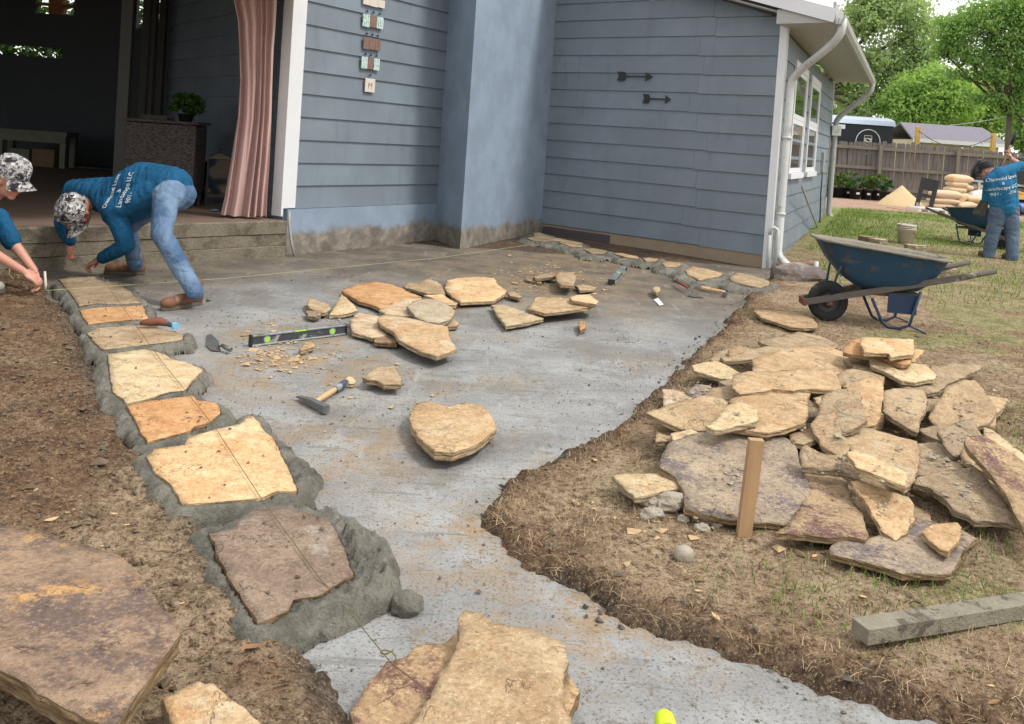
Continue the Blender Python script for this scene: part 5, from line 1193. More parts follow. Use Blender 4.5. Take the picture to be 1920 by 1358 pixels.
# paper scrap
p = [G(1226, 562, .006), G(1234, 559, .012), G(1244, 571, .006), G(1237, 573, .007)]
tag(MB().add([tuple(q) for q in p]+[(q.x, q.y, q.z-.001) for q in p], [(0, 1, 2, 3), (7, 6, 5, 4), (0, 4, 5, 1), (1, 5, 6, 2), (2, 6, 7, 3), (3, 7, 4, 0)]).build('paper_scrap', pm('white_paper', (.75, .78, .82), .03, 4, .8, 0)), 'white scrap of paper on the slab', 'paper')
# stake and timber
def stake():
    YS = 3.255; b0, b1 = AT(1381, 1030, YS), AT(1406, 1032, YS); t0 = AT(1407, 826, YS); t1 = AT(1434, 828, YS)
    w = (b1-b0).length; d = .02
    m = MB(); q = []
    for p0, p1 in ((b0, b1), (t0, t1)): q += [tuple(p0), tuple(p1), (p1.x, p1.y+.035, p1.z), (p0.x, p0.y+.035, p0.z)]
    m.hexa(q); tag(m.build('wooden_stake', M['wood_new']), 'new pine stake driven upright in front of the grey slab', 'stake')
stake()
a, b = G(1613, 1172, GL+.05), G(2010, 1110, GL+.05); d = (b-a).normalized()
tag(MB().beam(a-Vector((0, 0, .02)), b-Vector((0, 0, .02)), .07, .046).build('timber', M['wood_grey']), 'mortar-grey square timber lying in the grass at the right edge', 'timber')
# lime green object at the bottom edge
p = G(1246, 1408, 0); mb = MB(); mb.tube([p+Vector((0, -.02, .06)), p+Vector((0, .03, .06)), p+Vector((.0, .045, .06))], [.026, .026, .018], 16)
tag(mb.build('plastic_tool_end', M['lime']), 'bright lime plastic end of a tool at the bottom edge', 'tool')
# boulders and pipe by the downspout
def rock(px, py, r, mat, lab, z=None, name='rock', seed=1, jit=.35, flat=.6, cat='rock'):
    zz = gz1(*G(px, py, GL).to_2d()) if z is None else z
    p = G(px, py, zz); rr = (r[0], r[1], r[2]) if isinstance(r, tuple) else (r, r*.85, r*flat)
    o = MB().ball((p.x, p.y, zz+rr[2]*.5), rr, 3, jit, smooth=False, seed=seed).build(name, mat); 
    if lab: tag(o, lab, cat)
    return o
rock(1495, 528, (.34, .20, .15), M['st_greyred'], 'long grey-purple boulder at the foot of the downspout', .02, seed=3, jit=.3)
rock(1508, 508, (.16, .10, .09), M['st_rust'], 'small dark brown rock behind the long boulder', .10, seed=5)
p = G(1527, 524, .02); tag(MB().tube([p, p+Vector((.01, 0, .22))], .026, 14).tube([p+Vector((.005, 0, .10)), p+Vector((.006, 0, .13))], .030, 14).build('pvc_pipe_stub', M['downspout']), 'short white plastic pipe stub standing by the boulder', 'pipe')
rock(1282, 1048, (.036, .032, .032), M['pebble'], 'round grey pebble alone on the soil before the heap', seed=7, jit=.08)
for k, (x, y, r, lab) in enumerate(((330, 940, .065, 'largest broken concrete chunk under the grey slab edge'), (250, 990, .045, 'rounded concrete chunk left of the others'), (390, 1000, .025, 'small white lump beside the concrete chunks'), (485, 1003, .05, 'flat grey chip under the grey slab edge'), (470, 1045, .03, 'pale flat stone below the flat grey chip'), (535, 1022, .025, 'tan pebble near the stake foot'), (240, 930, .045, 'crumbly concrete lump below the boot-shaped slab'), (340, 885, .04, 'dark concrete lump tucked behind the largest chunk'))):
    rock(RF[0][0]+x/2.4, RF[0][1]+y/2.4, (r, r*.8, r*.6), M['rubble'], lab, seed=40+k, name='concrete_chunk', jit=.5)
# ---------------------------------------------------------------- wheelbarrow
def barrow():
    o = empty('wheelbarrow', (0, 0, 0))
    # local: wheel axle at x=0, handles towards +x, y across
    W = empty('wheel', (0, 0, .19)); W.parent = o
    X = Matrix.Rotation(math.pi/2, 4, 'X')
    prof = [(.105, -.035), (.14, -.048), (.17, -.045), (.186, -.028), (.190, 0), (.186, .028), (.17, .045), (.14, .048), (.105, .035)]
    MB().lathe(prof, 32, X, cap=(False, False)).build('tyre', M['rubber'], W, True)
    MB().lathe([(.02, -.05), (.03, -.045), (.03, -.02), (.095, -.012), (.108, -.032), (.108, .032), (.095, .012), (.03, .02), (.03, .045), (.02, .05)], 24, X).build('rim', M['metal_dark'], W, True)
    for s in (-1, 1):
        ya, yb = .085*s, .30*s
        MB().beam((-.24, ya, .17), (1.12, yb*.93, .545), .04, .055).build('handle', M['grey_wood'], o, True)
        MB().tube([(1.09, yb*.92, .537), (1.17, yb*.96, .558), (1.39, yb, .622)], [.027, .025, .022], 10).build('handle_grip', M['grey_wood'], o, True)
        # leg: a bent flat bar
        MB().tube([(.36, ya*2.0, .27), (.47, ya*2.1, .06), (.52, ya*2.1, .025), (.62, ya*2.3, .025), (.70, ya*2.5, .06), (.77, yb*.80, .375)], .014, 8).build('leg', M['blue_steel'], o, True)
        MB().beam((.70, ya*2.55, .06), (.84, yb*.9, .012), .03, .012).build('foot', M['blue_steel'], o, True)
        MB().tube([(.0, ya*1.45, .235), (.02, ya*1.9, .42), (.05, ya*2.5, .55)], .011, 8).build('brace', M['blue_steel'], o, True)
        MB().box((-.03, ya-.03, .165), (.03, ya+.03, .215)).build('axle_bracket', M['rust'], o, True)
    MB().tube([(0, -.12, .19), (0, .12, .19)], .010, 8).build('axle', M['steel'], o, True)
    MB().beam((-.235, -.11, .17), (-.235, .11, .17), .03, .06).build('nose_guard', M['rust'], o, True)
    MB().box((.50, -.20, .16), (.76, -.185, .33)).build('leg_plate', M['blue_steel'], o, True)
    # tray: a rounded-corner bowl, deepest in front
    def ring(x0, x1, w0, w1, z0, z1, n=44, rc=.36):
        out = []
        for k in range(n):
            a = 2*math.pi*k/n; c, s = math.cos(a), math.sin(a); e = 2/3.6
            u = math.copysign(abs(c)**e, c); v = math.copysign(abs(s)**e, s); t = (u+1)/2
            x = x0+(x1-x0)*t; w = w0+(w1-w0)*t; out.append((x, v*w, z0+(z1-z0)*t))
        return out
    R = [ring(-.17, 1.05, .30, .37, .775, .665), ring(-.15, 1.03, .285, .355, .760, .652), ring(-.05, .97, .24, .31, .60, .54), ring(.10, .90, .20, .27, .44, .44), ring(.26, .80, .17, .22, .345, .372)]
    m = MB(); n = 44
    for r in R: m.v += r
    for i in range(len(R)-1):
        for k in range(n): m.f.append((i*n+k, i*n+(k+1) % n, (i+1)*n+(k+1) % n, (i+1)*n+k)); m.sm.append(True); m.mi.append(0)
    m.f.append(tuple(4*n+k for k in range(n))); m.sm.append(False); m.mi.append(0)
    inner = [[(x*1+.0*(x), y*.965, z+.008) for x, y, z in r] for r in R]
    b = len(m.v)
    for r in inner: m.v += r
    for i in range(len(R)-1):
        for k in range(n): m.f.append((b+i*n+k, b+(i+1)*n+k, b+(i+1)*n+(k+1) % n, b+i*n+(k+1) % n)); m.sm.append(True); m.mi.append(1)
    m.f.append(tuple(b+4*n+k for k in reversed(range(n)))); m.sm.append(False); m.mi.append(1)
    for k in range(n): m.f.append((k, b+k, b+(k+1) % n, (k+1) % n)); m.sm.append(True); m.mi.append(1)
    m.build('tray', [M['tray_blue'], M['dry_mortar']], o, True)
    rim = ring(-.175, 1.055, .305, .375, .775, .665); MB().tube(rim+[rim[0]], [.013+.004*math.sin(k*1.7) for k in range(n+1)], 8, cap=False).build('tray_rim', M['dry_mortar'], o, True)
    MB().box((.28, -.16, .30), (.80, .16, .338)).build('riser', M['grey_wood'], o, True)
    return o
wb = barrow(); p = G(1549, 600, GL+.005)
wb.scale = (.91, .93, .95); wb.location = (p.x, p.y, gz1(p.x, p.y)-.004); wb.rotation_euler = (0, 0, math.radians(-7))
tag(wb, 'dark blue wheelbarrow with grey mortar-crusted rim, nearest to the house', 'wheelbarrow', 'wheelbarrows')
wb2 = copy_tree(wb); p = AT(1876, 470, 15.3); wb2.location = (p.x, p.y, gz1(p.x, p.y)-.003); wb2.rotation_euler = (0, 0, math.radians(124))
tag(wb2, 'blue-green wheelbarrow in front of the worker with the shovel', 'wheelbarrow', 'wheelbarrows')
# ---------------------------------------------------------------- around the lawn
M['bucket'] = pm('mortar_caked_bucket', S(206, 199, 182), .15, 6, .8, .4, .006, spot=(6, .55, .68), spot_c=S(140, 132, 116))
p = G(1697, 468, .02); bu = empty('bucket', (p.x, p.y, gz1(p.x, p.y))); tag(bu, 'mortar-caked pale plastic bucket behind the near wheelbarrow', 'bucket')
MB().lathe([(.125, 0), (.15, .30), (.158, .30), (.158, .33), (.148, .33), (.118, .02), (0, .02)], 28, cap=(True, False)).build('body', M['bucket'], bu, True)
for z in (.24, .27): MB().lathe([(.149, z), (.157, z+.004), (.157, z+.014), (.150, z+.018)], 28, cap=(False, False)).build('rib', M['bucket'], bu, True)
hp = [(.16*math.cos(a), .16*math.sin(a)*.98, .29-.10*math.sin(a)) for a in np.linspace(math.pi*1.02, math.pi*1.98, 12)]; MB().tube(hp, .004, 6).build('handle', M['steel'], bu, True)
# stones behind the wheelbarrow
for k, (x, y, pts, mt, lab) in enumerate(((1628, 452, None, 'st_dust', 'brown stone behind the wheelbarrow tray, left of the bucket'), (1648, 456, None, 'st_white', 'whitish stone between the brown one and the bucket'), (1715, 466, None, 'st_white', 'pale flat stone leaning right of the bucket'), (1772, 505, None, 'st_buff', 'yellowish stone on the grass behind the near handles'))):
    c = G(x, y, .15); rr = random.Random(k); r = .14
    out = [(c.x+math.cos(a)*r*rr.uniform(.8, 1.4), c.y+math.sin(a)*r*rr.uniform(.7, 1.1)) for a in np.linspace(0, 6.28, 8)[:-1]]
    slab_stone('flagstone', lab, out, gz1(c.x, c.y)+.11, M[mt], .13, seed=500+k, group='stones behind the wheelbarrow', world=True)
# shovel leaning on the side wall
a, b = AT(1503, 349, 12.9), G(1534, 436, .05); sh = empty('shovel', (b.x, b.y, .05)); tag(sh, 'grey-handled shovel leaning against the side wall of the wing', 'shovel')
MB().tube([a, b+Vector((0, 0, .04))], .016, 8).build('shaft', M['gutter'], sh)
bl = b+Vector((-.03, -.02, 0)); MB().hexa([(bl.x-.10, bl.y-.02, .035), (bl.x+.10, bl.y-.02, .035), (bl.x+.10, bl.y+.02, .035), (bl.x-.10, bl.y+.02, .035), (bl.x-.08, bl.y-.01, .16), (bl.x+.08, bl.y-.01, .16), (bl.x+.08, bl.y+.01, .16), (bl.x-.08, bl.y+.01, .16)]).build('blade', pm('pale_shovel_blade', S(190, 205, 215), .1, 6, .5, .1), sh)
# garden hoses at the far corner
M['hose_green'] = pm('green_hose', S(40, 120, 84), .15, 6, .5, 0)
cv = [G(1545+10*math.sin(t*1.3)+t*6, 420+4*math.sin(t*2.1)+t*.8, .06) for t in np.linspace(0, 4, 26)]
tag(MB().tube(cv, .014, 6).build('garden_hose', M['hose_green']), 'green garden hose on the grass at the end of the wing', 'hose')
cv = [G(1570+t*7, 428+3*math.sin(t*2.3), .05) for t in np.linspace(0, 5, 30)]
tag(MB().tube(cv, .013, 6).build('garden_hose', M['black']), 'black hose on the grass at the end of the wing', 'hose')
p = G(1548, 386, .15); tag(MB().box((p.x-1.5, p.y-.9, 0), (p.x+.10, p.y+.4, .24)).build('stoop', M['wood_grey']), 'grey timber stoop edge beyond the far downspout', 'stoop')
# ---------------------------------------------------------------- people
M['skin'] = pm('tanned_skin', S(168, 112, 88), .12, 9, .55, .15, .002, spot=(7, .58, .75), spot_c=S(150, 92, 72))
M['skin_light'] = pm('flushed_skin', S(190, 138, 118), .12, 9, .55, .15, .002, spot=(7, .58, .75), spot_c=S(176, 110, 92))
M['hair'] = pm('black_hair', (.012, .010, .009), .3, 40, .6, .4, .003)
def cloth_mat(name, c, sc=9.0, fade=None):
    t = NT(name); a = t.noise(3.5, 5, .6); b = t.noise(160, 2, .5)
    col = t.mix(t.bw(a, .3, .7), tuple(q*.82 for q in c), tuple(min(1, q*1.15) for q in c))
    if fade: col = t.mix(t.bw(t.noise(2.6, 4, .6, dist=.5), fade[1], fade[2]), col, fade[0])
    f = t.noise(sc, 4, .55, dist=1.2, stretch=(1, 1, .55))
    return t.done(col, .88, t.bump(t.math('ADD', t.math('ADD', f, t.math('MULTIPLY', t.noise(24, 4, .6, dist=1.5), .4)), t.math('MULTIPLY', b, .05)), .8, .03), 0, .15)
M['shirt'] = cloth_mat('teal_blue_shirt', S(30, 84, 120))
M['shirt_far'] = cloth_mat('blue_work_shirt', S(42, 106, 146))
M['jeans'] = cloth_mat('faded_jeans', S(72, 96, 126), 11, (S(112, 134, 160), .42, .66))
M['jeans_far'] = cloth_mat('dusty_jeans', S(90, 106, 128), 11, (S(128, 134, 136), .5, .68))
M['boot'] = pm('brown_work_boot', S(112, 76, 54), .25, 9, .7, .3, .004, spot=(6, .55, .7), spot_c=S(140, 110, 84))
M['sole'] = pm('boot_sole', S(92, 82, 70), .2, 9, .9, .2)
M['grey_shoe'] = pm('grey_shoe', S(150, 148, 140), .15, 9, .8, .2)
M['print'] = pm('white_print', (.72, .75, .76), .05, 20, .8, 0)
M['blackcap'] = pm('black_cap_cloth', (.018, .02, .026), .2, 20, .8, .2)
def camo():
    t = NT('grey_camouflage'); n = t.noise(17, 3, .5, dist=.8); k = t.noise(29, 2, .5, dist=.6)
    col = t.ramp(n, [(0, S(50, 46, 52)), (.42, S(104, 102, 104)), (.50, S(164, 162, 160)), (.60, S(84, 80, 84))], 'CONSTANT')
    col = t.mix(t.bw(k, .60, .61), col, S(206, 204, 202)); return t.done(col, .9, t.bump(t.noise(30, 3, .5), .2, .004), 0, .15)
M['camo'] = camo()
class Body:
    """overlapping rounded limbs that are fused into one continuous skin"""
    def __init__(s): s.m = MB()
    def limb(s, pts, rad, flat=1.0):
        pts = [Vector(p) for p in pts]
        P, R = [], []
        for i in range(len(pts)-1):
            L = (pts[i+1]-pts[i]).length; k = max(3, int(L/.03))
            for j in range(k):
                t = j/k; P.append(pts[i].lerp(pts[i+1], t)); R.append(rad[i]+(rad[i+1]-rad[i])*t)
        P.append(pts[-1]); R.append(rad[-1])
        s.m.tube(P, R, 14, True, sx=flat)
        for p, r in ((pts[0], rad[0]), (pts[-1], rad[-1])): s.m.ball(p, r*.99, 2)
        for p, r in list(zip(pts, rad))[1:-1]: s.m.ball(p, r*1.0, 2)
        return s
    def blob(s, c, r, X=None):
        Mx = Matrix.Translation(c) @ (X.to_4x4() if X is not None else Matrix.Identity(4)); s.m.ball((0, 0, 0), r, 3, M=Mx); return s
    def fuse(s, name, mat, parent, vox=.009, it=5, wr=0.0, wsc=9.0, seed=0, wdir=None):
        me = s.m.mesh('raw'); o = bpy.data.objects.new('raw', me); COL.objects.link(o)
        r = o.modifiers.new('r', 'REMESH'); r.mode = 'VOXEL'; r.voxel_size = vox; r.use_smooth_shade = True
        k = o.modifiers.new('s', 'SMOOTH'); k.factor = .5; k.iterations = it
        dg = bpy.context.evaluated_depsgraph_get(); out = bpy.data.meshes.new_from_object(o.evaluated_get(dg)); bpy.data.objects.remove(o); out.materials.clear()
        if wr:
            n = len(out.vertices); co = np.empty(n*3); out.vertices.foreach_get('co', co); co = co.reshape(-1, 3)
            no = np.empty(n*3); out.vertices.foreach_get('normal', no); no = no.reshape(-1, 3)
            q = co*wsc
            if wdir is not None:
                d = np.array(wdir, float); d /= np.linalg.norm(d); along = (co @ d)[:, None]*d; q = along*wsc*1.25+(co-along)*wsc*.28+(fbm(co*5, seed+3, 2)[:, None]-.5)*1.1
            w = fbm(q, seed, 3); w = 1-np.abs(w*2-1)*1.6
            co = co+no*(w*wr)[:, None]; out.vertices.foreach_set('co', co.ravel()); out.update()
        out.polygons.foreach_set('use_smooth', [True]*len(out.polygons))
        return link_mesh(name, out, mat, parent)
def basis(up, fwd):
    u = Vector(up).normalized(); f = Vector(fwd); f = (f-u*f.dot(u)).normalized(); r = f.cross(u)
    return Matrix((r, f, u)).transposed()       # x right, y forward, z up
def add_head(b, c, X, k=1.0):
    b.blob(c+X @ Vector((0, -.012, .02))*k, (.076*k, .096*k, .10*k), X)       # skull
    b.blob(c+X @ Vector((0, .022, -.045))*k, (.060*k, .068*k, .075*k), X)     # jaw and cheeks
    b.blob(c+X @ Vector((0, .066, -.098))*k, (.030*k, .026*k, .024*k), X)     # chin
    b.blob(c+X @ Vector((0, .098, -.030))*k, (.014*k, .022*k, .022*k), X)     # nose
    b.blob(c+X @ Vector((0, .086, -.008))*k, (.010*k, .018*k, .026*k), X)
    b.blob(c+X @ Vector((0, .084, -.068))*k, (.026*k, .012*k, .012*k), X)     # lips
    b.blob(c+X @ Vector((0, .078, .022))*k, (.052*k, .018*k, .012*k), X)      # brow
    for s in (-1, 1):
        b.blob(c+X @ Vector((s*.077, -.012, -.018))*k, (.010*k, .019*k, .029*k), X)
        b.blob(c+X @ Vector((s*.045, .052, -.035))*k, (.024*k, .022*k, .022*k), X)
def add_hand(b, wrist, d, palm_n, side, curl=.9, k=1.0):
    """wrist, direction to the knuckles, palm normal, side of the thumb (+1/-1)"""
    d = Vector(d).normalized(); n = Vector(palm_n); n = (n-d*n.dot(d)).normalized(); s = d.cross(n)*side
    b.limb([wrist, wrist+d*.04*k], [.026*k, .024*k]); 
    X = Matrix((s, d, n)).transposed(); b.blob(wrist+d*.065*k, (.043*k, .05*k, .019*k), X)
    for i, (o, L) in enumerate(((.031, .068), (.011, .078), (-.010, .072), (-.030, .058))):
        p0 = wrist+d*.10*k+s*o*k; a = curl*(.8+.1*i)
        d1 = (d*math.cos(a*.5)+n*math.sin(a*.5)).normalized(); d2 = (d*math.cos(a*1.2)+n*math.sin(a*1.2)).normalized(); d3 = (d*math.cos(a*1.8)+n*math.sin(a*1.8)).normalized()
        p1 = p0+d1*L*.45*k; p2 = p1+d2*L*.32*k; p3 = p2+d3*L*.26*k
        b.limb([p0-d*.02*k, p0, p1, p2, p3], [.010*k, .0105*k, .0095*k, .0085*k, .0075*k])
    t0 = wrist+d*.03*k+s*.03*k; t1 = t0+(d*.6+s*.6+n*.3).normalized()*.036*k; t2 = t1+(d*.8+n*.5+s*.1).normalized()*.032*k; t3 = t2+(d*.8+n*.7-s*.2).normalized()*.024*k
    b.limb([t0, t1, t2, t3], [.015*k, .0125*k, .011*k, .009*k])
def cap_obj(c, X, par, mat, k=1.0, tall=1.0, name='cap'):
    m = MB(); n = 28; rings = []
    prof = [(1.0, -.015), (1.03, .0), (1.03, .022), (.99, .05*tall), (.93, .078*tall), (.78, .098*tall), (.5, .110*tall), (.0, .114*tall)]
    for (r, z) in prof:
        for j in range(n):
            a = 2*math.pi*j/n; w = 1+.02*math.sin(5*a+z*60)
            p = X @ Vector((math.cos(a)*.090*r*w, math.sin(a)*.112*r*w-.008, z)); m.v.append(tuple(c+p*k))
    for i in range(len(prof)-1):
        for j in range(n): m.f.append((i*n+j, i*n+(j+1) % n, (i+1)*n+(j+1) % n, (i+1)*n+j)); m.sm.append(True); m.mi.append(0)
    o = m.build(name, mat, par)
    # brim: a curved tongue with thickness
    b = MB(); na, nr = 15, 6; top = []
    for i in range(nr):
        t = i/(nr-1)
        for j in range(na):
            a = math.pi*(.13+.74*j/(na-1)); ex = math.sin(a)
            x = math.cos(a)*(.092+.004*t); y = ex*.108-.006+t*.082*(ex**1.1)
            z = .004-.020*t-.055*(x/.09)**2*(.35+.65*t)
            top.append(tuple(c+(X @ Vector((x, y, z)))*k))
    bot = [tuple(Vector(p)-(X @ Vector((0, 0, .005)))*k) for p in top]
    N = len(top); b.v = top+bot
    for i in range(nr-1):
        for j in range(na-1):
            q = i*na+j; b.f += [(q, q+1, q+na+1, q+na), (N+q, N+q+na, N+q+na+1, N+q+1)]; b.sm += [True, True]; b.mi += [0, 0]
    for j in range(na-1):
        q = (nr-1)*na+j; b.f.append((q, q+1, N+q+1, N+q)); b.sm.append(False); b.mi.append(0)
    for i in range(nr-1):
        for j in (0, na-1):
            q = i*na+j; b.f.append((q, q+na, N+q+na, N+q)); b.sm.append(False); b.mi.append(0)
    b.build('brim', mat, o); return o
def shoe(heel, toe, par, mat, k=1.0, sole=True):
    heel, toe = Vector(heel), Vector(toe); d = (toe-heel); L = d.length; d.normalize(); u = Vector((0, 0, 1)); s = d.cross(u)
    b = Body(); X = Matrix((s, d, u)).transposed()
    b.blob(heel+d*.05*k+u*.055*k, (.040*k, .055*k, .055*k), X); b.blob(heel+d*(L*.5)+u*.050*k, (.044*k, L*.34, .045*k), X); b.blob(toe-d*.06*k+u*.045*k, (.047*k, .062*k, .042*k), X)
    b.limb([heel+d*.055*k+u*.06*k, heel+d*.06*k+u*.15*k], [.045*k, .047*k])
    o = b.fuse('boot', mat, par, .008, 4)
    if sole:
        pts = []
        for j in range(22):
            a = 2*math.pi*j/22; x = math.cos(a)*.047*k*(1.0 if math.sin(a) > 0 else .86); y = L/2+math.sin(a)*(L/2+.006); pts.append((x, y))
        Xm = X.to_4x4(); Xm.translation = heel; MB().prism(pts, 0, .024*k, Xm).build('sole', M['sole'], o)
    return o
def print_on(shirt, par, lines, org, right, up, inward, mat, lift=.004):
    """lettering laid on the cloth: each glyph is projected onto the shirt"""
    right, up, inward = Vector(right).normalized(), Vector(up).normalized(), Vector(inward).normalized()
    me = shirt.data; off = shirt.matrix_world.translation
    bpy.context.view_layer.update(); mw = shirt.matrix_world
    bv = BVHTree.FromPolygons([mw @ v.co for v in me.vertices], [p.vertices[:] for p in me.polygons])
    for (txt, size, x, y, sk) in lines:
        tm = text_mesh(txt, size); ok = True
        bm = bmesh.new(); bm.from_mesh(tm); bmesh.ops.triangulate(bm, faces=bm.faces[:]); bmesh.ops.subdivide_edges(bm, edges=[e for e in bm.edges if e.calc_length() > size*.3], cuts=1); bm.to_mesh(tm); bm.free()
        for v in tm.vertices:
            p = Vector(org)+right*(v.co.x+x)+up*(v.co.y+y+sk*v.co.x); h = bv.ray_cast(p-inward*.4, inward, .9)
            q_ = h[0] if h[0] is not None else bv.find_nearest(p)[0]
            v.co = q_-inward*lift
        if ok: link_mesh('shirt_print', tm, mat, par)
# ---- bending worker
def worker_bending():
    root_p = G(300, 560, 0); per = empty('person', (root_p.x, root_p.y+.5, 0)); tag(per, 'worker in teal shirt, jeans and camouflage cap bending down to the ground', 'person', 'workers')
    hipN, hipF = AT(312, 366, 7.26), AT(326, 356, 7.62); hip = (hipN+hipF)/2
    neck = AT(178, 372, 7.62); shN, shF = AT(214, 394, 7.38), AT(138, 356, 7.86)
    elN, wrN = AT(238, 460, 7.42), AT(186, 487, 7.66); elF, wrF = AT(116, 418, 7.98), AT(134, 458, 8.02)
    knN, anN = AT(303, 440, 6.92), AT(366, 548, 6.76); knF, anF = AT(238, 425, 7.72), AT(254, 498, 7.98)
    hc = AT(148, 398, 7.46)
    up = (hc-neck).normalized(); X = basis(Vector((-.42, -.80, .22)), Vector((-.18, -.08, -1)))
    chest = neck.lerp(hip, .30)+Vector((0, .02, -.05)); mid = neck.lerp(hip, .62)+Vector((0, .03, .075))
    b = Body()
    b.limb([neck, chest, mid, hip], [.08, .13, .12, .12]); b.limb([shN, neck, shF], [.05, .06, .05]); b.limb([neck, hc], [.055, .055])
    b.limb([shN, elN, wrN], [.05, .042, .028]); b.limb([shF, elF, wrF], [.05, .042, .028])
    b.limb([hipN, knN, anN], [.085, .055, .04]); b.limb([hipF, knF, anF], [.085, .055, .04])
    add_head(b, hc, X); add_hand(b, wrN, Vector((-.9, .1, -.55)), Vector((-.2, .2, -1)), -1, 1.3, 1.1); add_hand(b, wrF, Vector((-.05, -.1, -1)), Vector((.9, -.2, -.2)), 1, 1.4, 1.05)
    b.fuse('body', M['skin'], per, .0065, 4)
    s = Body(); tors = [neck+Vector((.03, 0, .0)), chest+Vector((0, 0, .02)), mid+Vector((0, 0, .01)), hip+Vector((.02, 0, .05))]
    s.limb(tors, [.09, .185, .19, .165]); s.limb([chest+Vector((.02, -.02, -.07)), mid+Vector((0, -.02, -.13))], [.15, .14]); s.limb([shN, neck.lerp(hip, .12), shF], [.085, .11, .085])
    s.limb([shN, chest, shF], [.08, .14, .08]); s.limb([shN, mid.lerp(hipN, .5)], [.085, .12]); s.limb([shF, mid.lerp(hipF, .5)], [.085, .12])
    s.limb([shN, elN, wrN.lerp(elN, .12)], [.082, .064, .046]); s.limb([shF, elF, wrF.lerp(elF, .15)], [.08, .062, .046])
    sh = s.fuse('shirt', M['shirt'], per, .009, 6, .012, 14, 3, (hip-neck)+Vector((0, 0, .15)))
    j = Body(); j.limb([hipF+Vector((.03, 0, -.01)), hipN+Vector((.03, 0, -.01))], [.13, .13]); j.limb([hip+Vector((-.06, 0, -.02)), hip+Vector((.07, 0, -.01))], [.13, .145])
    j.limb([hipN, knN, anN+Vector((0, 0, .0))], [.108, .076, .060]); j.limb([hipF, knF, anF], [.108, .076, .062])
    j.fuse('jeans', M['jeans'], per, .009, 4, .009, 13, 5, (.35, .1, .8))
    col = Body(); col.limb([neck+Vector((-.005, -.075, -.03)), neck+Vector((-.07, -.02, .055)), neck+Vector((-.02, .06, .06))], [.016, .018, .016]); col.fuse('collar', M['skin'], per, .006, 3)
    a = G(378, 570, .0); t = G(302, 584, .0); shoe((a.x, a.y, .004), (t.x, t.y, .004), per, M['boot'], 1.12)
    a = G(272, 515, .0); t = G(195, 514, .0); shoe((a.x, a.y, .004), (t.x, t.y, .004), per, M['boot'], 1.12)
    cap_obj(hc+X @ Vector((0, 0, .045)), X, per, M['camo'], 1.27, 1.05)
    ax = (neck-hip).normalized(); side = (shF-shN).normalized(); nrm = ax.cross(side)
    if nrm.z < 0: nrm = -nrm
    side = nrm.cross(ax); org = neck.lerp(hip, .40)+nrm*.12+(shN-shF)*.12
    # read from the far side: letters run across the shoulders
    rt = side if side.y > 0 else -side
    print_on(sh, per, [('Diamond Lawn', .064, -.02, .09, 0), ('&', .06, -.02, .025, 0), ('Landscape LLC', .064, -.02, -.045, 0), ('901-', .062, -.12, -.12, 0)], org, rt, ax, -(nrm*.62+Vector((.1, -.78, .1))).normalized(), M['print'], .006)
worker_bending()
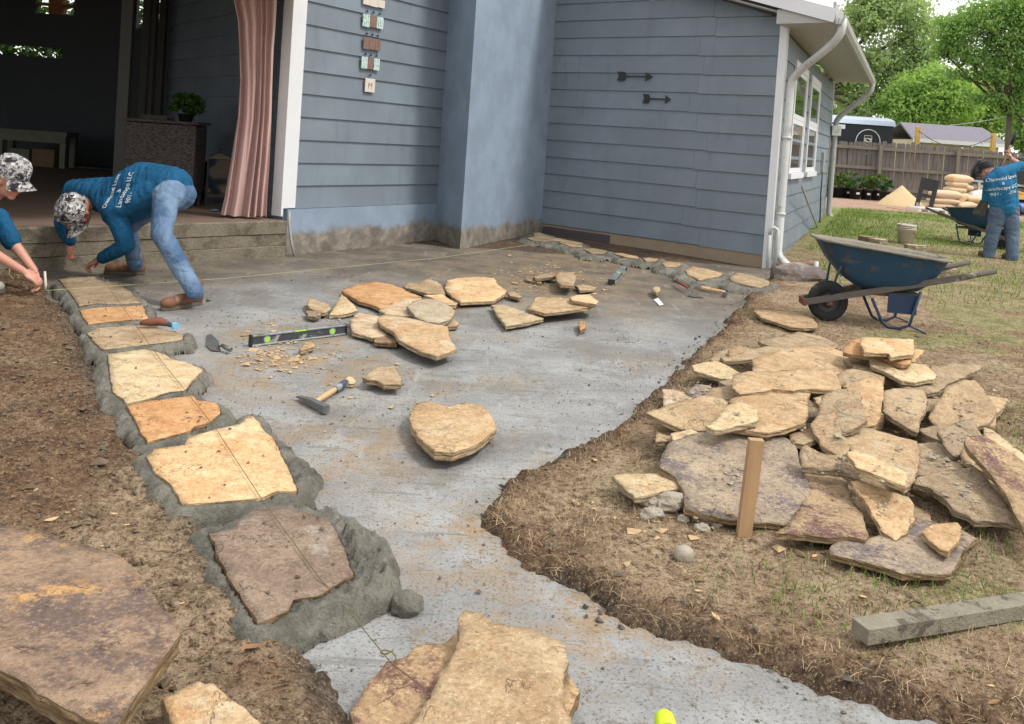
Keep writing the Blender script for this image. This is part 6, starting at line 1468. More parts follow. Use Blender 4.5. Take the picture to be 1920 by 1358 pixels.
def worker_crouching():
    p = G(-60, 560, .05); per = empty('person', (p.x, p.y, gz1(p.x, p.y))); tag(per, 'crouching worker at the left edge in blue shirt and camouflage cap, tying the string', 'person', 'workers')
    hc = AT(18, 338, 6.62); up = Vector((.40, -.08, .90)); X = basis(up, Vector((.92, -.12, -.42)))
    neck = AT(-38, 392, 6.72); shN, shF = AT(-62, 420, 6.50), AT(-6, 412, 6.92)
    elN, wrN = AT(-50, 452, 6.42), AT(42, 508, 6.62); elF, wrF = AT(22, 452, 6.86), AT(64, 508, 6.82)
    hip = AT(-190, 470, 6.85); kn1, an1 = AT(-70, 470, 6.50), AT(-90, 556, 6.55); kn2, an2 = AT(-60, 455, 7.1), AT(-40, 535, 7.1)
    chest = neck.lerp(hip, .35)
    b = Body(); b.limb([neck, chest, hip], [.075, .12, .13]); b.limb([shN, neck, shF], [.05, .06, .05]); b.limb([neck, hc+X @ Vector((0, -.02, -.06))], [.058, .055])
    b.limb([shN, elN, wrN], [.05, .046, .030]); b.limb([shF, elF, wrF], [.05, .046, .030]); b.limb([hip, kn1, an1], [.09, .06, .04]); b.limb([hip, kn2, an2], [.09, .06, .04])
    add_head(b, hc, X, 1.06); add_hand(b, wrN, Vector((.75, .25, -.5)), Vector((-.3, .4, -1)), 1, .8, 1.08); add_hand(b, wrF, Vector((.35, -.1, -.85)), Vector((-.5, -.8, -.2)), -1, .9, 1.08)
    b.fuse('body', M['skin_light'], per, .0065, 4)
    h = Body(); h.blob(hc+X @ Vector((0, -.03, .035))*1.06, (.083, .095, .082), X); h.blob(hc+X @ Vector((0, -.055, -.02))*1.06, (.074, .06, .065), X); h.fuse('hair', M['hair'], per, .008, 3)
    for s in (-1, 1):
        q = hc+X @ Vector((s*.032, .083, -.005))*1.06; m = MB(); m.ball(q, .011, 2); m.build('eye', M['hair'], per)
        m = MB(); m.tube([hc+X @ Vector((s*.018, .094, .018))*1.06, hc+X @ Vector((s*.035, .092, .022))*1.06, hc+X @ Vector((s*.055, .074, .014))*1.06], .005, 6); m.build('eyebrow', M['hair'], per)
    s = Body(); s.limb([neck+Vector((-.02, 0, -.03)), chest, hip], [.09, .165, .165]); s.limb([shN, neck.lerp(hip, .12), shF], [.085, .11, .085]); s.limb([shF, chest], [.09, .15])
    s.limb([shN, elN.lerp(shN, .1)], [.085, .066]); s.limb([shF, elF], [.086, .066])
    sh = s.fuse('shirt', M['shirt'], per, .010, 5, .012, 14, 7, (.5, 0, .8))
    j = Body(); j.limb([hip, kn1, an1], [.15, .09, .068]); j.limb([hip, kn2, an2], [.15, .09, .068]); j.fuse('jeans', M['jeans'], per, .011, 5, .010, 14, 8, (0, 0, 1))
    z = gz1(an1.x, an1.y); a = G(-35, 556, z); t = G(8, 548, z); shoe((a.x-.12, a.y, z), (t.x, t.y, z), per, M['grey_shoe'], 1.05)
    shoe((an2.x-.06, an2.y, z+.0), (an2.x+.18, an2.y-.03, z+.0), per, M['grey_shoe'], 1.05)
    cap_obj(hc+X @ Vector((0, 0, .052)), X, per, M['camo'], 1.20, 1.05)
    print_on(sh, per, [('LAWN', .045, 0, 0, 0)], AT(8, 428, 6.9), Vector((.8, -.1, .25)), Vector((-.2, 0, 1)), Vector((0, 1, 0)), M['print'])
worker_crouching()
def worker_far():
    p = G(1880, 490, .06); Y = p.y; per = empty('person', (p.x, Y, gz1(p.x, Y))); tag(per, 'worker seen from behind lifting a shovel handle by the far wheelbarrow', 'person', 'workers')
    A_ = lambda x, y, d=0: AT(x, y, Y+d)
    hipL, hipR = A_(1873, 394), A_(1893, 392); shL, shR = A_(1856, 338, -.02), A_(1892, 320, -.02); neck = A_(1862, 327, .05)
    hc = A_(1850, 320, .14); X = basis(Vector((-.25, .25, .9)), Vector((-.75, .8, -.35)))
    elL, wrL = A_(1850, 374, .12), A_(1862, 388, .35); elR, wrR = A_(1916, 310, .02), A_(1896, 298, .08)
    knL, anL = A_(1862, 435, .02), A_(1853, 478, .05); knR, anR = A_(1898, 438, -.02), A_(1898, 484, -.08)
    hip = (hipL+hipR)/2; chest = (shL+shR)/2*.75+hip*.25
    b = Body(); b.limb([(shL+shR)/2, chest, hip], [.11, .13, .13]); b.limb([shL, neck, shR], [.05, .06, .05]); b.limb([neck, hc], [.055, .055])
    b.limb([shL, elL, wrL], [.05, .042, .03]); b.limb([shR, elR, wrR], [.05, .044, .034]); b.limb([hipL, knL, anL], [.09, .06, .042]); b.limb([hipR, knR, anR], [.09, .06, .042])
    add_head(b, hc, X); add_hand(b, wrR, Vector((-.4, .1, .9)), Vector((-.9, .3, -.3)), 1, 1.2, 1.1); add_hand(b, wrL, Vector((.6, .5, -.5)), Vector((.2, .5, .8)), 1, 1.2, 1.1)
    b.fuse('body', M['skin_light'], per, .008, 3)
    s = Body(); s.limb([shL, (shL+shR)/2, shR], [.085, .12, .085]); s.limb([(shL+shR)/2, chest, hip+Vector((0, 0, .02))], [.13, .175, .165]); s.limb([shL, hipL+Vector((0, 0, .06))], [.085, .125]); s.limb([shR, hipR+Vector((0, 0, .06))], [.085, .125])
    s.limb([shR, elR.lerp(shR, .08)], [.085, .072]); s.limb([shL, elL], [.082, .064])
    sh = s.fuse('shirt', M['shirt_far'], per, .012, 4, .013, 13, 9, (-.45, 0, .9))
    j = Body(); j.limb([hipL+Vector((0, 0, .02)), hipR+Vector((0, 0, .02))], [.135, .135]); j.limb([hipL, knL, anL+Vector((0, 0, -.01))], [.13, .098, .08]); j.limb([hipR, knR, anR+Vector((0, 0, -.01))], [.13, .098, .08])
    j.fuse('jeans', M['jeans_far'], per, .012, 4, .013, 13, 11, (.2, 0, 1))
    bl = Body(); bl.limb([hipR+Vector((.13, -.02, .06)), hipR+Vector((.14, -.02, -.02))], [.035, .04]); bl.fuse('belt_pouch', M['black'], per, .01, 2)
    for an in (anL, anR): z = gz1(an.x, an.y); shoe((an.x+.03, an.y-.06, z), (an.x-.05, an.y+.20, z), per, M['boot'], 1.1)
    cap_obj(hc+X @ Vector((0, 0, .04)), X, per, M['blackcap'], 1.02)
    print_on(sh, per, [('Diamond Lawn', .075, .0, .16, .12), ('&', .06, -.02, .085, .12), ('Landscape LLC', .078, .0, .01, .12), ('901-     -7116', .07, .02, -.075, .12)], (shL+shR)/2+Vector((.01, -.3, -.20)), Vector((1, 0, .12)), Vector((-.12, 0, 1)), Vector((0, 1, 0)), M['print'], .008)
    # shovel held up
    t, m_ = A_(1906, 246, .0), A_(1888, 292, .10); e = m_+(m_-t)*1.9+Vector((0, .12, 0))
    so = empty('shovel', (e.x, e.y, e.z)); tag(so, 'long-handled shovel raised by the far worker', 'shovel')
    MB().tube([t, t.lerp(m_, .55)], .022, 8).build('grip', M['black'], so); MB().tube([t.lerp(m_, .5), m_, e], .016, 8).build('shaft', M['handle_wood'], so)
    d = (e-m_).normalized(); s_ = d.cross(Vector((0, 1, 0))).normalized(); q = e+d*.26
    n_ = d.cross(s_)*.008
    MB().hexa([e-s_*.07-n_, e+s_*.07-n_, e+s_*.07+n_, e-s_*.07+n_, q-s_*.10-n_, q+s_*.10-n_, q+s_*.10+n_, q-s_*.10+n_]).build('blade', M['steel'], so)
worker_far()
# ---------------------------------------------------------------- fence, neighbours and yard clutter
M['fence'] = (lambda t: t.done(t.mix(t.bw(t.noise(3, 5, .6, stretch=(9, 9, .8)), .3, .7), t.mix(t.rnd, tuple(S(84, 79, 76)), tuple(S(112, 106, 102))), t.mix(t.rnd, tuple(S(130, 124, 120)), tuple(S(98, 92, 88)))), .92,
        t.bump(t.noise(7, 4, .6, stretch=(12, 12, .8)), .4, .006)))(NT('weathered_fence_boards'))
M['fence_rail'] = pm('fence_rail_wood', S(122, 114, 102), .2, 4, .9, .3)
M['yellow_wood'] = pm('yellow_treated_post', S(196, 160, 84), .15, 4, .8, .2)
FX0, FX1 = 7.0, 24.0
def fy(x): return 28.9-(x-7.0)*.07
fence = empty('fence', (12, fy(12), .29)); tag(fence, 'weathered grey wooden picket fence across the back of the yard', 'fence')
def fence_build():
    x = FX0; i = 0; rnd = random.Random(9)
    meshes = []
    for v in range(6):
        w = .142; h = 1.80+rnd.uniform(-.03, .03); e = .03
        m = MB(); m.prism([(-w/2, 0), (w/2, 0), (w/2, h-e*1.3), (w/2-e, h), (-w/2+e, h), (-w/2, h-e*1.3)], -.01, .01, Matrix.Rotation(math.pi/2, 4, 'X')); me = m.mesh('picket'); me.materials.append(M['fence']); meshes.append(me)
    bx = fence.location
    while x < FX1:
        y = fy(x); z = gz1(x, y)+.02+.04*math.sin(x*1.1)
        o = bpy.data.objects.new('picket', meshes[i % 6]); COL.objects.link(o); o.parent = fence
        o.location = Vector((x, y+rnd.uniform(-.004, .004), z+rnd.uniform(-.025, .025)))-bx; o.rotation_euler = (0, rnd.uniform(-.012, .012), 0)
        x += .149+rnd.uniform(0, .006); i += 1
    for xs in np.arange(FX0, FX1-2.0, 2.42):
        y = fy(xs); z = gz1(xs, y)
        MB().box((xs-.05, y-.19, z-.1), (xs+.05, y-.095, z+1.74)).build('post', M['fence_rail'], fence)
        for zz in (.32, .98, 1.62):
            y2 = fy(xs+2.42); MB().beam((xs+.0, y-.052, z+zz), (xs+2.41, y2-.052, z+zz), .04, .10).build('rail', M['fence_rail'], fence)
fence_build()
# string-light posts and lights
posts = []
for (px, lab) in ((1720, 'yellow timber light post rising behind the fence, nearer the trailer'), (1863, 'yellow timber light post rising behind the fence, nearer the worker')):
    p = AT(px, 260, 29.3); q = MB().box((p.x-.07, 29.25, .2), (p.x+.07, 29.37, AT(px, 238 if px < 1800 else 250, 29.3).z), bev=.006).build('light_post', M['yellow_wood']); tag(q, lab, 'post', 'string light posts'); posts.append(q)
sl = empty('string_lights', (14, 29.2, 2.4)); tag(sl, 'drooping black string of bulbs between the yellow posts', 'string lights')
a, b = AT(1722, 245, 29.2), AT(1862, 256, 29.2); cv = []
for k in range(31):
    t = k/30; p = a.lerp(b, t); p.z -= .55*(1-(2*t-1)**2)*.8; cv.append(p)
MB().tube(cv, .012, 5).build('cable', M['black'], sl)
for k in range(2, 30, 4): MB().ball(cv[k]+Vector((0, 0, -.05)), .035, 2).build('bulb', M['tile_pale'] if k % 8 else M['black'], sl)
# trailer
M['navy'] = pm('navy_trailer_skin', S(8, 20, 32), .15, 2, .5, .05)
M['silver'] = pm('silver_trailer_roof', S(168, 182, 200), .1, 3, .4, .05)
tr = empty('cargo_trailer', (11, 34, .25)); tag(tr, 'dark navy enclosed trailer with a round white emblem, behind the fence', 'trailer')
x1 = AT(1677, 240, 33.5).x; x0 = x1-8.5; zt_ = AT(1640, 234, 33.5).z
MB().box((x0, 33.5, .75), (x1, 35.8, zt_), bev=.06).build('body', M['navy'], tr)
n = 9; m = MB(); vs = []
for xx in (x0-.03, x1+.03):
    for k in range(n):
        a = math.pi*k/(n-1); vs.append((xx, 34.65-1.2*math.cos(a), zt_-.02+.34*math.sin(a)**.7))
m.add(vs, [(k, k+1, n+k+1, n+k) for k in range(n-1)]+[tuple(range(n)), tuple(reversed(range(n, 2*n))), (0, n, 2*n-1, n-1)], False); m.build('roof', M['silver'], tr)
for sx in (x0+2.2, x0+3.1, x1-2.5):
    MB().lathe([(.2, -.12), (.36, -.12), (.38, -.06), (.38, .06), (.36, .12), (.2, .12)], 24, Matrix.Translation((sx, 33.7, .63)) @ Matrix.Rotation(math.pi/2, 4, 'X')).build('wheel', M['rubber'], tr)
c = AT(1627, 266, 33.49)
em = MB(); R_ = .46; pts = [(c.x+R_*math.cos(a), 33.475, c.z+R_*math.sin(a)) for a in np.linspace(0, 2*math.pi, 41)]; em.tube(pts, .016, 6, cap=False); em.build('emblem_ring', M['print'], tr)
sh_ = [(-.15, .22), (.15, .22), (.15, -.10), (.08, -.22), (0, -.28), (-.08, -.22), (-.15, -.10)]
X = Matrix.Translation((c.x, 33.495, c.z+.02)) @ Matrix.Rotation(math.pi/2, 4, 'X')
MB().prism(sh_, .0, .012, X).build('emblem_shield', M['tile_pale'], tr)
MB().prism([(-.13, .20), (.13, .20), (.13, .12), (-.13, .12)], .013, .018, X).prism([(-.11, .07), (-.02, .09), (.10, .02), (.02, -.01)], .013, .018, X).prism([(-.12, -.03), (.0, -.05), (.11, -.10), (-.05, -.12)], .013, .018, X).prism([(-.06, -.16), (.07, -.15), (0, -.23)], .013, .018, X).build('emblem_mark', M['black'], tr)
p = AT(1571, 237, 33.47); MB().box((p.x-.55, 33.47, p.z-.08), (p.x+.28, 33.495, p.z+.08)).build('white_stripe', M['print'], tr)
# neighbour's shed
M['shed_roof'] = pm('lavender_grey_shingles', S(122, 118, 130), .2, 8, .9, .4, .01)
M['shed_wall'] = pm('cream_shed_wall', S(206, 190, 164), .08, 3, .8, .1)
sd_ = empty('shed', (18, 37, .2)); tag(sd_, 'cream shed with lavender-grey roof behind the fence', 'shed')
xa, xb = AT(1713, 260, 36).x, AT(1886, 260, 36).x; ze = AT(1790, 264, 36).z; zr = AT(1790, 236, 37.6).z
MB().box((xa+.15, 36.2, .1), (xb-.15, 39.0, ze-.05)).build('wall', M['shed_wall'], sd_)
MB().hexa([(xa-.1, 35.9, ze-.08), (xb+.1, 35.9, ze-.08), (xb-.15, 37.6, zr-.08), (xa+.1, 37.6, zr-.08), (xa-.1, 35.9, ze), (xb+.1, 35.9, ze), (xb-.15, 37.6, zr), (xa+.1, 37.6, zr)]).build('roof', M['shed_roof'], sd_)
MB().hexa([(xa+.1, 37.61, zr-.08), (xb-.15, 37.61, zr-.08), (xb+.1, 39.3, ze-.08), (xa-.1, 39.3, ze-.08), (xa+.1, 37.61, zr), (xb-.15, 37.61, zr), (xb+.1, 39.3, ze), (xa-.1, 39.3, ze)]).build('roof', M['shed_roof'], sd_)
MB().box((xa-.08, 35.86, ze-.16), (xb+.08, 35.895, ze-.005)).build('fascia', M['white_paint'], sd_)
# potted shrubs by the fence
M['leaf_shrub'] = leaf_mat('shrub_leaves', (.06, .11, .025), (.16, .23, .05)); M['leaf_shrub2'] = leaf_mat('dark_shrub_leaves', (.03, .08, .03), (.07, .16, .05))
labs = ['leftmost nursery shrub by the fence, half behind the downspout', 'second nursery shrub from the wing, yellow-green', 'third nursery shrub from the wing with a white pot tag', 'low darker nursery shrub with a white cover, middle of the row', 'fifth nursery shrub from the wing, bright green', 'sixth nursery shrub, bright green with a yellow tag', 'small dark nursery shrub at the right end of the pot row']
for k, (px, py, hh, rr) in enumerate(((1556, 371, .55, .30), (1570, 372, .60, .30), (1586, 373, .58, .32), (1603, 375, .36, .30), (1623, 376, .55, .32), (1642, 377, .55, .33), (1659, 380, .35, .26))):
    p = G(px, py, .29); z = gz1(p.x, p.y); s_ = empty('potted_shrub', (p.x, p.y, z)); tag(s_, labs[k], 'plant', 'nursery pots along the fence')
    MB().lathe([(.14, 0), (.19, .30), (.205, .30), (.205, .33), (.18, .33), (.17, .27), (0, .27)], 16, cap=(True, False)).build('pot', M['black'], s_, True)
    V, F = leaf_cloud(420, [((0, 0, .33+hh*.42), (rr, rr, hh*.5))], .045, 80+k); link_mesh('crown', np_mesh('crown', V, F), M['leaf_shrub' if k not in (3, 6) else 'leaf_shrub2'], s_, True)
    MB().tube([(0, 0, .2), (.02, 0, .33+hh*.4)], .012, 6).build('trunk', M['grey_wood'], s_, True)
    if k in (2, 3, 4, 5, 6): MB().box((-.05, -.20, .16), (.05, -.19, .22)).build('tag', M['print'], s_, True)
# sand pile, black frame, boards
p = G(1703, 391, .27); z = gz1(p.x, p.y); m = MB(); R_, n = 24, 40; vs = []
for i in range(R_+1):
    r = i/R_
    for k in range(n):
        a = 2*math.pi*k/n; x, y = r*.66*math.cos(a), r*.6*math.sin(a); nz = float(fbm(np.array([[x*4, y*4, 0]]), 5, 3)[0])-.5
        vs.append((p.x+x, p.y+y+.5, z+.56*(1-r)**.9+.10*nz*(1-r)-.02*r))
m.add(vs, [(i*n+k, (i+1)*n+k, (i+1)*n+(k+1) % n, i*n+(k+1) % n) for i in range(R_) for k in range(n)], True)
tag(m.build('sand_pile', pm('mason_sand', S(204, 180, 140), .12, 12, .95, .4, .01)), 'pale heap of mason sand by the fence', 'sand')
p = G(1722, 396, .27); fr = empty('black_frame', (p.x+.02, p.y-.2, gz1(p.x, p.y)), math.radians(-12)); fr.scale = (.86, .9, .86); fr.rotation_euler = (math.radians(0), math.radians(9), math.radians(-8)); tag(fr, 'black leaning work frame between the sand and the cement bags', 'frame')
MB().box((-.26, -.03, .0), (-.14, .03, .98)).build('leg', M['black'], fr, True); MB().box((.14, -.03, .0), (.26, .03, .98)).build('leg', M['black'], fr, True)
MB().box((-.139, -.025, .62), (.139, .025, .98)).build('panel', M['black'], fr, True); MB().box((-.139, -.025, .40), (.139, .025, .50)).build('crossbar', M['black'], fr, True); MB().box((-.24, -.045, .04), (-.16, -.031, .20)).build('label_plate', M['alu'], fr, True)
a, b = G(1664, 392, .27), G(1742, 405, .26); tag(MB().beam(a+Vector((0, 0, .03)), b+Vector((0, 0, .03)), .09, .06).build('edging_board', pm('pale_board', S(190, 150, 120), .15, 5, .8, .2)), 'pale edging board lying before the sand heap', 'board')
# cement bags
def bag_mat(name, c): 
    return pm(name, c, .12, 5, .8, .4, .01, spot=(4.5, .58, .66), spot_c=S(206, 160, 84))
M['bag'] = bag_mat('paper_cement_bag', S(206, 182, 152)); M['bag_white'] = pm('white_cement_bag', S(214, 210, 204), .1, 5, .8, .4, .01)
def bag(px, py, w, h, lab, mat='bag', Y=23.6, rot=0.0, tiltz=0.0, d=.42):
    p = AT(px, py, Y); k = Y/1650; W, H = w*k/2, h*k/2*1.08
    bm = bmesh.new(); bmesh.ops.create_cube(bm, size=2); bmesh.ops.subdivide_edges(bm, edges=bm.edges[:], cuts=7, use_grid_fill=True)
    sd0 = int(px*7+py)
    for v in bm.verts:
        x, y, z = v.co; q = max(abs(x), abs(y)); e = (1-abs(x)**4)*(1-abs(y)**4)
        nn = float(fbm(np.array([[x*1.5+sd0, y*1.5, z]]), sd0 % 50, 3)[0])-.5
        sx = 1-.10*abs(z)**2*0; v.co = Vector((x*W*(1-.06*z*z)+.03*nn, y*d/2*(1-.06*z*z), z*H*(.45+.55*max(e, 0)**.5)+.05*nn*H*4))
    bmesh.ops.smooth_vert(bm, verts=bm.verts[:], factor=.5, use_axis_x=True, use_axis_y=True, use_axis_z=True)
    o = MB().bm(bm, None, True).build('cement_bag', M[mat]); o.location = (p.x, p.y, p.z-H); o.rotation_euler = (0, tiltz, rot); tag(o, lab, 'bag', 'cement bags')
for a in ((1773, 365, 55, 15, 'top bulging bag of the front four-bag stack'), (1768, 377, 51, 12, 'second bag from the top in the front stack'), (1763, 387, 43, 12, 'third bag from the top in the front stack'), (1761, 396, 41, 11, 'bottom bag of the front stack')): bag(*a)
for a in ((1798, 336, 43, 16, 'highest bag, sagging over the tall back stack'), (1794, 346, 31, 12, 'second bag of the tall back stack'), (1790, 356, 32, 12, 'third bag of the tall back stack'), (1796, 367, 36, 13, 'fourth bag of the tall back stack, behind the front stack'), (1799, 379, 36, 13, 'fifth bag of the tall back stack'), (1800, 392, 36, 14, 'bottom bag of the tall back stack')): bag(*a, Y=24.1)
bag(1812, 352, 14, 10, 'bag end poking out on the right of the tall stack', Y=24.4); 
bag(1801, 374, 32, 13, 'bag slumped steeply between the two heaps', Y=23.7, tiltz=-.75); bag(1810, 385, 34, 12, 'bag lying low at the left of the right-hand heap', Y=23.5, tiltz=-.12)
bag(1838, 365, 44, 15, 'white bag on top of the right-hand heap', 'bag_white', 24.2, tiltz=-.25); bag(1827, 374, 40, 13, 'pinkish bag in the middle of the right-hand heap', Y=23.8); bag(1836, 352, 16, 9, 'small bag end standing above the right-hand heap', Y=24.6); bag(1845, 386, 40, 14, 'torn open bag at the right of the heap', Y=23.8); bag(1808, 400, 26, 14, 'white bag on the ground below the right-hand heap', 'bag_white', 23.3); bag(1830, 396, 40, 16, 'bag at the base of the right-hand heap', Y=23.9)
for k, (a, b, lab) in enumerate((((1726, 398), (1756, 404), 'white plastic-wrapped pallet end under the front stack'), ((1755, 401), (1790, 407), 'white plastic-wrapped pallet end right of the other'))):
    p, q = G(*a, .27), G(*b, .27); m = MB(); mid_ = (p+q)/2
    for j in range(5): m.box((mid_.x-.28, mid_.y-.05+j*.14, gz1(mid_.x, mid_.y)+.07), (mid_.x+.28, mid_.y+.03+j*.14, gz1(mid_.x, mid_.y)+.10))
    for j in (-.24, 0, .24): m.box((mid_.x+j-.04, mid_.y-.05, gz1(mid_.x, mid_.y)-.01), (mid_.x+j+.04, mid_.y+.6, gz1(mid_.x, mid_.y)+.068))
    tag(m.build('pallet', M['bag_white']), lab, 'pallet')
# trailer rail, blower, boards and bags at the far right
rl = empty('rail_trailer', (17.2, 24.5, .25)); tag(rl, 'low flat trailer with a pale side rail behind the far worker', 'trailer')
a, b = AT(1815, 338, 24.4), AT(1990, 356, 24.2); MB().beam(a, b, .05, .06).build('side_rail', M['alu'], rl)
for t in (.12, .5, .9): q = a.lerp(b, t); MB().box((q.x-.03, q.y-.03, .25), (q.x+.03, q.y+.03, q.z-.03)).build('post', M['alu'], rl)
MB().box((a.x+.4, 24.3, .45), (b.x, 26.2, .60)).build('bed', M['dark_frame'], rl); 
for px in (1898, 1960): q = AT(px, 400, 24.15); MB().lathe([(.16, -.1), (.30, -.1), (.31, 0), (.30, .1), (.16, .1)], 22, Matrix.Translation((q.x, q.y, .55)) @ Matrix.Rotation(math.pi/2, 4, 'X')).build('wheel', M['rubber'], rl)
m = MB(); p = AT(1838, 322, 24.6); m.ball((p.x, p.y, p.z), (.20, .16, .30), 3, .3, seed=4); m.box((p.x-.16, p.y-.14, p.z-.34), (p.x+.20, p.y+.14, p.z-.14), bev=.03); m.tube([(p.x-.22, p.y, p.z-.25), (p.x-.25, p.y-.05, p.z), (p.x-.12, p.y-.05, p.z+.30), (p.x+.05, p.y, p.z+.34)], .04, 8)
tag(m.build('backpack_blower', M['black']), 'black backpack blower hanging on the trailer rail beside the worker\'s head', 'blower')
m = MB(); p = AT(1905, 320, 25); m.box((p.x-.1, p.y, p.z-.5), (p.x+.9, p.y+.6, p.z+.05), bev=.04); m.tube([(p.x-.55, p.y, p.z-.3), (p.x-.4, p.y, p.z+.30), (p.x+.2, p.y, p.z+.36), (p.x+.8, p.y, p.z+.30)], .03, 8); tag(m.build('power_machine', M['black']), 'black engine machine with a bar frame on the trailer, right edge', 'machine')
for k, (px, py, dz) in enumerate(((1906, 362, .1), (1912, 369, -.05), (1916, 374, .0))):
    p = AT(px, py, 24.0-k*.1); o = MB().box((-.45, -.06, 0), (.55, .06, .06)).build('plank', M['yellow_wood']); o.location = p; o.rotation_euler = (0, .18*(1-k*.6), .2); tag(o, ['uppermost yellow plank on the trailer behind the worker', 'middle yellow plank on the trailer behind the worker', 'lowest yellow plank on the trailer behind the worker'][k], 'plank', 'planks on the trailer')
p = AT(1912, 388, 23.8); tag(MB().ball(p, (.30, .2, .12), 3, .3, seed=6).build('tarp_bundle', pm('bright_blue_tarp', S(96, 132, 196), .25, 8, .6, .4, .02)), 'crumpled light blue tarp behind the far worker', 'tarp')
# a power line over the trees
a, b = AT(1560, 232, 40), AT(2000, 190, 40); cv = [a.lerp(b, t)-Vector((0, 0, .6*(1-(2*t-1)**2))) for t in np.linspace(0, 1, 25)]
tag(MB().tube(cv, .02, 5).build('power_line', M['gutter']), 'thin pale cable sagging before the trees', 'cable')
# ---------------------------------------------------------------- trees
M['bark'] = pm('grey_bark', S(96, 84, 74), .25, 6, .95, .6, .02, stretch=(4, 4, .7)); M['bark_pale'] = pm('pale_bark', S(138, 126, 112), .2, 6, .95, .4, .02, stretch=(4, 4, .7))
M['leaf_a'] = leaf_mat('spring_leaves', (.26, .42, .13), (.50, .66, .27), .6); M['leaf_b'] = leaf_mat('elm_leaves', (.17, .30, .10), (.34, .50, .18), .52); M['leaf_c'] = leaf_mat('oak_leaves', (.30, .41, .22), (.52, .62, .37), .6)
def tree(base, blobs, n, size, lab, leaf, bark='bark', r0=.16, seed=0, Y=40, fork=None, clump=.27):
    rnd = random.Random(seed); z0 = gz1(base[0], base[1])-.05; t = empty('tree', (base[0], base[1], z0)); tag(t, lab, 'tree', 'trees behind the yard')
    top = max(b[0][2] for b in blobs); cx = sum(b[0][0] for b in blobs)/len(blobs)
    m = MB(); f = Vector(fork) if fork else Vector((base[0]*.8+cx*.2, base[1], z0+(top-z0)*.45)); b0 = Vector((base[0], base[1], z0))
    k1 = b0.lerp(f, .5)+Vector((rnd.uniform(-.12, .12), 0, 0)); m.tube([b0, k1, f], [r0, r0*.82, r0*.65], 10)
    for (c, r) in blobs:
        c = Vector(c)
        mid = f.lerp(c, .5)+Vector((rnd.uniform(-.3, .3), rnd.uniform(-.3, .3), rnd.uniform(0, .35)))
        m.tube([f, mid, c], [r0*.5, r0*.32, r0*.16], 7)
        for _ in range(5):
            d = Vector((rnd.uniform(-1, 1)*r[0], rnd.uniform(-1, 1)*r[1], rnd.uniform(-.5, .9)*r[2])); s_ = mid.lerp(c, rnd.uniform(.2, 1)); e = c+d*.85
            m.tube([s_, s_.lerp(e, .5)+Vector((0, 0, .12)), e], [r0*.2, r0*.12, r0*.04], 5)
    m.build('trunk', M[bark], t)
    V, F = leaf_cloud(n, blobs, size, seed+200, clump); link_mesh('crown', np_mesh('crown', V, F), M[leaf], t)
def B(px, py, Y, rx, rz, ry=None): p = AT(px, py, Y); k = Y/1650; return ((p.x, p.y, p.z), (rx*k, (ry or (rx+rz)/2)*k, rz*k))
tree((14.6, 46), [B(1625, 40, 46, 42, 40), B(1680, 15, 46, 55, 36), B(1720, 75, 46, 42, 42), B(1650, 110, 46, 44, 40), B(1600, 150, 46, 36, 44), B(1690, 140, 46, 36, 36), B(1612, 210, 46, 38, 28), B(1655, 185, 46, 30, 30), B(1750, 50, 46, 26, 18), B(1735, 120, 46, 30, 22), B(1640, -20, 46, 50, 30)], 22000, .11, 'tall airy pale green tree rising behind the trailer', 'leaf_c', seed=1, r0=.3)
tree((20.0, 44), [B(1700, 190, 44, 40, 44), B(1745, 165, 44, 44, 46), B(1730, 225, 44, 50, 36), B(1790, 190, 44, 44, 42), B(1690, 245, 44, 26, 30)], 17000, .105, 'bright green round tree between the trailer and the shed', 'leaf_a', seed=2, r0=.2)
tree((23.0, 48), [B(1820, 180, 48, 55, 50), B(1880, 170, 48, 52, 50), B(1840, 225, 48, 55, 32), B(1930, 200, 48, 50, 60), B(1790, 225, 48, 40, 30)], 18000, .11, 'wide bright green tree behind the shed roof', 'leaf_a', seed=3, r0=.25)
pf = AT(1893, 215, 31.5)
tree((AT(1897, 300, 31.5).x, 31.5), [B(1790, 60, 31.5, 38, 30), B(1845, 40, 31.5, 48, 38), B(1905, 20, 31.5, 52, 40), B(1880, 90, 31.5, 44, 36), B(1815, 105, 31.5, 40, 24), B(1940, 90, 31.5, 50, 50), B(1860, 140, 31.5, 44, 24), B(1920, 160, 31.5, 36, 30), B(1765, 95, 31.5, 26, 16), B(1800, 140, 31.5, 26, 14), B(1850, 185, 31.5, 34, 18), B(1900, 200, 31.5, 30, 20), B(1930, 240, 31.5, 26, 20)], 24000, .065, 'slender tree with a forked trunk and drooping dark limbs at the right edge', 'leaf_b', seed=4, r0=.13, fork=pf[:])
tree((28.5, 42), [B(1960, 220, 40, 60, 60), B(2020, 150, 40, 70, 80), B(1925, 262, 40, 30, 34)], 6000, .14, 'green tree at the right edge behind the fence', 'leaf_b', seed=5, r0=.2)
tree((12.0, 52), [B(1560, 210, 52, 50, 46), B(1540, 140, 52, 60, 50), B(1590, 250, 52, 50, 30)], 5000, .17, 'pale tree mostly hidden by the wing eave', 'leaf_c', seed=6, r0=.25)
V, F = leaf_cloud(9000, [((x, 62, 1.6+.6*math.sin(x)), (4.5, 2, 2.6)) for x in np.arange(-30, 70, 6)], .3, 77); o = link_mesh('far_woods', np_mesh('far_woods', V, F), M['leaf_b']); tag(o, 'distant belt of trees behind the neighbouring plots', kind='stuff')
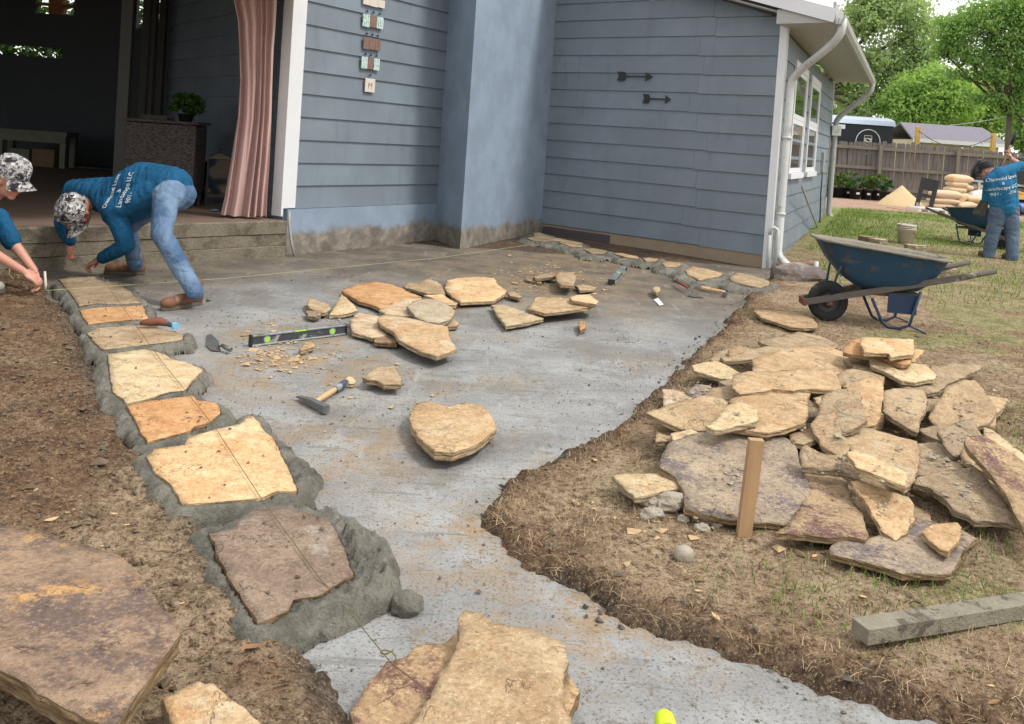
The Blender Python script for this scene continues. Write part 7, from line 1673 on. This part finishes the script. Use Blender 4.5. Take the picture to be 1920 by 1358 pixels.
# ---------------------------------------------------------------- grass, crumbs, leaves
def blades(name, label, pts, h, w, lean, mat, seed, tint=None):
    """short curved blades, three per point list entry; pts (n,3)"""
    r = np.random.default_rng(seed); n = len(pts)
    a = r.uniform(0, 2*np.pi, n); hh = h*r.uniform(.5, 1.35, n); ww = w*r.uniform(.7, 1.3, n); ln = lean*r.uniform(.3, 1.4, n); b = r.uniform(0, 2*np.pi, n)
    sx, sy = np.cos(a)*ww, np.sin(a)*ww; lx, ly = np.cos(b)*ln*hh, np.sin(b)*ln*hh
    P0 = pts+np.stack([-sx, -sy, -.004+0*sx], 1); P1 = pts+np.stack([sx, sy, -.004+0*sx], 1)
    v = np.sqrt(np.clip(1-ln**2*.5, .05, 1))
    M0 = pts+np.stack([lx*.35+sx*.7, ly*.35+sy*.7, hh*.6*v], 1); M1 = pts+np.stack([lx*.35-sx*.7, ly*.35-sy*.7, hh*.6*v], 1)
    T = pts+np.stack([lx, ly, hh*v], 1)
    V = np.stack([P0, P1, M0, M1, T], 1).reshape(-1, 3); k = np.arange(n)*5
    F = np.concatenate([np.stack([k, k+1, k+2], 1), np.stack([k, k+2, k+3], 1), np.stack([k+3, k+2, k+4], 1)])
    me = np_mesh(name, V, F)
    at = me.attributes.new('tint', 'FLOAT', 'POINT'); tv = np.repeat(tint if tint is not None else r.uniform(0, 1, n), 5); at.data.foreach_set('value', tv.astype(np.float32))
    o = link_mesh(name, me, mat); tag(o, label, kind='stuff'); return o
def pick(n, x0, x1, y0, y1, seed, dens):
    r = np.random.default_rng(seed); x = r.uniform(x0, x1, n); y = r.uniform(y0, y1, n); k = r.uniform(0, 1, n) < dens(x, y); x, y = x[k], y[k]
    return np.stack([x, y, gz(x, y)], 1)
OUT = lambda x, y: poly_sd(x, y, SLAB)
def patch(cs):
    def f(x, y):
        v = np.zeros(x.shape)
        for px, py, r, a in cs:
            g = G(px, py, GL); v = np.maximum(v, a*np.exp(-((x-g.x)**2+(y-g.y)**2)/(r*r)))
        return v
    return f
green = patch([(1560, 1120, .22, .9), (1640, 1130, .25, .8), (1480, 1090, .18, .5), (1780, 1060, .25, .8), (1880, 1030, .2, .8), (1900, 830, .35, 1.0), (1890, 790, .3, .9), (1400, 590, .3, .6), (1445, 600, .25, .5), (1530, 945, .1, .2), (1350, 1075, .12, .4), (1500, 1060, .2, .6), (1850, 1100, .2, .6), (1330, 930, .12, .3), (1700, 1150, .2, .5)])
nearlawn = lambda x, y: np.where((~left_of(x, y)) & (OUT(x, y) > .12), green(x, y)*(.35+.65*(fbm(P3(x, y, 6), 88, 3) > .48)), 0)
pts = pick(70000, .0, 4.2, 2.0, 9.0, 1, nearlawn)
blades('grass', 'short green tufts growing through the worn lawn', pts, .040, .0016, .8, M['grass_blade'], 2, RNG.uniform(0, .75, len(pts)))
thin = lambda x, y: np.where((~left_of(x, y)) & (OUT(x, y) > .03), .35+.5*(fbm(P3(x, y, 2.5), 90, 3) > .5), 0)*np.clip(4.5/np.maximum(y, 2), .2, 1)
pts = pick(95000, -.1, 5.2, 1.9, 9.5, 3, thin)
blades('dead_grass', 'dry straw-coloured thatch matted over the soil', pts, .030, .0014, 1.35, M['straw'], 4)
far = lambda x, y: np.where(poly_sd(x, y, SLAB) > .4, (.25+.75*sstep(.42, .58, fbm(P3(x, y, .55), 41, 4)))*(.4*sstep(8.0, 11.0, y)+.6*sstep(12.0, 16.5, y))*(1-sstep(21.0, 21.8, y)), 0)
pts = pick(110000, 3.6, 15.5, 8.0, 21.8, 5, far); pts = pts[(pts[:, 0]-CC.x)*nS.x+(pts[:, 1]-CC.y)*nS.y > .25]
blades('lawn_grass', 'patchy green lawn between the house and the fence', pts, .055, .004, .7, M['grass_blade'], 6, np.clip(RNG.normal(.42, .2, len(pts)), 0, 1))
def crumbs(name, label, pts, size, mat, seed, flat=.7):
    """little broken grains: squashed irregular octahedra"""
    r = np.random.default_rng(seed); n = len(pts); s = size*np.exp(r.normal(0, .45, n))
    d = np.array([[1, 0, 0], [-1, 0, 0], [0, 1, 0], [0, -1, 0], [0, 0, 1], [0, 0, -1]], float)
    q = d[None]*r.uniform(.45, 1.5, (n, 6, 1))+r.normal(0, .28, (n, 6, 3)); a = r.uniform(0, 6.28, n); ca, sa = np.cos(a)[:, None], np.sin(a)[:, None]
    q = np.stack([q[..., 0]*ca-q[..., 1]*sa, q[..., 0]*sa+q[..., 1]*ca, q[..., 2]*flat], -1)
    V = (pts[:, None]+q*s[:, None, None]+np.array([0, 0, 1])*(s*flat*.5)[:, None, None]).reshape(-1, 3); k = (np.arange(n)*6)[:, None]
    T = np.array([[0, 2, 4], [2, 1, 4], [1, 3, 4], [3, 0, 4], [2, 0, 5], [1, 2, 5], [3, 1, 5], [0, 3, 5]]); F = (k[:, None]+T[None]).reshape(-1, 3)
    o = link_mesh(name, np_mesh(name, V, F), mat); tag(o, label, kind='stuff'); return o
def spick(n, seed, dens, x0=-4.5, x1=3.6, y0=1.9, y1=11):
    r = np.random.default_rng(seed); x = r.uniform(x0, x1, n); y = r.uniform(y0, y1, n); k = (r.uniform(0, 1, n) < dens(x, y)); x, y = x[k], y[k]; return np.stack([x, y, np.zeros(len(x))+.002], 1)
ons = lambda x, y: np.where(poly_sd(x, y, SLAB) < -.05, .15+.85*(fbm(P3(x, y, 1.4), 95, 4) > .52), 0)*np.clip(3.5/np.maximum(y, 2), .25, 1)
crumbs('mortar_crumbs', 'dark crumbs of mortar and soil scattered over the slab', spick(22000, 1, ons), .0034, M['clod'], 2)
edge = lambda x, y: np.where((poly_sd(x, y, SLAB) > -.07) & (poly_sd(x, y, SLAB) < .16), .8, 0)*np.clip(1.2-fbm(P3(x, y, 5), 97, 3), .2, 1)*np.where(left_of(x, y), .4, 1)
e = spick(26000, 3, edge); e[:, 2] = np.maximum(gz(e[:, 0], e[:, 1]), 0)+.001
crumbs('edge_clods', 'crumbled grey-brown clods along the broken soil edge', e, .0062, M['edge_clod'], 4)
e = spick(26000, 5, lambda x, y: np.where(left_of(x, y) & (poly_sd(x, y, SLAB) > .05), .5, 0), -4.5, 0, 1.9, 8); e[:, 2] = gz(e[:, 0], e[:, 1])
crumbs('soil_clods', 'loose soil clods on the dark bank left of the row', e, .0066, M['clod'], 6)
e = spick(12000, 7, lambda x, y: np.where((~left_of(x, y)) & (poly_sd(x, y, SLAB) > .05), .4, 0), 0, 4.2, 1.9, 8); e[:, 2] = gz(e[:, 0], e[:, 1])
crumbs('soil_grit', 'grit and small clods over the worn lawn', e, .0042, M['clod'], 8)
# stone dust and chips in the working zone
ch = []
for (px, py, r, n) in ((500, 670, .12, 70), (540, 685, .14, 60), (520, 650, .2, 40), (600, 665, .2, 25), (1010, 520, .45, 90), (1080, 525, .35, 70), (1050, 505, .5, 60), (590, 600, .3, 20), (690, 720, .4, 20), (1130, 545, .3, 20), (980, 545, .5, 25), (520, 620, .3, 30)):
    g = G(px, py, 0)
    for _ in range(n): ch.append((g.x+random.gauss(0, r*.6), g.y+random.gauss(0, r), .003))
crumbs('stone_chips', 'pale flakes knocked off the flagstones', np.array(ch), .011, M['chip'], 9, .4)
pc = []
for lab, pts, mt, z, tl in PILE_S[5:38]:
    q = zt(*RF, pts); cx = sum(p[0] for p in q)/len(q); cy = sum(p[1] for p in q)/len(q)
    zz = GL+(z-GL)*(.85 if z-GL > .08 else 1.0); c = G(cx, cy, zz)
    for _ in range(26 if mt in ('st_grey', 'st_dust') else 9):
        a, b = random.gauss(0, 16), random.gauss(0, 11); g = GP(cx+a, cy+b, c, *tl); pc.append((g.x, g.y, g.z+.004))
sh = []
for _ in range(150):
    x, y = random.uniform(420, 1800), random.uniform(300, 1000)
    g = G(RF[0][0]+x/2.4, RF[0][1]+y/2.4, GL+.03); sh.append((g.x, g.y, GL+random.uniform(.0, .06)))
for _ in range(90):
    g = G(1290+random.gauss(0, 75), 960+random.gauss(0, 38), GL); sh.append((g.x, g.y, gz1(g.x, g.y)))
crumbs('heap_shards', 'small broken stone shards among and before the heaped slabs', np.array(sh), .011, M['chip'], 15, .45)
crumbs('heap_chips', 'dark crumbs and chips lying on the heaped stones', np.array(pc), .007, M['rubble'], 10, .5)
rc = []
for o_ in ROW_OUT:
    xs = [p[0] for p in o_]; ys = [p[1] for p in o_]
    for _ in range(26): rc.append((random.uniform(min(xs), max(xs)), random.uniform(min(ys), max(ys)), ROWZ+.003))
rc = np.array(rc); k = np.zeros(len(rc), bool)
for o_ in ROW_OUT: k |= poly_sd(rc[:, 0], rc[:, 1], o_) < -.02
crumbs('row_crumbs', 'specks of mortar dropped on the laid stones', rc[k], .005, M['clod'], 11)
# dry leaves and twigs
def leaves(pts, size, seed, lab, mat):
    r = np.random.default_rng(seed); n = len(pts); a = r.uniform(0, 6.28, n); s = size*np.exp(r.normal(-.25, .45, n)); w = s*r.uniform(.25, .5, n); c = s*r.uniform(.05, .35, n)
    dx, dy = np.cos(a), np.sin(a); z = pts[:, 2]+.006; V = []
    for (u, v, h) in ((-1, 0, .3), (-.3, .9, .6), (.4, .8, .5), (1, 0, .9), (.4, -.8, .4), (-.3, -.9, .7), (0, 0, 0)):
        v = v*r.uniform(.5, 1.3, n); u = u*r.uniform(.7, 1.1, n); V.append(np.stack([pts[:, 0]+dx*s*u-dy*w*v, pts[:, 1]+dy*s*u+dx*w*v, z+c*h*r.uniform(.2, 1.6, n)], 1))
    V = np.stack(V, 1).reshape(-1, 3); k = (np.arange(n)*7)[:, None]; T = np.array([[0, 6, 1], [1, 6, 2], [2, 6, 3], [3, 6, 4], [4, 6, 5], [5, 6, 0]])
    F = (k[:, None]+T[None]).reshape(-1, 3); tag(link_mesh('dry_leaves', np_mesh('dry_leaves', V, F), mat), lab, kind='stuff')
e = np.concatenate([pick(160, .2, 3.0, 2.1, 4.6, 21, lambda x, y: np.where(poly_sd(x, y, SLAB) > .1, 1, 0)), pick(110, -2.4, -.2, 2.0, 3.6, 22, lambda x, y: np.where((poly_sd(x, y, SLAB) > .05) & left_of(x, y), 1, 0)), pick(120, -4.5, -1.2, 3.6, 7, 24, lambda x, y: np.where((poly_sd(x, y, SLAB) > .05) & left_of(x, y), .5, 0))])
leaves(e[::2], .019, 23, 'pale dry leaves strewn on the soil', M['leaf_dry'])
f_ = np.concatenate([e[1::2]+np.array([.02, .01, 0]), e[::3]+np.array([-.05, .04, 0])]); f_[:, 2] = gz(f_[:, 0], f_[:, 1]); leaves(f_, .013, 29, 'brown leaf and bark litter strewn on the soil', M['leaf_brown'])
# roots hanging from the cut turf
r = random.Random(3); m = MB()
for k in range(170):
    t = r.random(); i = r.randint(10, 21); a, b = Vector((*SLAB[i], 0)), Vector((*SLAB[i+1], 0)); p = a.lerp(b, t); d = Vector((b.y-a.y, a.x-b.x, 0)).normalized()
    if poly_sd(np.array([p.x+d.x*.1]), np.array([p.y+d.y*.1]), SLAB)[0] < 0: d = -d
    q = p+d*r.uniform(.0, .09); q.z = gz1(q.x, q.y)+.004; e_ = q+Vector((r.uniform(-.06, .06), r.uniform(-.06, .06), r.uniform(-.01, .03)))
    m.tube([q, q.lerp(e_, .5)+Vector((0, 0, .005)), e_], .0007, 4)
tag(m.build('turf_roots', M['straw']), 'fine dry roots sticking out of the cut turf edge', kind='stuff')
